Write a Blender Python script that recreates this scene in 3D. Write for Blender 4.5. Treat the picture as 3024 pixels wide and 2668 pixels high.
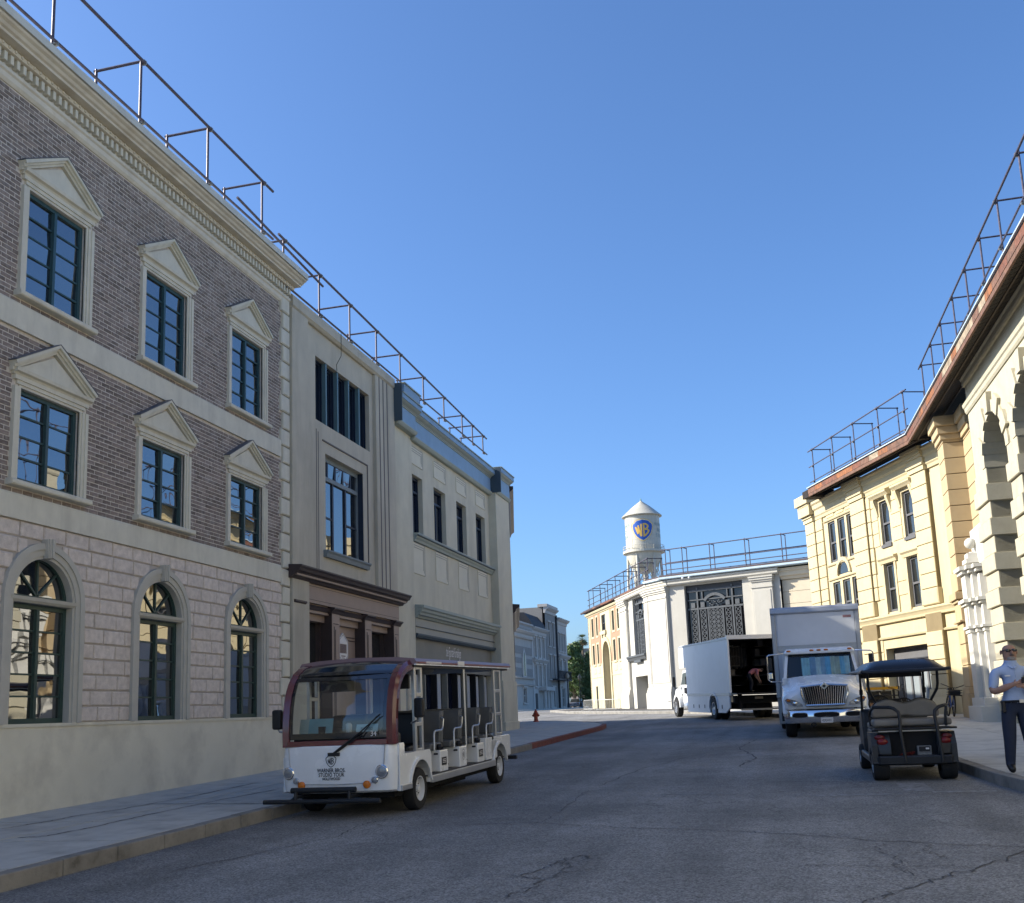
import bpy, bmesh, math, random
from mathutils import Vector, Matrix
for o in list(bpy.data.objects): bpy.data.objects.remove(o)
random.seed(7)
K = 1.115            # layout units to metres
SL = 0.018           # the street climbs gently away from the camera
scene = bpy.context.scene
COL = scene.collection
R = math.radians

# ---------------------------------------------------------------- camera
cam = bpy.data.cameras.new('camera'); camo = bpy.data.objects.new('camera', cam); COL.objects.link(camo)
rt = Vector((0.967246, 0.250828, -0.038992)); up = Vector((0.080365, -0.156886, 0.984342)); fw = Vector((-0.240783, 0.955234, 0.171905))
M = Matrix((rt, up, -fw)).transposed().to_4x4(); M.translation = Vector((0, 0, 1.3*K))
camo.matrix_world = M
cam.sensor_fit = 'HORIZONTAL'; cam.sensor_width = 36; cam.lens = 36*3020/3024; cam.shift_y = 243/3024
cam.clip_start = 0.05; cam.clip_end = 3000
scene.camera = camo
scene.render.resolution_x = 1024; scene.render.resolution_y = 903

# ---------------------------------------------------------------- sky, sun, exposure
SUN_EL, SUN_AZ = R(30.5), R(9.0)     # sun stands low on the left, a touch behind the camera
w = bpy.data.worlds.new('World'); scene.world = w; w.use_nodes = True
nt = w.node_tree; nt.nodes.clear()
sky = nt.nodes.new('ShaderNodeTexSky'); sky.sky_type = 'NISHITA'; sky.sun_disc = False
sky.sun_elevation = SUN_EL; sky.sun_rotation = R(270-9); sky.altitude = 0; sky.air_density = 1.0; sky.dust_density = 1.5; sky.ozone_density = 9.0
bg = nt.nodes.new('ShaderNodeBackground'); bg.inputs['Strength'].default_value = 0.0715
out = nt.nodes.new('ShaderNodeOutputWorld')
nt.links.new(sky.outputs[0], bg.inputs[0]); nt.links.new(bg.outputs[0], out.inputs[0])
sl = bpy.data.lights.new('sun', 'SUN'); sl.energy = 3.0; sl.angle = R(0.53); sl.color = (1.0, 0.93, 0.80)
so = bpy.data.objects.new('sun', sl); COL.objects.link(so)
so.rotation_euler = Vector((math.cos(SUN_EL)*math.cos(SUN_AZ), math.cos(SUN_EL)*math.sin(SUN_AZ), -math.sin(SUN_EL))).to_track_quat('-Z', 'Y').to_euler()
so.location = (-60, -10, 60)
scene.view_settings.view_transform = 'Standard'; scene.view_settings.look = 'None'
scene.view_settings.exposure = 1.75; scene.view_settings.gamma = 1.0; scene.view_settings.use_curve_mapping = False

# ---------------------------------------------------------------- materials
MATS = {}
def _nodes(name):
    m = bpy.data.materials.new(name); m.use_nodes = True
    t = m.node_tree; b = t.nodes['Principled BSDF']
    return m, t, b
def mk(name, col, rough=.8, var=.10, scale=2.5, bump=.15, bscale=60, metal=0, spec=.35, stain=None, stain_amt=.0, stain_scale=.7, rand=0, coat=0, streak=False):
    """paint or stone: base colour broken up by two noises, a stain layer and a fine bump"""
    if name in MATS: return MATS[name]
    m, t, b = _nodes(name); N = t.nodes.new; L = t.links.new
    tc = N('ShaderNodeTexCoord')
    def noise(sc, det, src=None, rg=.6):
        n = N('ShaderNodeTexNoise'); n.inputs['Scale'].default_value = sc; n.inputs['Detail'].default_value = det; n.inputs['Roughness'].default_value = rg
        L(src or tc.outputs['Object'], n.inputs['Vector']); return n
    n1 = noise(scale, 6)
    mr = N('ShaderNodeMapRange'); mr.inputs['From Min'].default_value = .3; mr.inputs['From Max'].default_value = .7
    mr.inputs['To Min'].default_value = 1-var; mr.inputs['To Max'].default_value = 1+var; L(n1.outputs['Fac'], mr.inputs['Value'])
    last = mr.outputs['Result']
    if rand:
        oi = N('ShaderNodeObjectInfo'); ge = N('ShaderNodeNewGeometry')
        ad = N('ShaderNodeMath'); ad.operation = 'ADD'; L(oi.outputs['Random'], ad.inputs[0]); L(ge.outputs['Random Per Island'], ad.inputs[1])
        fr = N('ShaderNodeMath'); fr.operation = 'FRACT'; L(ad.outputs[0], fr.inputs[0])
        m2 = N('ShaderNodeMapRange'); m2.inputs['To Min'].default_value = 1-rand; m2.inputs['To Max'].default_value = 1+rand; L(fr.outputs[0], m2.inputs['Value'])
        mu = N('ShaderNodeMath'); mu.operation = 'MULTIPLY'; L(last, mu.inputs[0]); L(m2.outputs['Result'], mu.inputs[1]); last = mu.outputs[0]
    vm = N('ShaderNodeVectorMath'); vm.operation = 'SCALE'; vm.inputs[0].default_value = col[:3]; L(last, vm.inputs['Scale'])
    colout = vm.outputs[0]
    if stain:
        src = None
        if streak:
            mp = N('ShaderNodeMapping'); mp.inputs['Scale'].default_value = (1, 1, .18); L(tc.outputs['Object'], mp.inputs['Vector']); src = mp.outputs[0]
        n3 = noise(stain_scale, 5, src, .65)
        m3 = N('ShaderNodeMapRange'); m3.inputs['From Min'].default_value = .48; m3.inputs['From Max'].default_value = .72; m3.inputs['To Min'].default_value = 0; m3.inputs['To Max'].default_value = stain_amt; L(n3.outputs['Fac'], m3.inputs['Value'])
        mx = N('ShaderNodeMix'); mx.data_type = 'RGBA'; mx.inputs['B'].default_value = (*stain, 1); L(m3.outputs['Result'], mx.inputs['Factor']); L(colout, mx.inputs['A']); colout = mx.outputs['Result']
    L(colout, b.inputs['Base Color'])
    mr2 = N('ShaderNodeMapRange'); mr2.inputs['To Min'].default_value = max(.02, rough-.12); mr2.inputs['To Max'].default_value = min(1, rough+.08); L(n1.outputs['Fac'], mr2.inputs['Value']); L(mr2.outputs['Result'], b.inputs['Roughness'])
    if bump:
        n2 = noise(bscale, 3); bp = N('ShaderNodeBump'); bp.inputs['Strength'].default_value = bump; bp.inputs['Distance'].default_value = .01
        L(n2.outputs['Fac'], bp.inputs['Height']); L(bp.outputs[0], b.inputs['Normal'])
    b.inputs['Metallic'].default_value = metal; b.inputs['Specular IOR Level'].default_value = spec; b.inputs['Coat Weight'].default_value = coat
    MATS[name] = m; return m
def glass(name, tint=(.012, .014, .016), ior=3.1, rough=.012, wave=.06, wscale=1.3):
    """window glass seen from outside: dark room behind a coated, slightly wavy pane"""
    if name in MATS: return MATS[name]
    m, t, b = _nodes(name); N = t.nodes.new; L = t.links.new
    b.inputs['Base Color'].default_value = (*tint, 1); b.inputs['Roughness'].default_value = rough; b.inputs['IOR'].default_value = ior; b.inputs['Specular IOR Level'].default_value = .5
    if wave:
        tc = N('ShaderNodeTexCoord'); n = N('ShaderNodeTexNoise'); n.inputs['Scale'].default_value = wscale; n.inputs['Detail'].default_value = 1.5; L(tc.outputs['Object'], n.inputs['Vector'])
        bp = N('ShaderNodeBump'); bp.inputs['Strength'].default_value = wave; bp.inputs['Distance'].default_value = .1; L(n.outputs['Fac'], bp.inputs['Height']); L(bp.outputs[0], b.inputs['Normal'])
    MATS[name] = m; return m
def clear_glass(name, tint=(.75, .82, .8), refl=.10):
    """see-through vehicle glass (thin sheet)"""
    if name in MATS: return MATS[name]
    m, t, b = _nodes(name); N = t.nodes.new; L = t.links.new
    t.nodes.remove(b); o = t.nodes['Material Output']
    tr = N('ShaderNodeBsdfTransparent'); tr.inputs[0].default_value = (*tint, 1)
    gl = N('ShaderNodeBsdfGlossy'); gl.inputs['Roughness'].default_value = .02
    fr = N('ShaderNodeFresnel'); fr.inputs['IOR'].default_value = 1.5
    ad = N('ShaderNodeMath'); ad.operation = 'ADD'; ad.inputs[1].default_value = refl-.04; ad.use_clamp = True; L(fr.outputs[0], ad.inputs[0])
    mx = N('ShaderNodeMixShader'); L(ad.outputs[0], mx.inputs[0]); L(tr.outputs[0], mx.inputs[1]); L(gl.outputs[0], mx.inputs[2]); L(mx.outputs[0], o.inputs[0])
    MATS[name] = m; return m
def brick_mat():
    m = mk('brick', (.205, .165, .143), rough=.9, var=.18, scale=9, bump=.5, bscale=70, rand=.30, stain=(.40, .37, .35), stain_amt=.55, stain_scale=5.5)
    return m
def asphalt():
    m, t, b = _nodes('asphalt'); N = t.nodes.new; L = t.links.new
    tc = N('ShaderNodeTexCoord')
    def noise(sc, det, rg=.6):
        n = N('ShaderNodeTexNoise'); n.inputs['Scale'].default_value = sc; n.inputs['Detail'].default_value = det; n.inputs['Roughness'].default_value = rg; L(tc.outputs['Object'], n.inputs['Vector']); return n
    def mrange(src, a, b2, c, d):
        r = N('ShaderNodeMapRange'); r.inputs['From Min'].default_value = a; r.inputs['From Max'].default_value = b2; r.inputs['To Min'].default_value = c; r.inputs['To Max'].default_value = d; L(src, r.inputs['Value']); return r.outputs['Result']
    def mul(a, c):
        x = N('ShaderNodeMath'); x.operation = 'MULTIPLY'; L(a, x.inputs[0]); L(c, x.inputs[1]); return x.outputs[0]
    big = mrange(noise(.35, 6).outputs['Fac'], .35, .68, .76, 1.26)
    mp = N('ShaderNodeMapping'); mp.inputs['Scale'].default_value = (1.1, .10, 1); L(tc.outputs['Object'], mp.inputs['Vector'])
    wr = N('ShaderNodeTexNoise'); wr.inputs['Scale'].default_value = 1.3; wr.inputs['Detail'].default_value = 5; L(mp.outputs[0], wr.inputs['Vector'])
    big = mul(big, mrange(wr.outputs['Fac'], .35, .65, .84, 1.14))
    mid = mrange(noise(3.0, 6, .7).outputs['Fac'], .3, .7, .88, 1.14)
    vo = N('ShaderNodeTexVoronoi'); vo.inputs['Scale'].default_value = 75; L(tc.outputs['Object'], vo.inputs['Vector'])
    sp = N('ShaderNodeSeparateColor'); L(vo.outputs['Color'], sp.inputs[0])
    agg = mrange(sp.outputs[0], 0, 1, .52, 1.66)
    f = mul(mul(big, mid), agg)
    # dark hairline cracks in patches
    ve = N('ShaderNodeTexVoronoi'); ve.feature = 'DISTANCE_TO_EDGE'; ve.inputs['Scale'].default_value = .55
    wn = noise(1.6, 5, .7); ws = N('ShaderNodeVectorMath'); ws.operation = 'SCALE'; ws.inputs['Scale'].default_value = .8; L(wn.outputs['Color'], ws.inputs[0])
    wa = N('ShaderNodeVectorMath'); L(tc.outputs['Object'], wa.inputs[0]); L(ws.outputs[0], wa.inputs[1]); L(wa.outputs[0], ve.inputs['Vector'])
    ck = mrange(ve.outputs['Distance'], 0, .012, .45, 1); pm = mrange(noise(.5, 3).outputs['Fac'], .52, .6, 0, 1)
    cm = N('ShaderNodeMix'); cm.data_type = 'FLOAT'; cm.inputs['A'].default_value = 1; L(pm, cm.inputs['Factor']); L(ck, cm.inputs['B'])
    f = mul(f, cm.outputs['Result'])
    vm = N('ShaderNodeVectorMath'); vm.operation = 'SCALE'; vm.inputs[0].default_value = (.178, .173, .165); L(f, vm.inputs['Scale']); L(vm.outputs[0], b.inputs['Base Color'])
    b.inputs['Roughness'].default_value = .82; b.inputs['Specular IOR Level'].default_value = .3
    bp = N('ShaderNodeBump'); bp.inputs['Strength'].default_value = .6; bp.inputs['Distance'].default_value = .006; L(sp.outputs[0], bp.inputs['Height']); L(bp.outputs[0], b.inputs['Normal'])
    MATS['asphalt'] = m; return m

# ---------------------------------------------------------------- mesh helpers
class Frame:
    """wall frame: a = along the wall, b = outward, c = up -> layout coordinates"""
    def __init__(s, ox, oy, az, side):
        a = R(az); s.u = (-math.sin(a), math.cos(a)); s.o = (ox, oy); s.az = a
        s.n = (-s.u[1], s.u[0]) if side == 'right' else (s.u[1], -s.u[0])
        s.flip = side == 'left'
    def __call__(s, a, b, c): return (s.o[0]+s.u[0]*a+s.n[0]*b, s.o[1]+s.u[1]*a+s.n[1]*b, c)
ORG = {}
def link(o, parent=None):
    COL.objects.link(o)
    if parent is not None: o.parent = parent
    return o
def tag(o, label=None, cat=None, group=None, kind=None):
    if label: o['label'] = label
    if cat: o['category'] = cat
    if group: o['group'] = group
    if kind: o['kind'] = kind
    return o
def thing(name, label, cat, loc, rot=(0, 0, 0), group=None, kind=None, local=False):
    """an Empty at the thing's base; loc in layout units. local=True: parts are modelled in the thing's own axes"""
    e = bpy.data.objects.new(name, None); e.empty_display_size = .2; link(e)
    e.location = Vector(loc)*K; e.rotation_euler = rot
    tag(e, label, cat, group, kind); ORG[e.name] = (0, 0, 0) if local else tuple(loc); return e
def org(parent):
    p = parent
    while p is not None:
        if p.name in ORG: return ORG[p.name]
        p = p.parent
    return (0, 0, 0)
class MB:
    def __init__(s, fr=None): s.v = []; s.f = []; s.fr = fr
    def add(s, vs, fs):
        n = len(s.v)
        s.v += [s.fr(*p) for p in vs] if s.fr else [tuple(p) for p in vs]
        fl = s.fr is not None and getattr(s.fr, 'flip', False)
        s.f += [tuple(n+i for i in (reversed(f) if fl else f)) for f in fs]; return s
    def quad(s, *p): return s.add(p, [tuple(range(len(p)))])
    def box(s, a0, a1, b0, b1, c0, c1):
        return s.add([(a0,b0,c0),(a1,b0,c0),(a1,b1,c0),(a0,b1,c0),(a0,b0,c1),(a1,b0,c1),(a1,b1,c1),(a0,b1,c1)],
                     [(3,2,1,0),(4,5,6,7),(0,1,5,4),(1,2,6,5),(2,3,7,6),(3,0,4,7)])
    def slab(s, a0, a1, b0, b1, c0, c1, ch):
        """block with chamfered outer (b1) edges"""
        vs = [(a0,b0,c0),(a1,b0,c0),(a1,b0,c1),(a0,b0,c1),(a0,b1-ch,c0),(a1,b1-ch,c0),(a1,b1-ch,c1),(a0,b1-ch,c1),(a0+ch,b1,c0+ch),(a1-ch,b1,c0+ch),(a1-ch,b1,c1-ch),(a0+ch,b1,c1-ch)]
        fs = [(0,1,5,4),(1,2,6,5),(2,3,7,6),(3,0,4,7),(4,5,9,8),(5,6,10,9),(6,7,11,10),(7,4,8,11),(8,9,10,11)]
        return s.add(vs, [tuple(reversed(f)) for f in fs])
    def prof(s, a0, a1, pts, caps=True):
        """profile (b,c) swept along a"""
        n = len(pts); vs = [(a0, b, c) for b, c in pts]+[(a1, b, c) for b, c in pts]
        fs = [(i, (i+1) % n, n+(i+1) % n, n+i) for i in range(n)]
        if caps: fs += [tuple(reversed(range(n))), tuple(range(n, 2*n))]
        return s.add(vs, fs)
    def plate(s, pts, b0, b1):
        """outline (a,c) given thickness in b"""
        n = len(pts); vs = [(a, b0, c) for a, c in pts]+[(a, b1, c) for a, c in pts]
        return s.add(vs, [(i, (i+1) % n, n+(i+1) % n, n+i) for i in range(n)]+[tuple(reversed(range(n))), tuple(range(n, 2*n))])
    def deck(s, pts, c0, c1):
        """outline (a,b) given thickness in c; c may be a function of (a,b)"""
        n = len(pts); g0 = c0 if callable(c0) else (lambda a, b: c0); g1 = c1 if callable(c1) else (lambda a, b: c1)
        vs = [(a, b, g0(a, b)) for a, b in pts]+[(a, b, g1(a, b)) for a, b in pts]
        return s.add(vs, [(i, (i+1) % n, n+(i+1) % n, n+i) for i in range(n)]+[tuple(reversed(range(n))), tuple(range(n, 2*n))])
    def tube(s, p, q, r, n=8, r2=None, caps=True):
        p = Vector(p); q = Vector(q); d = (q-p).normalized(); r2 = r if r2 is None else r2
        a = d.orthogonal().normalized(); b = d.cross(a)
        vs = []
        for c, rr in ((p, r), (q, r2)):
            vs += [tuple(c+(a*math.cos(2*math.pi*i/n)+b*math.sin(2*math.pi*i/n))*rr) for i in range(n)]
        fs = [(i, (i+1) % n, n+(i+1) % n, n+i) for i in range(n)]
        if caps: fs += [tuple(reversed(range(n))), tuple(range(n, 2*n))]
        return s.add(vs, fs)
    def path(s, pts, r, n=8, closed=False):
        P = [Vector(p) for p in pts]; m = len(P); rings = []; prev = None
        for i in range(m):
            if closed: d = (P[(i+1) % m]-P[i-1]).normalized()
            else: d = (P[min(i+1, m-1)]-P[max(i-1, 0)]).normalized()
            a = (prev-d*prev.dot(d)).normalized() if prev is not None and (prev-d*prev.dot(d)).length > 1e-5 else d.orthogonal().normalized()
            prev = a; b = d.cross(a); rr = r[i] if isinstance(r, (list, tuple)) else r
            rings.append([tuple(P[i]+(a*math.cos(2*math.pi*k/n)+b*math.sin(2*math.pi*k/n))*rr) for k in range(n)])
        return s.loft(rings, closed=closed)
    def loft(s, rings, closed=False, caps=True):
        n = len(rings[0]); m = len(rings); vs = [p for r in rings for p in r]; fs = []
        for j in range(m if closed else m-1):
            k = (j+1) % m
            fs += [(j*n+i, j*n+(i+1) % n, k*n+(i+1) % n, k*n+i) for i in range(n)]
        if caps and not closed: fs += [tuple(reversed(range(n))), tuple(range((m-1)*n, m*n))]
        return s.add(vs, fs)
    def grid(s, rows):
        n = len(rows[0]); vs = [p for r in rows for p in r]
        return s.add(vs, [(j*n+i, j*n+i+1, (j+1)*n+i+1, (j+1)*n+i) for j in range(len(rows)-1) for i in range(n-1)])
    def lathe(s, c, prof, n=20, axis='z', caps=True):
        """profile (r, h) turned about an axis through c"""
        rings = []
        for r, h in prof:
            ring = []
            for i in range(n):
                t = 2*math.pi*i/n; x, y = r*math.cos(t), r*math.sin(t)
                ring.append({'z': (c[0]+x, c[1]+y, c[2]+h), 'x': (c[0]+h, c[1]+x, c[2]+y), 'y': (c[0]+y, c[1]+h, c[2]+x)}[axis])
            rings.append(ring)
        return s.loft(rings, caps=caps)
    def ball(s, c, r, n=14, sq=(1, 1, 1)):
        m = n//2; rings = []
        for j in range(1, m):
            t = math.pi*j/m; rings.append([(c[0]+r*sq[0]*math.sin(t)*math.cos(2*math.pi*i/n), c[1]+r*sq[1]*math.sin(t)*math.sin(2*math.pi*i/n), c[2]-r*sq[2]*math.cos(t)) for i in range(n)])
        return s.loft(rings)
    def mesh(s, name, origin=(0, 0, 0), k=K):
        me = bpy.data.meshes.new(name); ox, oy, oz = origin
        me.from_pydata([((x-ox)*k, (y-oy)*k, (z-oz)*k) for x, y, z in s.v], [], s.f); me.update(); return me
    def build(s, name, mat, parent=None, smooth=False, bevel=0, seg=2, recalc=False, k=K, sharp=35):
        me = s.mesh(name, org(parent), k); me.materials.append(mat)
        if recalc:
            bm = bmesh.new(); bm.from_mesh(me); bmesh.ops.remove_doubles(bm, verts=bm.verts, dist=1e-5); bmesh.ops.recalc_face_normals(bm, faces=bm.faces); bm.to_mesh(me); bm.free()
        o = bpy.data.objects.new(name, me); link(o, parent)
        if bevel:
            md = o.modifiers.new('bevel', 'BEVEL'); md.width = bevel; md.segments = seg; md.limit_method = 'ANGLE'; md.angle_limit = R(40)
        if smooth:
            me.polygons.foreach_set('use_smooth', [True]*len(me.polygons))
            if hasattr(me, 'set_sharp_from_angle'): me.set_sharp_from_angle(angle=R(sharp))
        return o
def piece(me, name, parent, loc, rotz=0):
    """a shared-mesh piece placed at layout coords loc inside its thing"""
    o = bpy.data.objects.new(name, me); link(o, parent); g = org(parent)
    o.location = ((loc[0]-g[0])*K, (loc[1]-g[1])*K, (loc[2]-g[2])*K); o.rotation_euler = (0, 0, rotz); return o
def wall(mb, s0, s1, z0, z1, o, rects, dep=.25, arches=()):
    """flat wall face at b=o with openings (s0,s1,z0,z1) and their reveals; arches are (centre, spring z, radius)"""
    holes = [tuple(r[:4]) for r in rects]+[(c-r, c+r, zs, zs+r) for c, zs, r in arches]
    S = sorted(set([s0, s1]+[min(max(v, s0), s1) for h in holes for v in h[:2]])); Z = sorted(set([z0, z1]+[min(max(v, z0), z1) for h in holes for v in h[2:]]))
    for i in range(len(S)-1):
        for j in range(len(Z)-1):
            cs, cz = (S[i]+S[i+1])/2, (Z[j]+Z[j+1])/2
            if any(h[0] < cs < h[1] and h[2] < cz < h[3] for h in holes): continue
            mb.quad((S[i], o, Z[j]), (S[i], o, Z[j+1]), (S[i+1], o, Z[j+1]), (S[i+1], o, Z[j]))
    for r in rects:
        a, b, c, d = r[:4]; dp = r[4] if len(r) > 4 else dep; q = o-dp
        mb.quad((a, o, c), (a, q, c), (a, q, d), (a, o, d)); mb.quad((b, o, c), (b, o, d), (b, q, d), (b, q, c))
        if not any(abs(A[1]-d) < 1e-6 and A[0]-A[2] <= a+1e-6 for A in arches): mb.quad((a, o, d), (a, q, d), (b, q, d), (b, o, d))
        if c > z0+1e-6: mb.quad((a, o, c), (b, o, c), (b, q, c), (a, q, c))
    for c, zs, r in arches:
        n = 20; arc = [(c+r*math.cos(math.pi*i/n), zs+r*math.sin(math.pi*i/n)) for i in range(n+1)]
        for i in range(n):
            cx = c+r if i < n/2 else c-r
            mb.quad((cx, o, zs+r), (arc[i][0], o, arc[i][1]), (arc[i+1][0], o, arc[i+1][1]))
            mb.quad((arc[i][0], o, arc[i][1]), (arc[i][0], o-dep, arc[i][1]), (arc[i+1][0], o-dep, arc[i+1][1]), (arc[i+1][0], o, arc[i+1][1]))
        mb.quad((c+r, o, zs+r), (arc[n//2][0], o, arc[n//2][1]), (c-r, o, zs+r))
    return mb
def text_mesh(body, size, thick=0., align='CENTER', shear=0, spacing=1.0, bold=0.):
    cu = bpy.data.curves.new('lettering', 'FONT'); cu.body = body; cu.size = size; cu.align_x = align; cu.extrude = thick; cu.offset = bold; cu.shear = shear; cu.space_character = spacing; cu.resolution_u = 3
    ob = bpy.data.objects.new('tmp', cu); COL.objects.link(ob)
    dg = bpy.context.evaluated_depsgraph_get(); me = bpy.data.meshes.new_from_object(ob.evaluated_get(dg))
    bpy.data.objects.remove(ob); bpy.data.curves.remove(cu); return me
def lettering(name, body, size, mat, parent, fn, thick=0., align='CENTER', shear=0, spacing=1.0, sx=1.0, bold=0.):
    """flat lettering mapped by fn(x, y, z) into layout coords of the parent"""
    src = text_mesh(body, size, thick, align, shear, spacing, bold); g = org(parent)
    me = bpy.data.meshes.new(name); vs = [fn(v.co.x*sx, v.co.y, v.co.z) for v in src.vertices]
    me.from_pydata([((x-g[0])*K, (y-g[1])*K, (z-g[2])*K) for x, y, z in vs], [], [tuple(p.vertices) for p in src.polygons]); me.materials.append(mat)
    bpy.data.meshes.remove(src); o = bpy.data.objects.new(name, me); return link(o, parent)
def gz(y): return (SL*y if y < 66 else SL*66+.0045*(min(y, 160)-66)) if y > -80 else -80*SL   # street level at depth y
# ================================================================ ground, road, pavements
m_ground = mk('ground_concrete', (.20, .19, .17), rough=.9, scale=.6, var=.15)
m_asph = asphalt()
m_patch = mk('asphalt_patch', (.135, .131, .125), rough=.85, var=.2, scale=12, bump=.5, bscale=160)
m_tar = mk('crack_tar', (.055, .053, .052), rough=.8, var=.3, scale=20)
m_paint = mk('worn_road_paint', (0.221, 0.219, 0.214), rough=.8, var=.5, scale=11, stain=(0.088, 0.085, 0.086), stain_amt=1, stain_scale=6)
m_conc = mk('pavement_concrete', (0.480, 0.465, 0.423), rough=.88, var=.10, scale=4, bump=.35, bscale=90, stain=(0.233, 0.222, 0.205), stain_amt=.65, stain_scale=1.6)
m_kerb = mk('kerb_concrete', (.235, .222, .20), rough=.9, var=.18, scale=7, bump=.4, bscale=70, stain=(0.102, 0.094, 0.082), stain_amt=.9, stain_scale=3.5)
m_redk = mk('red_kerb_paint', (.21, .062, .045), rough=.8, var=.2, scale=9, stain=(.12, .05, .04), stain_amt=.8, stain_scale=4)
m_joint = mk('joint_dirt', (.075, .07, .065), rough=.95)
def sheet(pts_rows): return MB().grid(pts_rows)
XS = [-400, -120, -60, -20, 0, 20, 60, 120, 400]
g = sheet([[(x, y, gz(y)-.012) for x in XS] for y in (-80, 0, 40, 66, 110, 160, 900)]).build('ground', m_ground); tag(g, kind='structure')
road = sheet([[(x, y, gz(y)) for x in range(-90, 41, 10)] for y in list(range(-40, 61, 10))+[66, 80, 100, 130, 160]]).build('road', m_asph); tag(road, kind='structure')
def ribbon(name, pts, w, mat, jit=.045, lift=.004, sub=10):
    w *= .7
    P = []; rnd = random.Random(str(pts))
    for i in range(len(pts)-1):
        for k in range(sub):
            t = k/sub; P.append((pts[i][0]*(1-t)+pts[i+1][0]*t+rnd.uniform(-jit, jit)*(t > 0), pts[i][1]*(1-t)+pts[i+1][1]*t+rnd.uniform(-jit, jit)*(t > 0)))
    P.append(pts[-1]); rows = []
    for i, p in enumerate(P):
        a = P[max(i-1, 0)]; b = P[min(i+1, len(P)-1)]; d = Vector((b[0]-a[0], b[1]-a[1])).normalized(); n = Vector((-d.y, d.x)); ww = w*rnd.uniform(.5, 1.2)*(1 if 0 < i < len(P)-1 else .3)
        rows.append([(p[0]+n.x*ww/2, p[1]+n.y*ww/2, gz(p[1])+lift), (p[0]-n.x*ww/2, p[1]-n.y*ww/2, gz(p[1])+lift)])
    return MB().grid(rows).build(name, mat, road)
for pts, w_ in [([(-3.97, 10.41), (-3.19, 10.27), (-2.67, 10.48), (-2.43, 10.37), (-1.65, 10.01), (-.71, 9.75), (-.1, 9.48), (.75, 8.99), (1.67, 8.64), (3, 8.1)], .022),
               ([(-2.45, 10.48), (-2.49, 11.94), (-2.55, 13.67), (-1.77, 13.8), (-1.06, 13.77)], .016),
               ([(.2, 6.1), (.37, 6.6), (.62, 6.96), (.96, 7.45), (1.18, 7.7), (1.63, 8.44), (2, 9.0)], .022),
               ([(.08, 7.85), (.3, 7.87), (.68, 7.81), (1.19, 7.84)], .012),
               ([(-1.84, 6.66), (-1.74, 7.02), (-1.70, 7.29), (-1.89, 7.43), (-1.77, 8.05), (-1.61, 8.35), (-1.54, 8.22)], .02),
               ([(-1.70, 7.29), (-1.62, 7.6), (-1.66, 7.95), (-1.77, 8.05)], .014), ([(-1.62, 7.6), (-1.42, 7.75)], .012), ([(-2.2, 7.5), (-1.89, 7.43)], .012),
               ([(-4.9, 7.6), (-4.28, 9.57), (-4.43, 10.52), (-4.24, 10.96)], .02), ([(-5.3, 8.3), (-3.6, 9.2), (-2.9, 9.3)], .012),
               ([(.7, 8.9), (.62, 8.5), (.75, 8.1), (.68, 7.81), (.76, 7.45)], .013), ([(1.02, 8.85), (.98, 8.4), (1.1, 8.1)], .012), ([(-.7, 17), (-.5, 19), (-.9, 22), (-.6, 25)], .05), ([(-.3, 12.9), (.3, 13.2), (1.1, 13.5)], .03), ([(-2.5, 14.2), (-2.3, 17), (-1.4, 21)], .03)]:
    ribbon('crack', pts, w_, m_tar)
for x0, x1, y0, y1 in [(.25, 1.15, 12.45, 12.6), (1.3, 1.62, 12.8, 13.75), (1.58, 2.25, 12.6, 12.76), (-.95, .45, 19.6, 20.0), (-1.6, -.6, 12.9, 13.0)]:
    MB().quad((x0, y0, gz(y0)+.003), (x1, y0, gz(y0)+.003), (x1, y1, gz(y1)+.003), (x0, y1, gz(y1)+.003)).build('faded_paint_mark', m_paint, road)
KH = .13
def hz(d): return lambda x, y: gz(y)+d
# left pavement: filler bed, slabs, kerb stones
LK = [(-5.75, -12), (-5.75, 34), (-5.95, 36), (-6.6, 38.2), (-7.9, 40.6), (-9.8, 42.8), (-12.5, 44.4), (-16, 45.2), (-30, 45.6)]
pl = MB().deck([(-9.4, -12), (-5.88, -12), (-5.88, 34), (-6.08, 36), (-6.72, 38.1), (-8.0, 40.5), (-9.9, 42.65), (-12.55, 44.25), (-16, 45.05), (-30, 45.4), (-30, 34), (-9.4, 34)], hz(-.02), hz(KH-.012)).build('pavement_left', m_joint); tag(pl, kind='structure')
def slab_mesh(w_, l, h=.05):
    e = .013; m_ = MB(); m_.deck([(e, e), (w_-e, e), (w_-e, l-e), (e, l-e)], lambda a, b: SL*b-h, lambda a, b: SL*b); me = m_.mesh('paving_slab'); me.materials.append(m_conc); return me
sa, sb = slab_mesh(1.47, 1.5), slab_mesh(1.55, 1.5)
for i in range(26):
    y = -5+i*1.5
    piece(sa, 'paving_slab', pl, (-7.35, y, gz(y)+KH)); piece(sb, 'paving_slab', pl, (-8.9, y, gz(y)+KH))
MB().deck([(-30, 34.05), (-5.92, 34.05), (-6.1, 36), (-6.74, 38.1), (-8.02, 40.5), (-9.92, 42.63), (-12.57, 44.23), (-16, 45.03), (-30, 45.4)], hz(KH-.03), hz(KH)).build('paving_slab', m_conc, pl)
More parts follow.
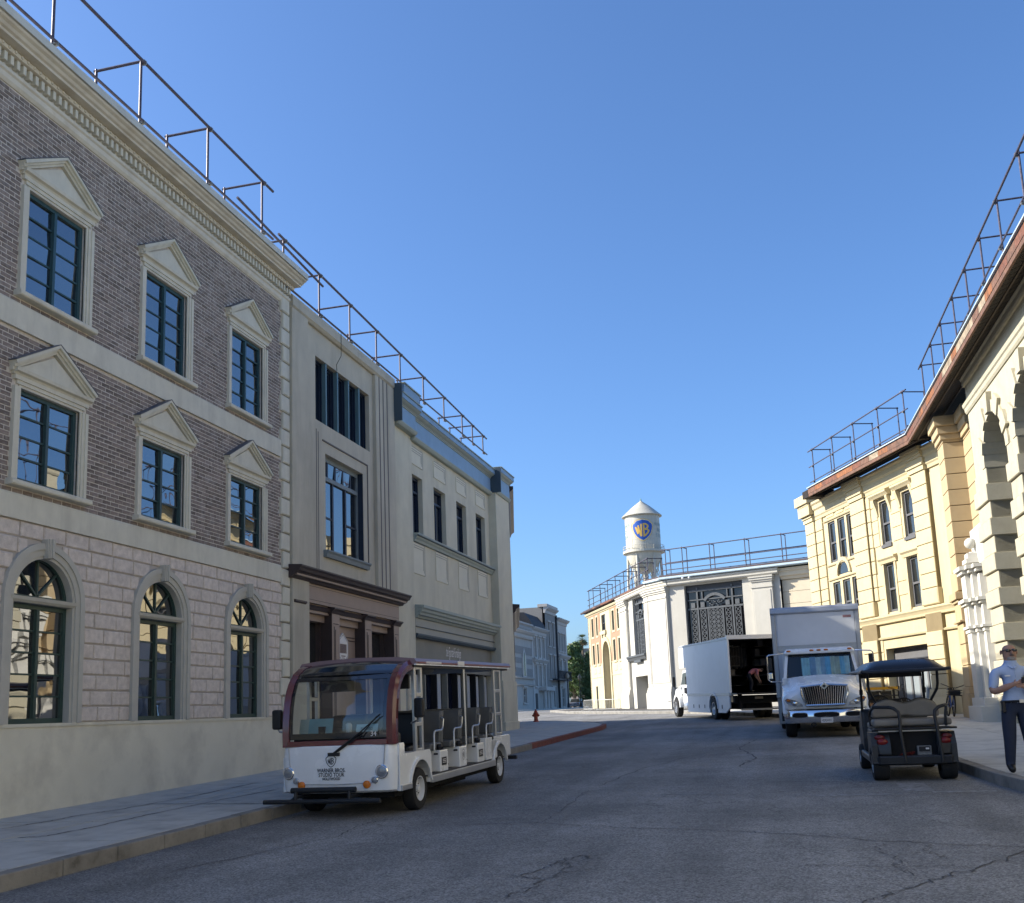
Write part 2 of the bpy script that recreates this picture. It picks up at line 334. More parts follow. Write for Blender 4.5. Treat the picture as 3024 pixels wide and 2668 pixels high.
def kerb(parent, line, step, red=None, h=KH+.005):
    for i in range(len(line)-1):
        a, b = Vector(line[i]), Vector(line[i+1]); L_ = (b-a).length; n = max(1, round(L_/step)); d = (b-a)/n; nn = Vector((-d.y, d.x)).normalized()
        for k in range(n):
            p = a+d*k+d.normalized()*.004; q = a+d*(k+1)-d.normalized()*.004; t = .14; j = random.uniform(-.006, .004)
            m_ = MB().deck([(p.x, p.y), (q.x, q.y), (q.x+nn.x*t, q.y+nn.y*t), (p.x+nn.x*t, p.y+nn.y*t)], hz(-.03), hz(h+j))
            m_.build('kerb_stone', m_redk if red and red[0] < (p.y+q.y)/2 < red[1] else m_kerb, parent, bevel=.012)
kerb(pl, [(-5.75, 1), (-5.75, 34)], .72, (23.9, 60)); kerb(pl, LK[1:], 1.2, (0, 36))
# right pavement
RK = [(5.4, 2), (4.4, 5), (3.5, 7.4), (2.95, 9.5), (2.58, 11.8), (2.38, 13.4), (2.28, 15.4), (2.25, 20), (2.3, 30), (1.9, 34), (.6, 38), (-1.2, 43), (-3.2, 48), (-5.2, 51.4), (-8, 54.5), (-12.2, 60.3), (-15, 68), (-16.6, 80)]
pr = MB().deck([(x+.1, y) for x, y in RK]+[(14, 80), (14, 2)], hz(-.02), hz(KH-.012)).build('pavement_right', m_joint); tag(pr, kind='structure')
def rkx(y):
    for (x0, y0), (x1, y1) in zip(RK, RK[1:]):
        if y0 <= y <= y1: return x0+(x1-x0)*(y-y0)/(y1-y0)
for i in range(19):
    y0, y1 = 2.02+i*1.7, 2.02+(i+1)*1.7-.016
    x0, x1 = rkx(y0)+.14, rkx(y1)+.14
    for (a0, a1, b) in ((x0, x1, 4.05), (4.066, 4.066, 5.6), (5.616, 5.616, 8.5)):
        if max(a0, a1) < b-.2: MB().deck([(a0, y0), (b, y0), (b, y1), (a1, y1)], hz(KH-.05), hz(KH)).build('paving_slab', m_conc, pr)
MB().deck([(rkx(34.4)+.14, 34.35)]+[(x+.14, y) for x, y in RK if y > 34.4]+[(14, 80), (14, 34.35)], hz(KH-.03), hz(KH)).build('paving_slab', m_conc, pr)
kerb(pr, [(x, y) for x, y in reversed(RK)], .95)
for i, o in enumerate([c for c in pr.children if c.name.startswith('kerb')]): pass
# pavement in front of the far grey row
pf = MB().deck([(-60, 96), (-26.2, 96), (-26.0, 140), (-26.5, 156), (-60, 156)], hz(-.02), hz(KH)).build('pavement_far', m_conc); tag(pf, kind='structure')
# long hairline cracks in the left pavement
m_pcrack = mk('pavement_crack', (.12, .115, .11), rough=.95)
for pts in ([(-8.05, 9.41), (-7.96, 9.93), (-7.95, 10.56), (-7.82, 11.05), (-7.75, 12.5), (-7.85, 14.67)], [(-7.27, 8.73), (-7.02, 8.85), (-6.97, 9.45), (-7.03, 10.48), (-6.99, 11.9), (-6.89, 13.45)], [(-7.86, 11.72), (-6.81, 11.6), (-5.95, 11.46)]):
    o_ = ribbon('crack', pts, .045, m_pcrack, jit=.02, lift=KH+.004); o_.parent = pl
# ================================================================ left: brick building
m_mortar = mk('mortar', (.56, .51, .45), rough=.95, var=.15, scale=14, bump=.4)
m_brick = brick_mat()
m_stone = mk('tooled_stone', (0.622, 0.549, 0.484), rough=.92, var=.14, scale=11, bump=1.0, bscale=38, rand=.05, stain=(0.420, 0.360, 0.318), stain_amt=.6, stain_scale=7)
m_stonej = mk('stone_joint', (0.428, 0.385, 0.348), rough=.95)
m_trim = mk('cream_trim', (0.605, 0.573, 0.469), rough=.75, var=.06, scale=5, bump=.15, stain=(0.370, 0.344, 0.287), stain_amt=.4, stain_scale=3, streak=True)
m_trimg = mk('grey_trim', (0.454, 0.434, 0.378), rough=.75, var=.06, scale=5, bump=.15)
m_dado = mk('dado_stucco', (0.672, 0.631, 0.507), rough=.9, var=.07, scale=1.2, bump=.5, bscale=110, stain=(0.420, 0.385, 0.310), stain_amt=.55, stain_scale=1.3)
m_teal = mk('teal_sash', (.030, .075, .088), rough=.45, var=.1, scale=6, bump=.05)
m_green = mk('green_sash', (.030, .060, .052), rough=.45, var=.1, scale=6, bump=.05)
m_pane = glass('window_pane')
m_lead = mk('lead_flashing', (.12, .12, .13), rough=.6)
FL = Frame(-8.9, 0, 0, 'left')
WL = -8.9
B1 = thing('brick_building', 'three storey grey brown brick building with triangular window pediments and arched ground floor windows', 'building', (WL, 10, gz(10)+KH))
BAYS = [8.42, 10.97, 13.53, 16.09]; E1 = 17.68; S0 = 2.5
HW = .565         # half width of openings
UW = (6.77, 8.22); MW = (4.34, 5.54); AB, AS, AR = 1.385, 2.90, .55
mb = MB(FL)
op = [(c-HW, c+HW, z0, z1) for c in BAYS for z0, z1 in (UW, MW)]
wall(mb, S0, E1, 3.9, 9.9, 0, op, .14)
mb.build('wall', m_mortar, B1)
mb = MB(FL); wall(mb, S0, E1, 1.3, 3.9, 0, [(c-AR, c+AR, AB, AS) for c in BAYS], .16, [(c, AS, AR) for c in BAYS]); mb.build('ground_floor_wall', m_stonej, B1)
mb = MB(FL); mb.box(S0, E1, -.6, .035, -.3, 1.38); mb.box(S0, E1, .0, .05, 1.352, 1.392); mb.build('dado', m_dado, B1)
mb = MB(FL); mb.box(S0, E1, -3.2, -.22, -.3, 9.9); mb.build('backing', mk('dark_interior', (.012, .012, .013), rough=.9), B1)
for z0, z1 in ((3.87, 4.19), (6.28, 6.62)):
    mb = MB(FL); mb.prof(S0, E1-.34, [(-.02, z0), (.045, z0), (.045, z1-.02), (.03, z1), (-.02, z1)]); mb.build('string_band', m_trim, B1)
# --- bricks
LB, HB, J = .183, .062, .0135
blocks_out = []
for c in BAYS:
    for (zb, zt) in (UW, MW): blocks_out += [(c-.71, c+.71, zb-.02, zt+.14), (c-.76, c+.76, zb-.09, zb)]
def ped_half(c, s, z):      # inside a pediment triangle?
    for (zb, zt) in (UW, MW):
        z0 = zt+.13
        if z0 <= z <= z0+.62 and abs(s-c) < .79*(1-(z-z0-.12)/.52 if z > z0+.12 else 1): return True
    return False
bricks = []
for (zs, ze) in ((4.195, 6.275), (6.625, 9.44)):
    n = int((ze-zs)/HB)
    for i in range(n):
        z = zs+i*HB; zc = z+HB/2; s = 6.5+(LB/2 if i % 2 else 0)
        qe = E1-.36 if int((zc-1.4)/.34) % 2 else E1-.28
        while s < E1:
            a, b = s+J/2, s+LB-J/2; s += LB
            for (x0, x1, y0, y1) in blocks_out:
                if y0 < zc < y1 and b > x0 and a < x1:
                    if a < x0: b = x0
                    elif b > x1: a = x1
                    else: b = a
            if b > qe: b = qe
            if b-a < .03 or any(ped_half(c, (a+b)/2, zc) for c in BAYS): continue
            bricks.append((a, b, z+J/2, z+HB-J/2))
def vis_key(t):
    s, z = (t[0]+t[1])/2, t[2]
    return (s*s+79+(z-1.3)**2)/((t[1]-t[0])/.17) + (1e6 if s < 10.15 or (t[1]-t[0]) < .165 else 0)
bricks.sort(key=vis_key)
bm_ = MB(); bm_.slab(-(LB-J)/2, (LB-J)/2, -.03, .0, -(HB-J)/2, (HB-J)/2, .004)
brick_me = bm_.mesh('brick'); brick_me.materials.append(m_brick)
for (a, b, z0, z1) in bricks[:300]:
    p = FL((a+b)/2, .006+random.uniform(-.0025, .003), (z0+z1)/2); o = piece(brick_me, 'brick', B1, p, R(-90))
    o.rotation_euler = (random.uniform(-.012, .012), random.uniform(-.01, .01), R(-90))
mb = MB(FL)
for (a, b, z0, z1) in bricks[300:]:
    d = .006+random.uniform(-.0025, .003); mb.slab(a, b, -.01, d, z0+random.uniform(-.001, .001), z1, .004)
tag(mb.build('brickwork', m_brick, B1), kind='stuff')
# --- rusticated stone blocks
nrow = 12; rh = (3.868-1.392)/nrow; LBK = .47
for i in range(nrow):
    z = 1.392+i*rh; zc = z+rh/2; s = 6.9+(LBK/2 if i % 2 else 0)+random.uniform(-.02, .02); qe = E1-.36 if int((zc-1.4)/.34) % 2 else E1-.28
    while s < qe:
        l = LBK*random.choice((1, 1, 1, .9, 1.08)); iv = [(s+.010, min(s+l-.010, qe))]; s += l
        for c in BAYS:
            h = .735 if zc < AS else math.sqrt(max(0, .735**2-(zc-AS)**2))
            if zc < AS+.76 and h == 0: h = .0
            nv = []
            for a, b in iv:
                if b <= c-h or a >= c+h or h < .05: nv.append((a, b)); continue
                if a < c-h: nv.append((a, c-h))
                if b > c+h: nv.append((c+h, b))
            iv = nv
        for a, b in iv:
            if b-a > .05:
                mb = MB(FL); mb.slab(a, b, -.02, .022+random.uniform(-.004, .006), z+.010, z+rh-.010, .012); mb.build('stone_block', m_stone, B1)
# --- quoins
z = 1.42; k = 0
while z < 9.38:
    a = E1-(.36 if k % 2 else .28)
    if not any(z0-.17 < z+.17 < z1+.17 for z0, z1 in ((3.87, 4.19), (6.28, 6.62))) or True:
        mb = MB(FL); mb.slab(a+.008, E1-.004, -.02, .06, z+.012, z+.328, .02); mb.build('quoin', m_trim, B1)
    z += .34; k += 1
# --- pedimented windows
def sash_window(par, fr, c, hw, zb, zt, rows, o, mframe, cols=2, mull=.05, fw_=.055, mun=.022, pane_m=None, tilt=.006):
    pane_m = pane_m or m_pane
    mb = MB(fr); mb.box(c-hw, c-hw+fw_, o-.03, o+.03, zb, zt); mb.box(c+hw-fw_, c+hw, o-.03, o+.03, zb, zt); mb.box(c-hw+fw_, c+hw-fw_, o-.03, o+.03, zt-fw_, zt); mb.box(c-hw+fw_, c+hw-fw_, o-.03, o+.03, zb, zb+fw_*1.3)
    cw = (2*hw-2*fw_-(cols-1)*mull)/cols
    for i in range(1, cols):
        x = c-hw+fw_+i*cw+(i-1)*mull; mb.box(x, x+mull, o-.03, o+.045, zb+fw_*1.3, zt-fw_)
    mb.build('sash_frame', mframe, par)
    for i in range(cols):
        x0 = c-hw+fw_+i*(cw+mull); ph = (zt-fw_-zb-fw_*1.3)/rows
        for j in range(rows):
            z0 = zb+fw_*1.3+j*ph
            if j: MB(fr).box(x0, x0+cw, o-.012, o+.014, z0-mun/2, z0+mun/2).build('muntin', mframe, par)
            t1, t2 = random.uniform(-tilt, tilt), random.uniform(-tilt, tilt); q = o-.004
            MB(fr).quad((x0, q-t1-t2, z0), (x0+cw, q+t1-t2, z0), (x0+cw, q+t1+t2, z0+ph), (x0, q-t1+t2, z0+ph)).build('pane', pane_m, par)
def ped_window(c, zb, zt, rows):
    mb = MB(FL)
    for a0, a1, d in ((.565, .60, .018), (.60, .65, .034), (.65, .705, .05)):
        mb.box(c-a1, c-a0, -.02, d, zb, zt); mb.box(c+a0, c+a1, -.02, d, zb, zt); mb.box(c-a1, c+a1, -.02, d-.002, zt+(a0-.565)+.001, zt+(a1-.565))
    w = mb.build('window', m_trim, B1)
    mb = MB(FL); mb.prof(c-.755, c+.755, [(-.02, zb-.075), (.105, zb-.07), (.12, zb-.055), (.12, zb-.012), (.105, zb+.004), (-.1, zb+.012)]); mb.build('sill', m_trim, w, bevel=.006)
    # pediment: bed cornice, tympanum, raking mouldings
    b0 = zt+.142; hw = .765; ap = b0+.545; d = .12
    mb = MB(FL); mb.prof(c-hw+.03, c+hw-.03, [(-.02, b0), (.045, b0), (.06, b0+.02), (.10, b0+.035), (.11, b0+.075), (-.02, b0+.08)]); mb.build('pediment_cornice', m_trim, w)
    MB(FL).plate([(c-hw+.1, b0+.085), (c+hw-.1, b0+.085), (c, ap-.11)], -.02, .035).build('tympanum', m_trim, w)
    sl_ = (ap-b0-.03)/hw
    for sg in (-1, 1):
        prof_ = [(.0, .05, .09), (.05, .09, d-.03), (.085, .12, d)]
        mb = MB(FL)
        for lo, hi, dd in ((0, .045, .06), (.04, .08, .09), (.075, .115, .125)):
            P = [(c+sg*hw, b0+.03+lo), (c, ap-.06+lo), (c, ap-.06+hi), (c+sg*(hw+hi*.2), b0+.03+hi)]
            mb.plate(P, -.02, dd)
        mb.build('raking_cornice', m_trim, w)
        MB(FL).plate([(c+sg*(hw+.03), b0+.148), (c, ap+.058), (c, ap+.068), (c+sg*(hw+.03), b0+.160)], -.02, .13).build('flashing', m_lead, w)
    sash_window(w, FL, c, HW, zb, zt, rows, -.075, m_teal if zb > 6 else m_green2)
    return w
m_green2 = mk('blue_green_sash', (.030, .066, .070), rough=.45, var=.1, scale=6, bump=.05)
for c in BAYS:
    ped_window(c, UW[0], UW[1], 5); ped_window(c, MW[0], MW[1], 4)
# --- arched windows
def arch_ring(mb, c, zs, r0, r1, d0, d1, n=26, a0=0, a1=math.pi):
    for i in range(n):
        t0, t1 = a0+(a1-a0)*i/n, a0+(a1-a0)*(i+1)/n
        p = lambda r, t, b: (c+r*math.cos(t), b, zs+r*math.sin(t))
        mb.quad(p(r0, t0, d1), p(r0, t1, d1), p(r1, t1, d1), p(r1, t0, d1)); mb.quad(p(r1, t0, d0), p(r1, t0, d1), p(r1, t1, d1), p(r1, t1, d0)); mb.quad(p(r0, t0, d0), p(r0, t1, d0), p(r0, t1, d1), p(r0, t0, d1))
def arch_window(c):
    mb = MB(FL)
    for r0, r1, d in ((.54, .58, .025), (.58, .66, .045), (.66, .74, .065)):
        arch_ring(mb, c, AS, r0, r1, -.1, d)
        for sg in (-1, 1):
            x0, x1 = sorted((c+sg*r0, c+sg*r1)); mb.box(x0, x1, -.1, d, AB, AS)
    w = mb.build('arched_window', m_trimg, B1)
    mb = MB(FL)
    for k, (x, dd) in enumerate(((-.045, .10), (-.015, .12), (.015, .10))):
        mb.plate([(c+x*.8, AS+.55), (c+x*.8+.026, AS+.55), (c+x*1.25+.036, AS+.79), (c+x*1.25, AS+.79)], -.02, dd+.02)
    mb.plate([(c-.055, AS+.545), (c+.055, AS+.545), (c+.075, AS+.785), (c-.075, AS+.785)], -.02, .105); mb.build('keystone', m_trimg, w)
    mb = MB(FL); mb.prof(c-.60, c+.60, [(-.1, AS-.035), (.02, AS-.035), (.05, AS-.005), (.06, AS+.035), (-.1, AS+.04)]); mb.build('transom_bar', m_trimg, w)
    o = -.10; r = AR; z0 = AS+.04
    mb = MB(FL); arch_ring(mb, c, z0, r-.06, r, o-.03, o+.03); mb.box(c-r, c+r, o-.03, o+.028, z0-.01, z0+.035); mb.build('fanlight_frame', m_green, w)
    for t in (45, 90, 135):
        a = R(t); dx, dz = math.cos(a), math.sin(a); nx, nz = -dz*.013, dx*.013
        MB(FL).plate([(c+nx, z0+.03+nz), (c-nx, z0+.03-nz), (c+dx*(r-.05)-nx, z0+dz*(r-.05)-nz), (c+dx*(r-.05)+nx, z0+dz*(r-.05)+nz)], o-.014, o+.018).build('muntin', m_green, w)
    for t0 in (0, 45, 90, 135):
        pts = [(c, o-.004, z0+.02)]+[(c+(r-.03)*math.cos(R(t0+45*i/5)), o-.004+random.uniform(-.002, .002)*0, z0+(r-.03)*math.sin(R(t0+45*i/5))) for i in range(6)]
        tl = random.uniform(-.01, .01); pts = [(p[0], p[1]+tl*(p[0]-c), p[2]) for p in pts]
        MB(FL).quad(*pts).build('pane', m_pane, w)
    sash_window(w, FL, c, AR-.01, AB, AS-.04, 5, o, m_green, tilt=.004)
for c in BAYS: arch_window(c)
# --- main cornice
m_corn = mk('cornice_paint', (0.622, 0.573, 0.469), rough=.7, var=.08, scale=4, bump=.1, stain=(0.420, 0.344, 0.242), stain_amt=.5, stain_scale=2.5)
m_fasc = mk('cornice_fascia', (0.554, 0.549, 0.484), rough=.7, var=.06, scale=2, bump=.1, stain=(0.370, 0.360, 0.302), stain_amt=.4, stain_scale=2, streak=True)
ce = E1+.03
mb = MB(FL); mb.prof(S0, ce-.05, [(-.05, 9.42), (.02, 9.43), (.05, 9.47), (.06, 9.53), (.085, 9.55), (.085, 9.595), (.05, 9.60), (.05, 9.76), (.16, 9.765), (.175, 9.80), (.16, 9.825), (-.05, 9.83)]); corn = mb.build('cornice', m_corn, B1)
mb = MB(FL); mb.prof(S0, ce, [(-.05, 9.83), (.29, 9.832), (.30, 9.86), (.335, 9.875), (.36, 9.905), (.40, 9.925), (.42, 9.95), (-.05, 9.96)]); mb.build('crown_moulding', m_corn, corn)
mb = MB(FL); mb.prof(S0, ce+.01, [(-.4, 9.962), (.445, 9.962), (.445, 10.075), (.40, 10.09), (-.4, 10.10)]); mb.build('fascia_board', m_fasc, corn)
dm = MB(); dm.slab(-.028, .028, -.09, 0, -.062, .062, .004); dme = dm.mesh('dentil'); dme.materials.append(m_trim)
em = MB(); em.ball((0, 0, 0), .024, 8); eme = em.mesh('bead'); eme.materials.append(m_corn)
s = 9.3
while s < E1-.03:
    piece(dme, 'dentil', corn, FL(s, .13, 9.69), R(-90)); piece(eme, 'bead', corn, FL(s, .168, 9.795)); s += .113
# end wall of the building towards its lower neighbour
MB(FL).box(E1-.3, E1, -3, -.03, 3.9, 9.9).build('side_wall', m_mortar, B1)
# ================================================================ left: stucco building with brown shopfront
m_stuc = mk('grey_stucco', (0.494, 0.450, 0.357), rough=.9, var=.08, scale=1.6, bump=.5, bscale=100, stain=(0.308, 0.276, 0.219), stain_amt=.6, stain_scale=1.4, streak=True)
m_stucd = mk('groove_paint', (.13, .12, .12), rough=.9)
m_navy = mk('navy_frame', (.014, .024, .045), rough=.5, var=.15, scale=6, bump=.05)
m_tealm = mk('teal_mullion', (.10, .17, .19), rough=.5, var=.1, bump=.05)
m_slate = mk('slate_sill', (0.176, 0.209, 0.223), rough=.6, var=.1, bump=.05)
m_brown = mk('brown_paint', (.30, .222, .178), rough=.55, var=.08, scale=4, bump=.06)
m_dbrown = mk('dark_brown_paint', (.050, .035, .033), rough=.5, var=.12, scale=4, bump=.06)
m_white = mk('white_print', (.72, .70, .68), rough=.6, var=.03)
m_dark = MATS['dark_interior']
m_tan = mk('tan_print', (.16, .10, .085), rough=.7)
B2 = thing('stucco_building', 'plain grey stucco building with a five light ribbon window above a brown shopfront', 'building', (WL, 20, gz(20)+KH))
a0, a1 = 17.70, 23.36
RIB = (18.96, 21.90, 7.48, 8.87); BW = (19.42, 21.46, 4.76, 6.85)
mb = MB(FL); wall(mb, a0, a1, 4.1, 9.73, 0, [RIB+(.30,), BW+(.22,)]); mb.build('wall', m_stuc, B2)
MB(FL).box(a0, a1, -3, -.34, .2, 9.7).build('backing', m_dark, B2)
MB(FL).box(a0, 18.42, -.1, .10, .3, 9.45).build('pilaster', m_stuc, B2, bevel=.008)
MB(FL).box(22.12, a1, -.1, .085, 4.2, 9.45).build('pilaster', m_stuc, B2, bevel=.008)
for s in (22.32, 22.57, 22.83): MB(FL).box(s, s+.06, .0, .0885, 4.2, 9.45).build('groove', m_stucd, B2)
for s, z in ((18.97, 7.28), (19.06, 7.24)): MB(FL).box(s, s+.03, -.01, .004, 4.3, z).build('groove', m_stucd, B2)
mb = MB(FL); mb.prof(a0, a1, [(-.5, 9.45), (.06, 9.45), (.115, 9.50), (.115, 9.70), (.09, 9.73), (-.5, 9.75)]); mb.build('parapet_coping', m_stuc, B2)
MB(FL).box(19.27, 21.72, .0, .022, 7.09, 7.12).build('window_moulding', m_stucd, B2); MB(FL).box(21.70, 21.73, .0, .02, 4.7, 7.09).build('window_moulding', m_stucd, B2)
MB().path([FL(20.02, .13, 9.72), FL(20.03, .12, 9.2), FL(20.0, .02, 9.0), FL(20.02, .02, 8.87)], .006, 5).build('cable', m_dark, B2)
# ribbon window
w = MB(FL).box(RIB[0], RIB[1], -.30, -.24, RIB[2], RIB[2]+.05).build('ribbon_window', m_navy, B2)
n = 5; bw = (RIB[1]-RIB[0]-.07*4)/5
for i in range(5):
    s = RIB[0]+i*(bw+.07)
    if i: MB(FL).box(s-.07, s, -.26, -.015, RIB[2], RIB[3]).build('mullion', m_tealm, w)
    mb = MB(FL)
    for q, d in ((0, -.10), (.03, -.14), (.06, -.19)):
        mb.box(s+q, s+q+.03, -.28, d, RIB[2], RIB[3]-q); mb.box(s+bw-q-.03, s+bw-q, -.28, d, RIB[2], RIB[3]-q); mb.box(s+q+.03, s+bw-q-.03, -.28, d, RIB[3]-q-.035, RIB[3]-q)
    mb.build('louvre_frame', m_navy, w)
    for j in range(6):
        zz = RIB[2]+.05+j*.21; MB(FL).quad((s+.09, -.25, zz), (s+bw-.09, -.25, zz), (s+bw-.09, -.25, zz+.2), (s+.09, -.25, zz+.2)).build('pane', glass('dark_pane', (.01, .014, .03), 1.6), w)
# big window
s0, s1, z0, z1 = BW; o = -.17
mb = MB(FL); mb.box(s0, s0+.06, o-.05, o+.04, z0, z1); mb.box(s1-.06, s1, o-.05, o+.04, z0, z1); mb.box(s0+.06, s1-.06, o-.05, o+.04, z1-.1, z1); mb.box(s0+.06, s1-.06, o-.05, o+.04, z0, z0+.06)
mb.box(s0+.06, s1-.06, o-.05, o+.05, 6.33, 6.42); w = mb.build('big_window', m_slate, B2)
mb = MB(FL)
for i in range(1, 5): x = s0+i*(s1-s0)/5; mb.box(x-.035, x+.035, o-.04, o+.03, 6.42, z1-.1)
for i in (1, 2): x = s0+i*(s1-s0)/3; mb.box(x-.035, x+.035, o-.04, o+.03, z0+.06, 6.33)
mb.box(s0+.06, s0+(s1-s0)/3-.035, o-.03, o+.02, 5.52, 5.56); mb.box(s0+2*(s1-s0)/3+.035, s1-.06, o-.03, o+.02, 5.52, 5.56); mb.build('glazing_bars', m_navy, w)
MB(FL).box(s1-.004, s1+.002, o, -.005, z0, z1).build('reveal', m_navy, w)
for i in range(5): x0 = s0+i*(s1-s0)/5; t = random.uniform(-.012, .012); MB(FL).quad((x0+.03, o-t, 6.42), (x0+.37, o+t, 6.42), (x0+.37, o+t+.02, z1-.1), (x0+.03, o-t+.02, z1-.1)).build('pane', m_pane, w)
for i in range(3): x0 = s0+i*(s1-s0)/3; t = random.uniform(-.012, .012); MB(FL).quad((x0+.03, o-t, z0+.05), (x0+.65, o+t, z0+.05), (x0+.65, o+t, 6.34), (x0+.03, o-t, 6.34)).build('pane', m_pane, w)
mb = MB(FL); mb.prof(19.30, 21.62, [(-.05, 4.62), (.07, 4.62), (.09, 4.70), (.12, 4.735), (.12, 4.765), (-.2, 4.775)]); mb.build('sill', m_slate, w)
# brown shopfront
sh = MB(FL).box(a0, 23.5, -.5, -.02, 3.42, 4.1).build('shopfront', m_brown, B2)
mb = MB(FL); mb.prof(17.60, 23.66, [(-.02, 3.98), (.10, 3.985), (.13, 4.03), (.20, 4.05), (.23, 4.10)]+[(.28, 4.115), (.30, 4.16), (.335, 4.20), (.335, 4.225), (-.02, 4.25)]); mb.build('shop_cornice', m_dbrown, sh)
mb = MB(FL); mb.prof(17.66, 23.6, [(-.02, 4.035), (.215, 4.04), (.215, 4.095), (-.02, 4.1)]); mb.build('cornice_fascia_strip', m_brown, sh)
mb = MB(FL); mb.box(17.78, 23.5, -.02, .05, 3.60, 3.98); mb.build('frieze', m_brown, sh)
for z in (3.66, 3.93): MB(FL).box(17.8, 23.46, .04, .056, z, z+.008).build('frieze_bead', m_dbrown, sh)
PIL = [(17.80, 18.16), (19.58, 19.96), (21.35, 21.73), (23.14, 23.48)]
for p0, p1 in PIL:
    mb = MB(FL); mb.box(p0, p1, -.5, .05, .3, 3.5); mb.box(p0-.03, p1+.03, -.1, .09, .3, .95); p = mb.build('shop_pilaster', m_brown, sh)
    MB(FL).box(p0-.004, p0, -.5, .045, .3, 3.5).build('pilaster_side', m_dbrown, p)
    mb = MB(FL); mb.prof(p0-.05, p1+.09, [(-.02, 3.46), (.06, 3.465), (.09, 3.52), (.135, 3.555), (.135, 3.585), (-.02, 3.6)]); mb.build('pilaster_cap', m_dbrown, p)
    for q in (0, .06):
        MB(FL).box(p0+.09+q, p0+.115+q, .04, .058, 1.1, 3.2-q).build('fluting', m_dbrown, p)
    MB(FL).box(p0+.07, p1-.07, .04, .06, 3.25, 3.265).build('fluting', m_dbrown, p)
mb = MB(FL); mb.prof(18.16, 23.14, [(-.4, 3.47), (.0, 3.475), (.03, 3.53), (.06, 3.56), (-.4, 3.6)]); mb.build('shop_transom', m_dbrown, sh)
for i, (p0, p1) in enumerate(((18.16, 19.58), (19.96, 21.35), (21.73, 23.14))):
    MB(FL).box(p0, p1, -.30, -.12, 3.28, 3.47).build('lintel_panel', m_brown, sh)
    if i != 1:
        f = MB(FL).box(p0, p0+.06, -.4, -.2, .9, 3.28).box(p1-.06, p1, -.4, -.2, .9, 3.28).box(p0, p1, -.4, -.15, .4, .9).build('shop_window', m_dbrown, sh)
        mid = p0+.72
        for x0, x1 in ((p0+.06, mid), (mid+.04, p1-.06)):
            t = random.uniform(-.01, .01); MB(FL).quad((x0, -.3-t, .9), (x1, -.3+t, .9), (x1, -.3+t, 3.28), (x0, -.3-t, 3.28)).build('pane', m_pane, f)
        MB(FL).box(mid, mid+.04, -.33, -.26, .9, 3.28).build('mullion', m_dbrown, f)
    else:
        d = MB(FL).box(p0, p1, -.4, -.2, .4, 3.28).build('door_panel', m_brown, sh)
        for z in (3.05, 2.98): MB(FL).box(p0, p1, -.21, -.19, z, z+.02).build('panel_bead', m_dbrown, d)
        c, zc = 20.62, 2.80
        hexa = [(c+.30*math.cos(R(90+60*k))*1.02, zc+.34*math.sin(R(90+60*k))) for k in range(6)]
        sg = MB(FL).plate(hexa, -.205, -.165).build('hexagonal_sign', m_white, sh)
        hx = lambda f: [(c+(a-c)*f, zc+(b-zc)*f) for a, b in hexa]
        A, B_ = hx(.93), hx(.87); mb = MB(FL)
        for k in range(6): mb.quad(*[(q[0], -.161, q[1]) for q in (A[k], A[(k+1) % 6], B_[(k+1) % 6], B_[k])])
        mb.build('sign_rim', mk('sign_grey', (.28, .27, .27), rough=.6), sg)
        mb = MB(FL)
        for k in range(6): mb.quad(*[(c-.165+k*.058+q, -.161, zc+r) for q, r in ((0, -.10), (.044, -.10), (.044, .10), (0, .10))])
        mb.build('sign_stripes', m_tan, sg)
        mb = MB(FL); mb.quad((c-.11, -.161, zc-.17), (c+.11, -.161, zc-.17), (c+.11, -.161, zc-.15), (c-.11, -.161, zc-.15)); mb.quad((c-.08, -.161, zc-.21), (c+.08, -.161, zc-.21), (c+.08, -.161, zc-.195), (c-.08, -.161, zc-.195)); mb.build('sign_lines', m_tan, sg)

# ================================================================ left: building with the blue cornice
m_blue = mk('blue_paint', (0.218, 0.339, 0.482), rough=.55, var=.08, scale=2.5, bump=.08, stain=(0.162, 0.253, 0.365), stain_amt=.5, stain_scale=1.5)
m_bluetrim = mk('blue_grey_moulding', (0.308, 0.347, 0.313), rough=.6, var=.06, bump=.06)
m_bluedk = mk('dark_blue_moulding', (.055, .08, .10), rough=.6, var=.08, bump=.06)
m_cream3 = mk('pale_grey_stucco', (0.592, 0.552, 0.430), rough=.9, var=.07, scale=1.6, bump=.5, bscale=100, stain=(0.421, 0.387, 0.299), stain_amt=.55, stain_scale=1.3, streak=True)
m_panel3 = mk('panel_paint', (0.648, 0.608, 0.482), rough=.85, var=.04, bump=.1)
m_line3 = mk('panel_line', (0.270, 0.257, 0.230), rough=.9)
m_signb = mk('grey_signboard', (0.203, 0.198, 0.167), rough=.6, var=.1, scale=2, bump=.05, stain=(0.130, 0.126, 0.117), stain_amt=.5)
m_shop3 = mk('grey_shop_paint', (0.324, 0.324, 0.284), rough=.6, var=.06, bump=.05)
B3 = thing('blue_cornice_building', 'pale two storey corner building with a deep blue cornice and four narrow dark windows', 'building', (WL, 28, gz(28)+KH))
WN = [(24.88, 25.75), (26.70, 27.75), (28.80, 29.80), (30.85, 31.90)]
fo = -.05
mb = MB(FL); wall(mb, 23.38, 32.45, 4.1, 9.3, fo, [(a, b, 6.03, 7.63, .19) for a, b in WN]); mb.build('wall', m_cream3, B3)
MB(FL).box(23.4, 34.1, -3, -.42, .3, 9.2).build('backing', m_dark, B3)
MB(FL).box(23.38, 24.86, -.3, -.02, .3, 8.6).build('pilaster', m_cream3, B3, bevel=.008)
mb = MB(FL); mb.box(32.42, 34.16, -3, .21, .3, 8.7); p = mb.build('corner_pilaster', m_cream3, B3, bevel=.01)
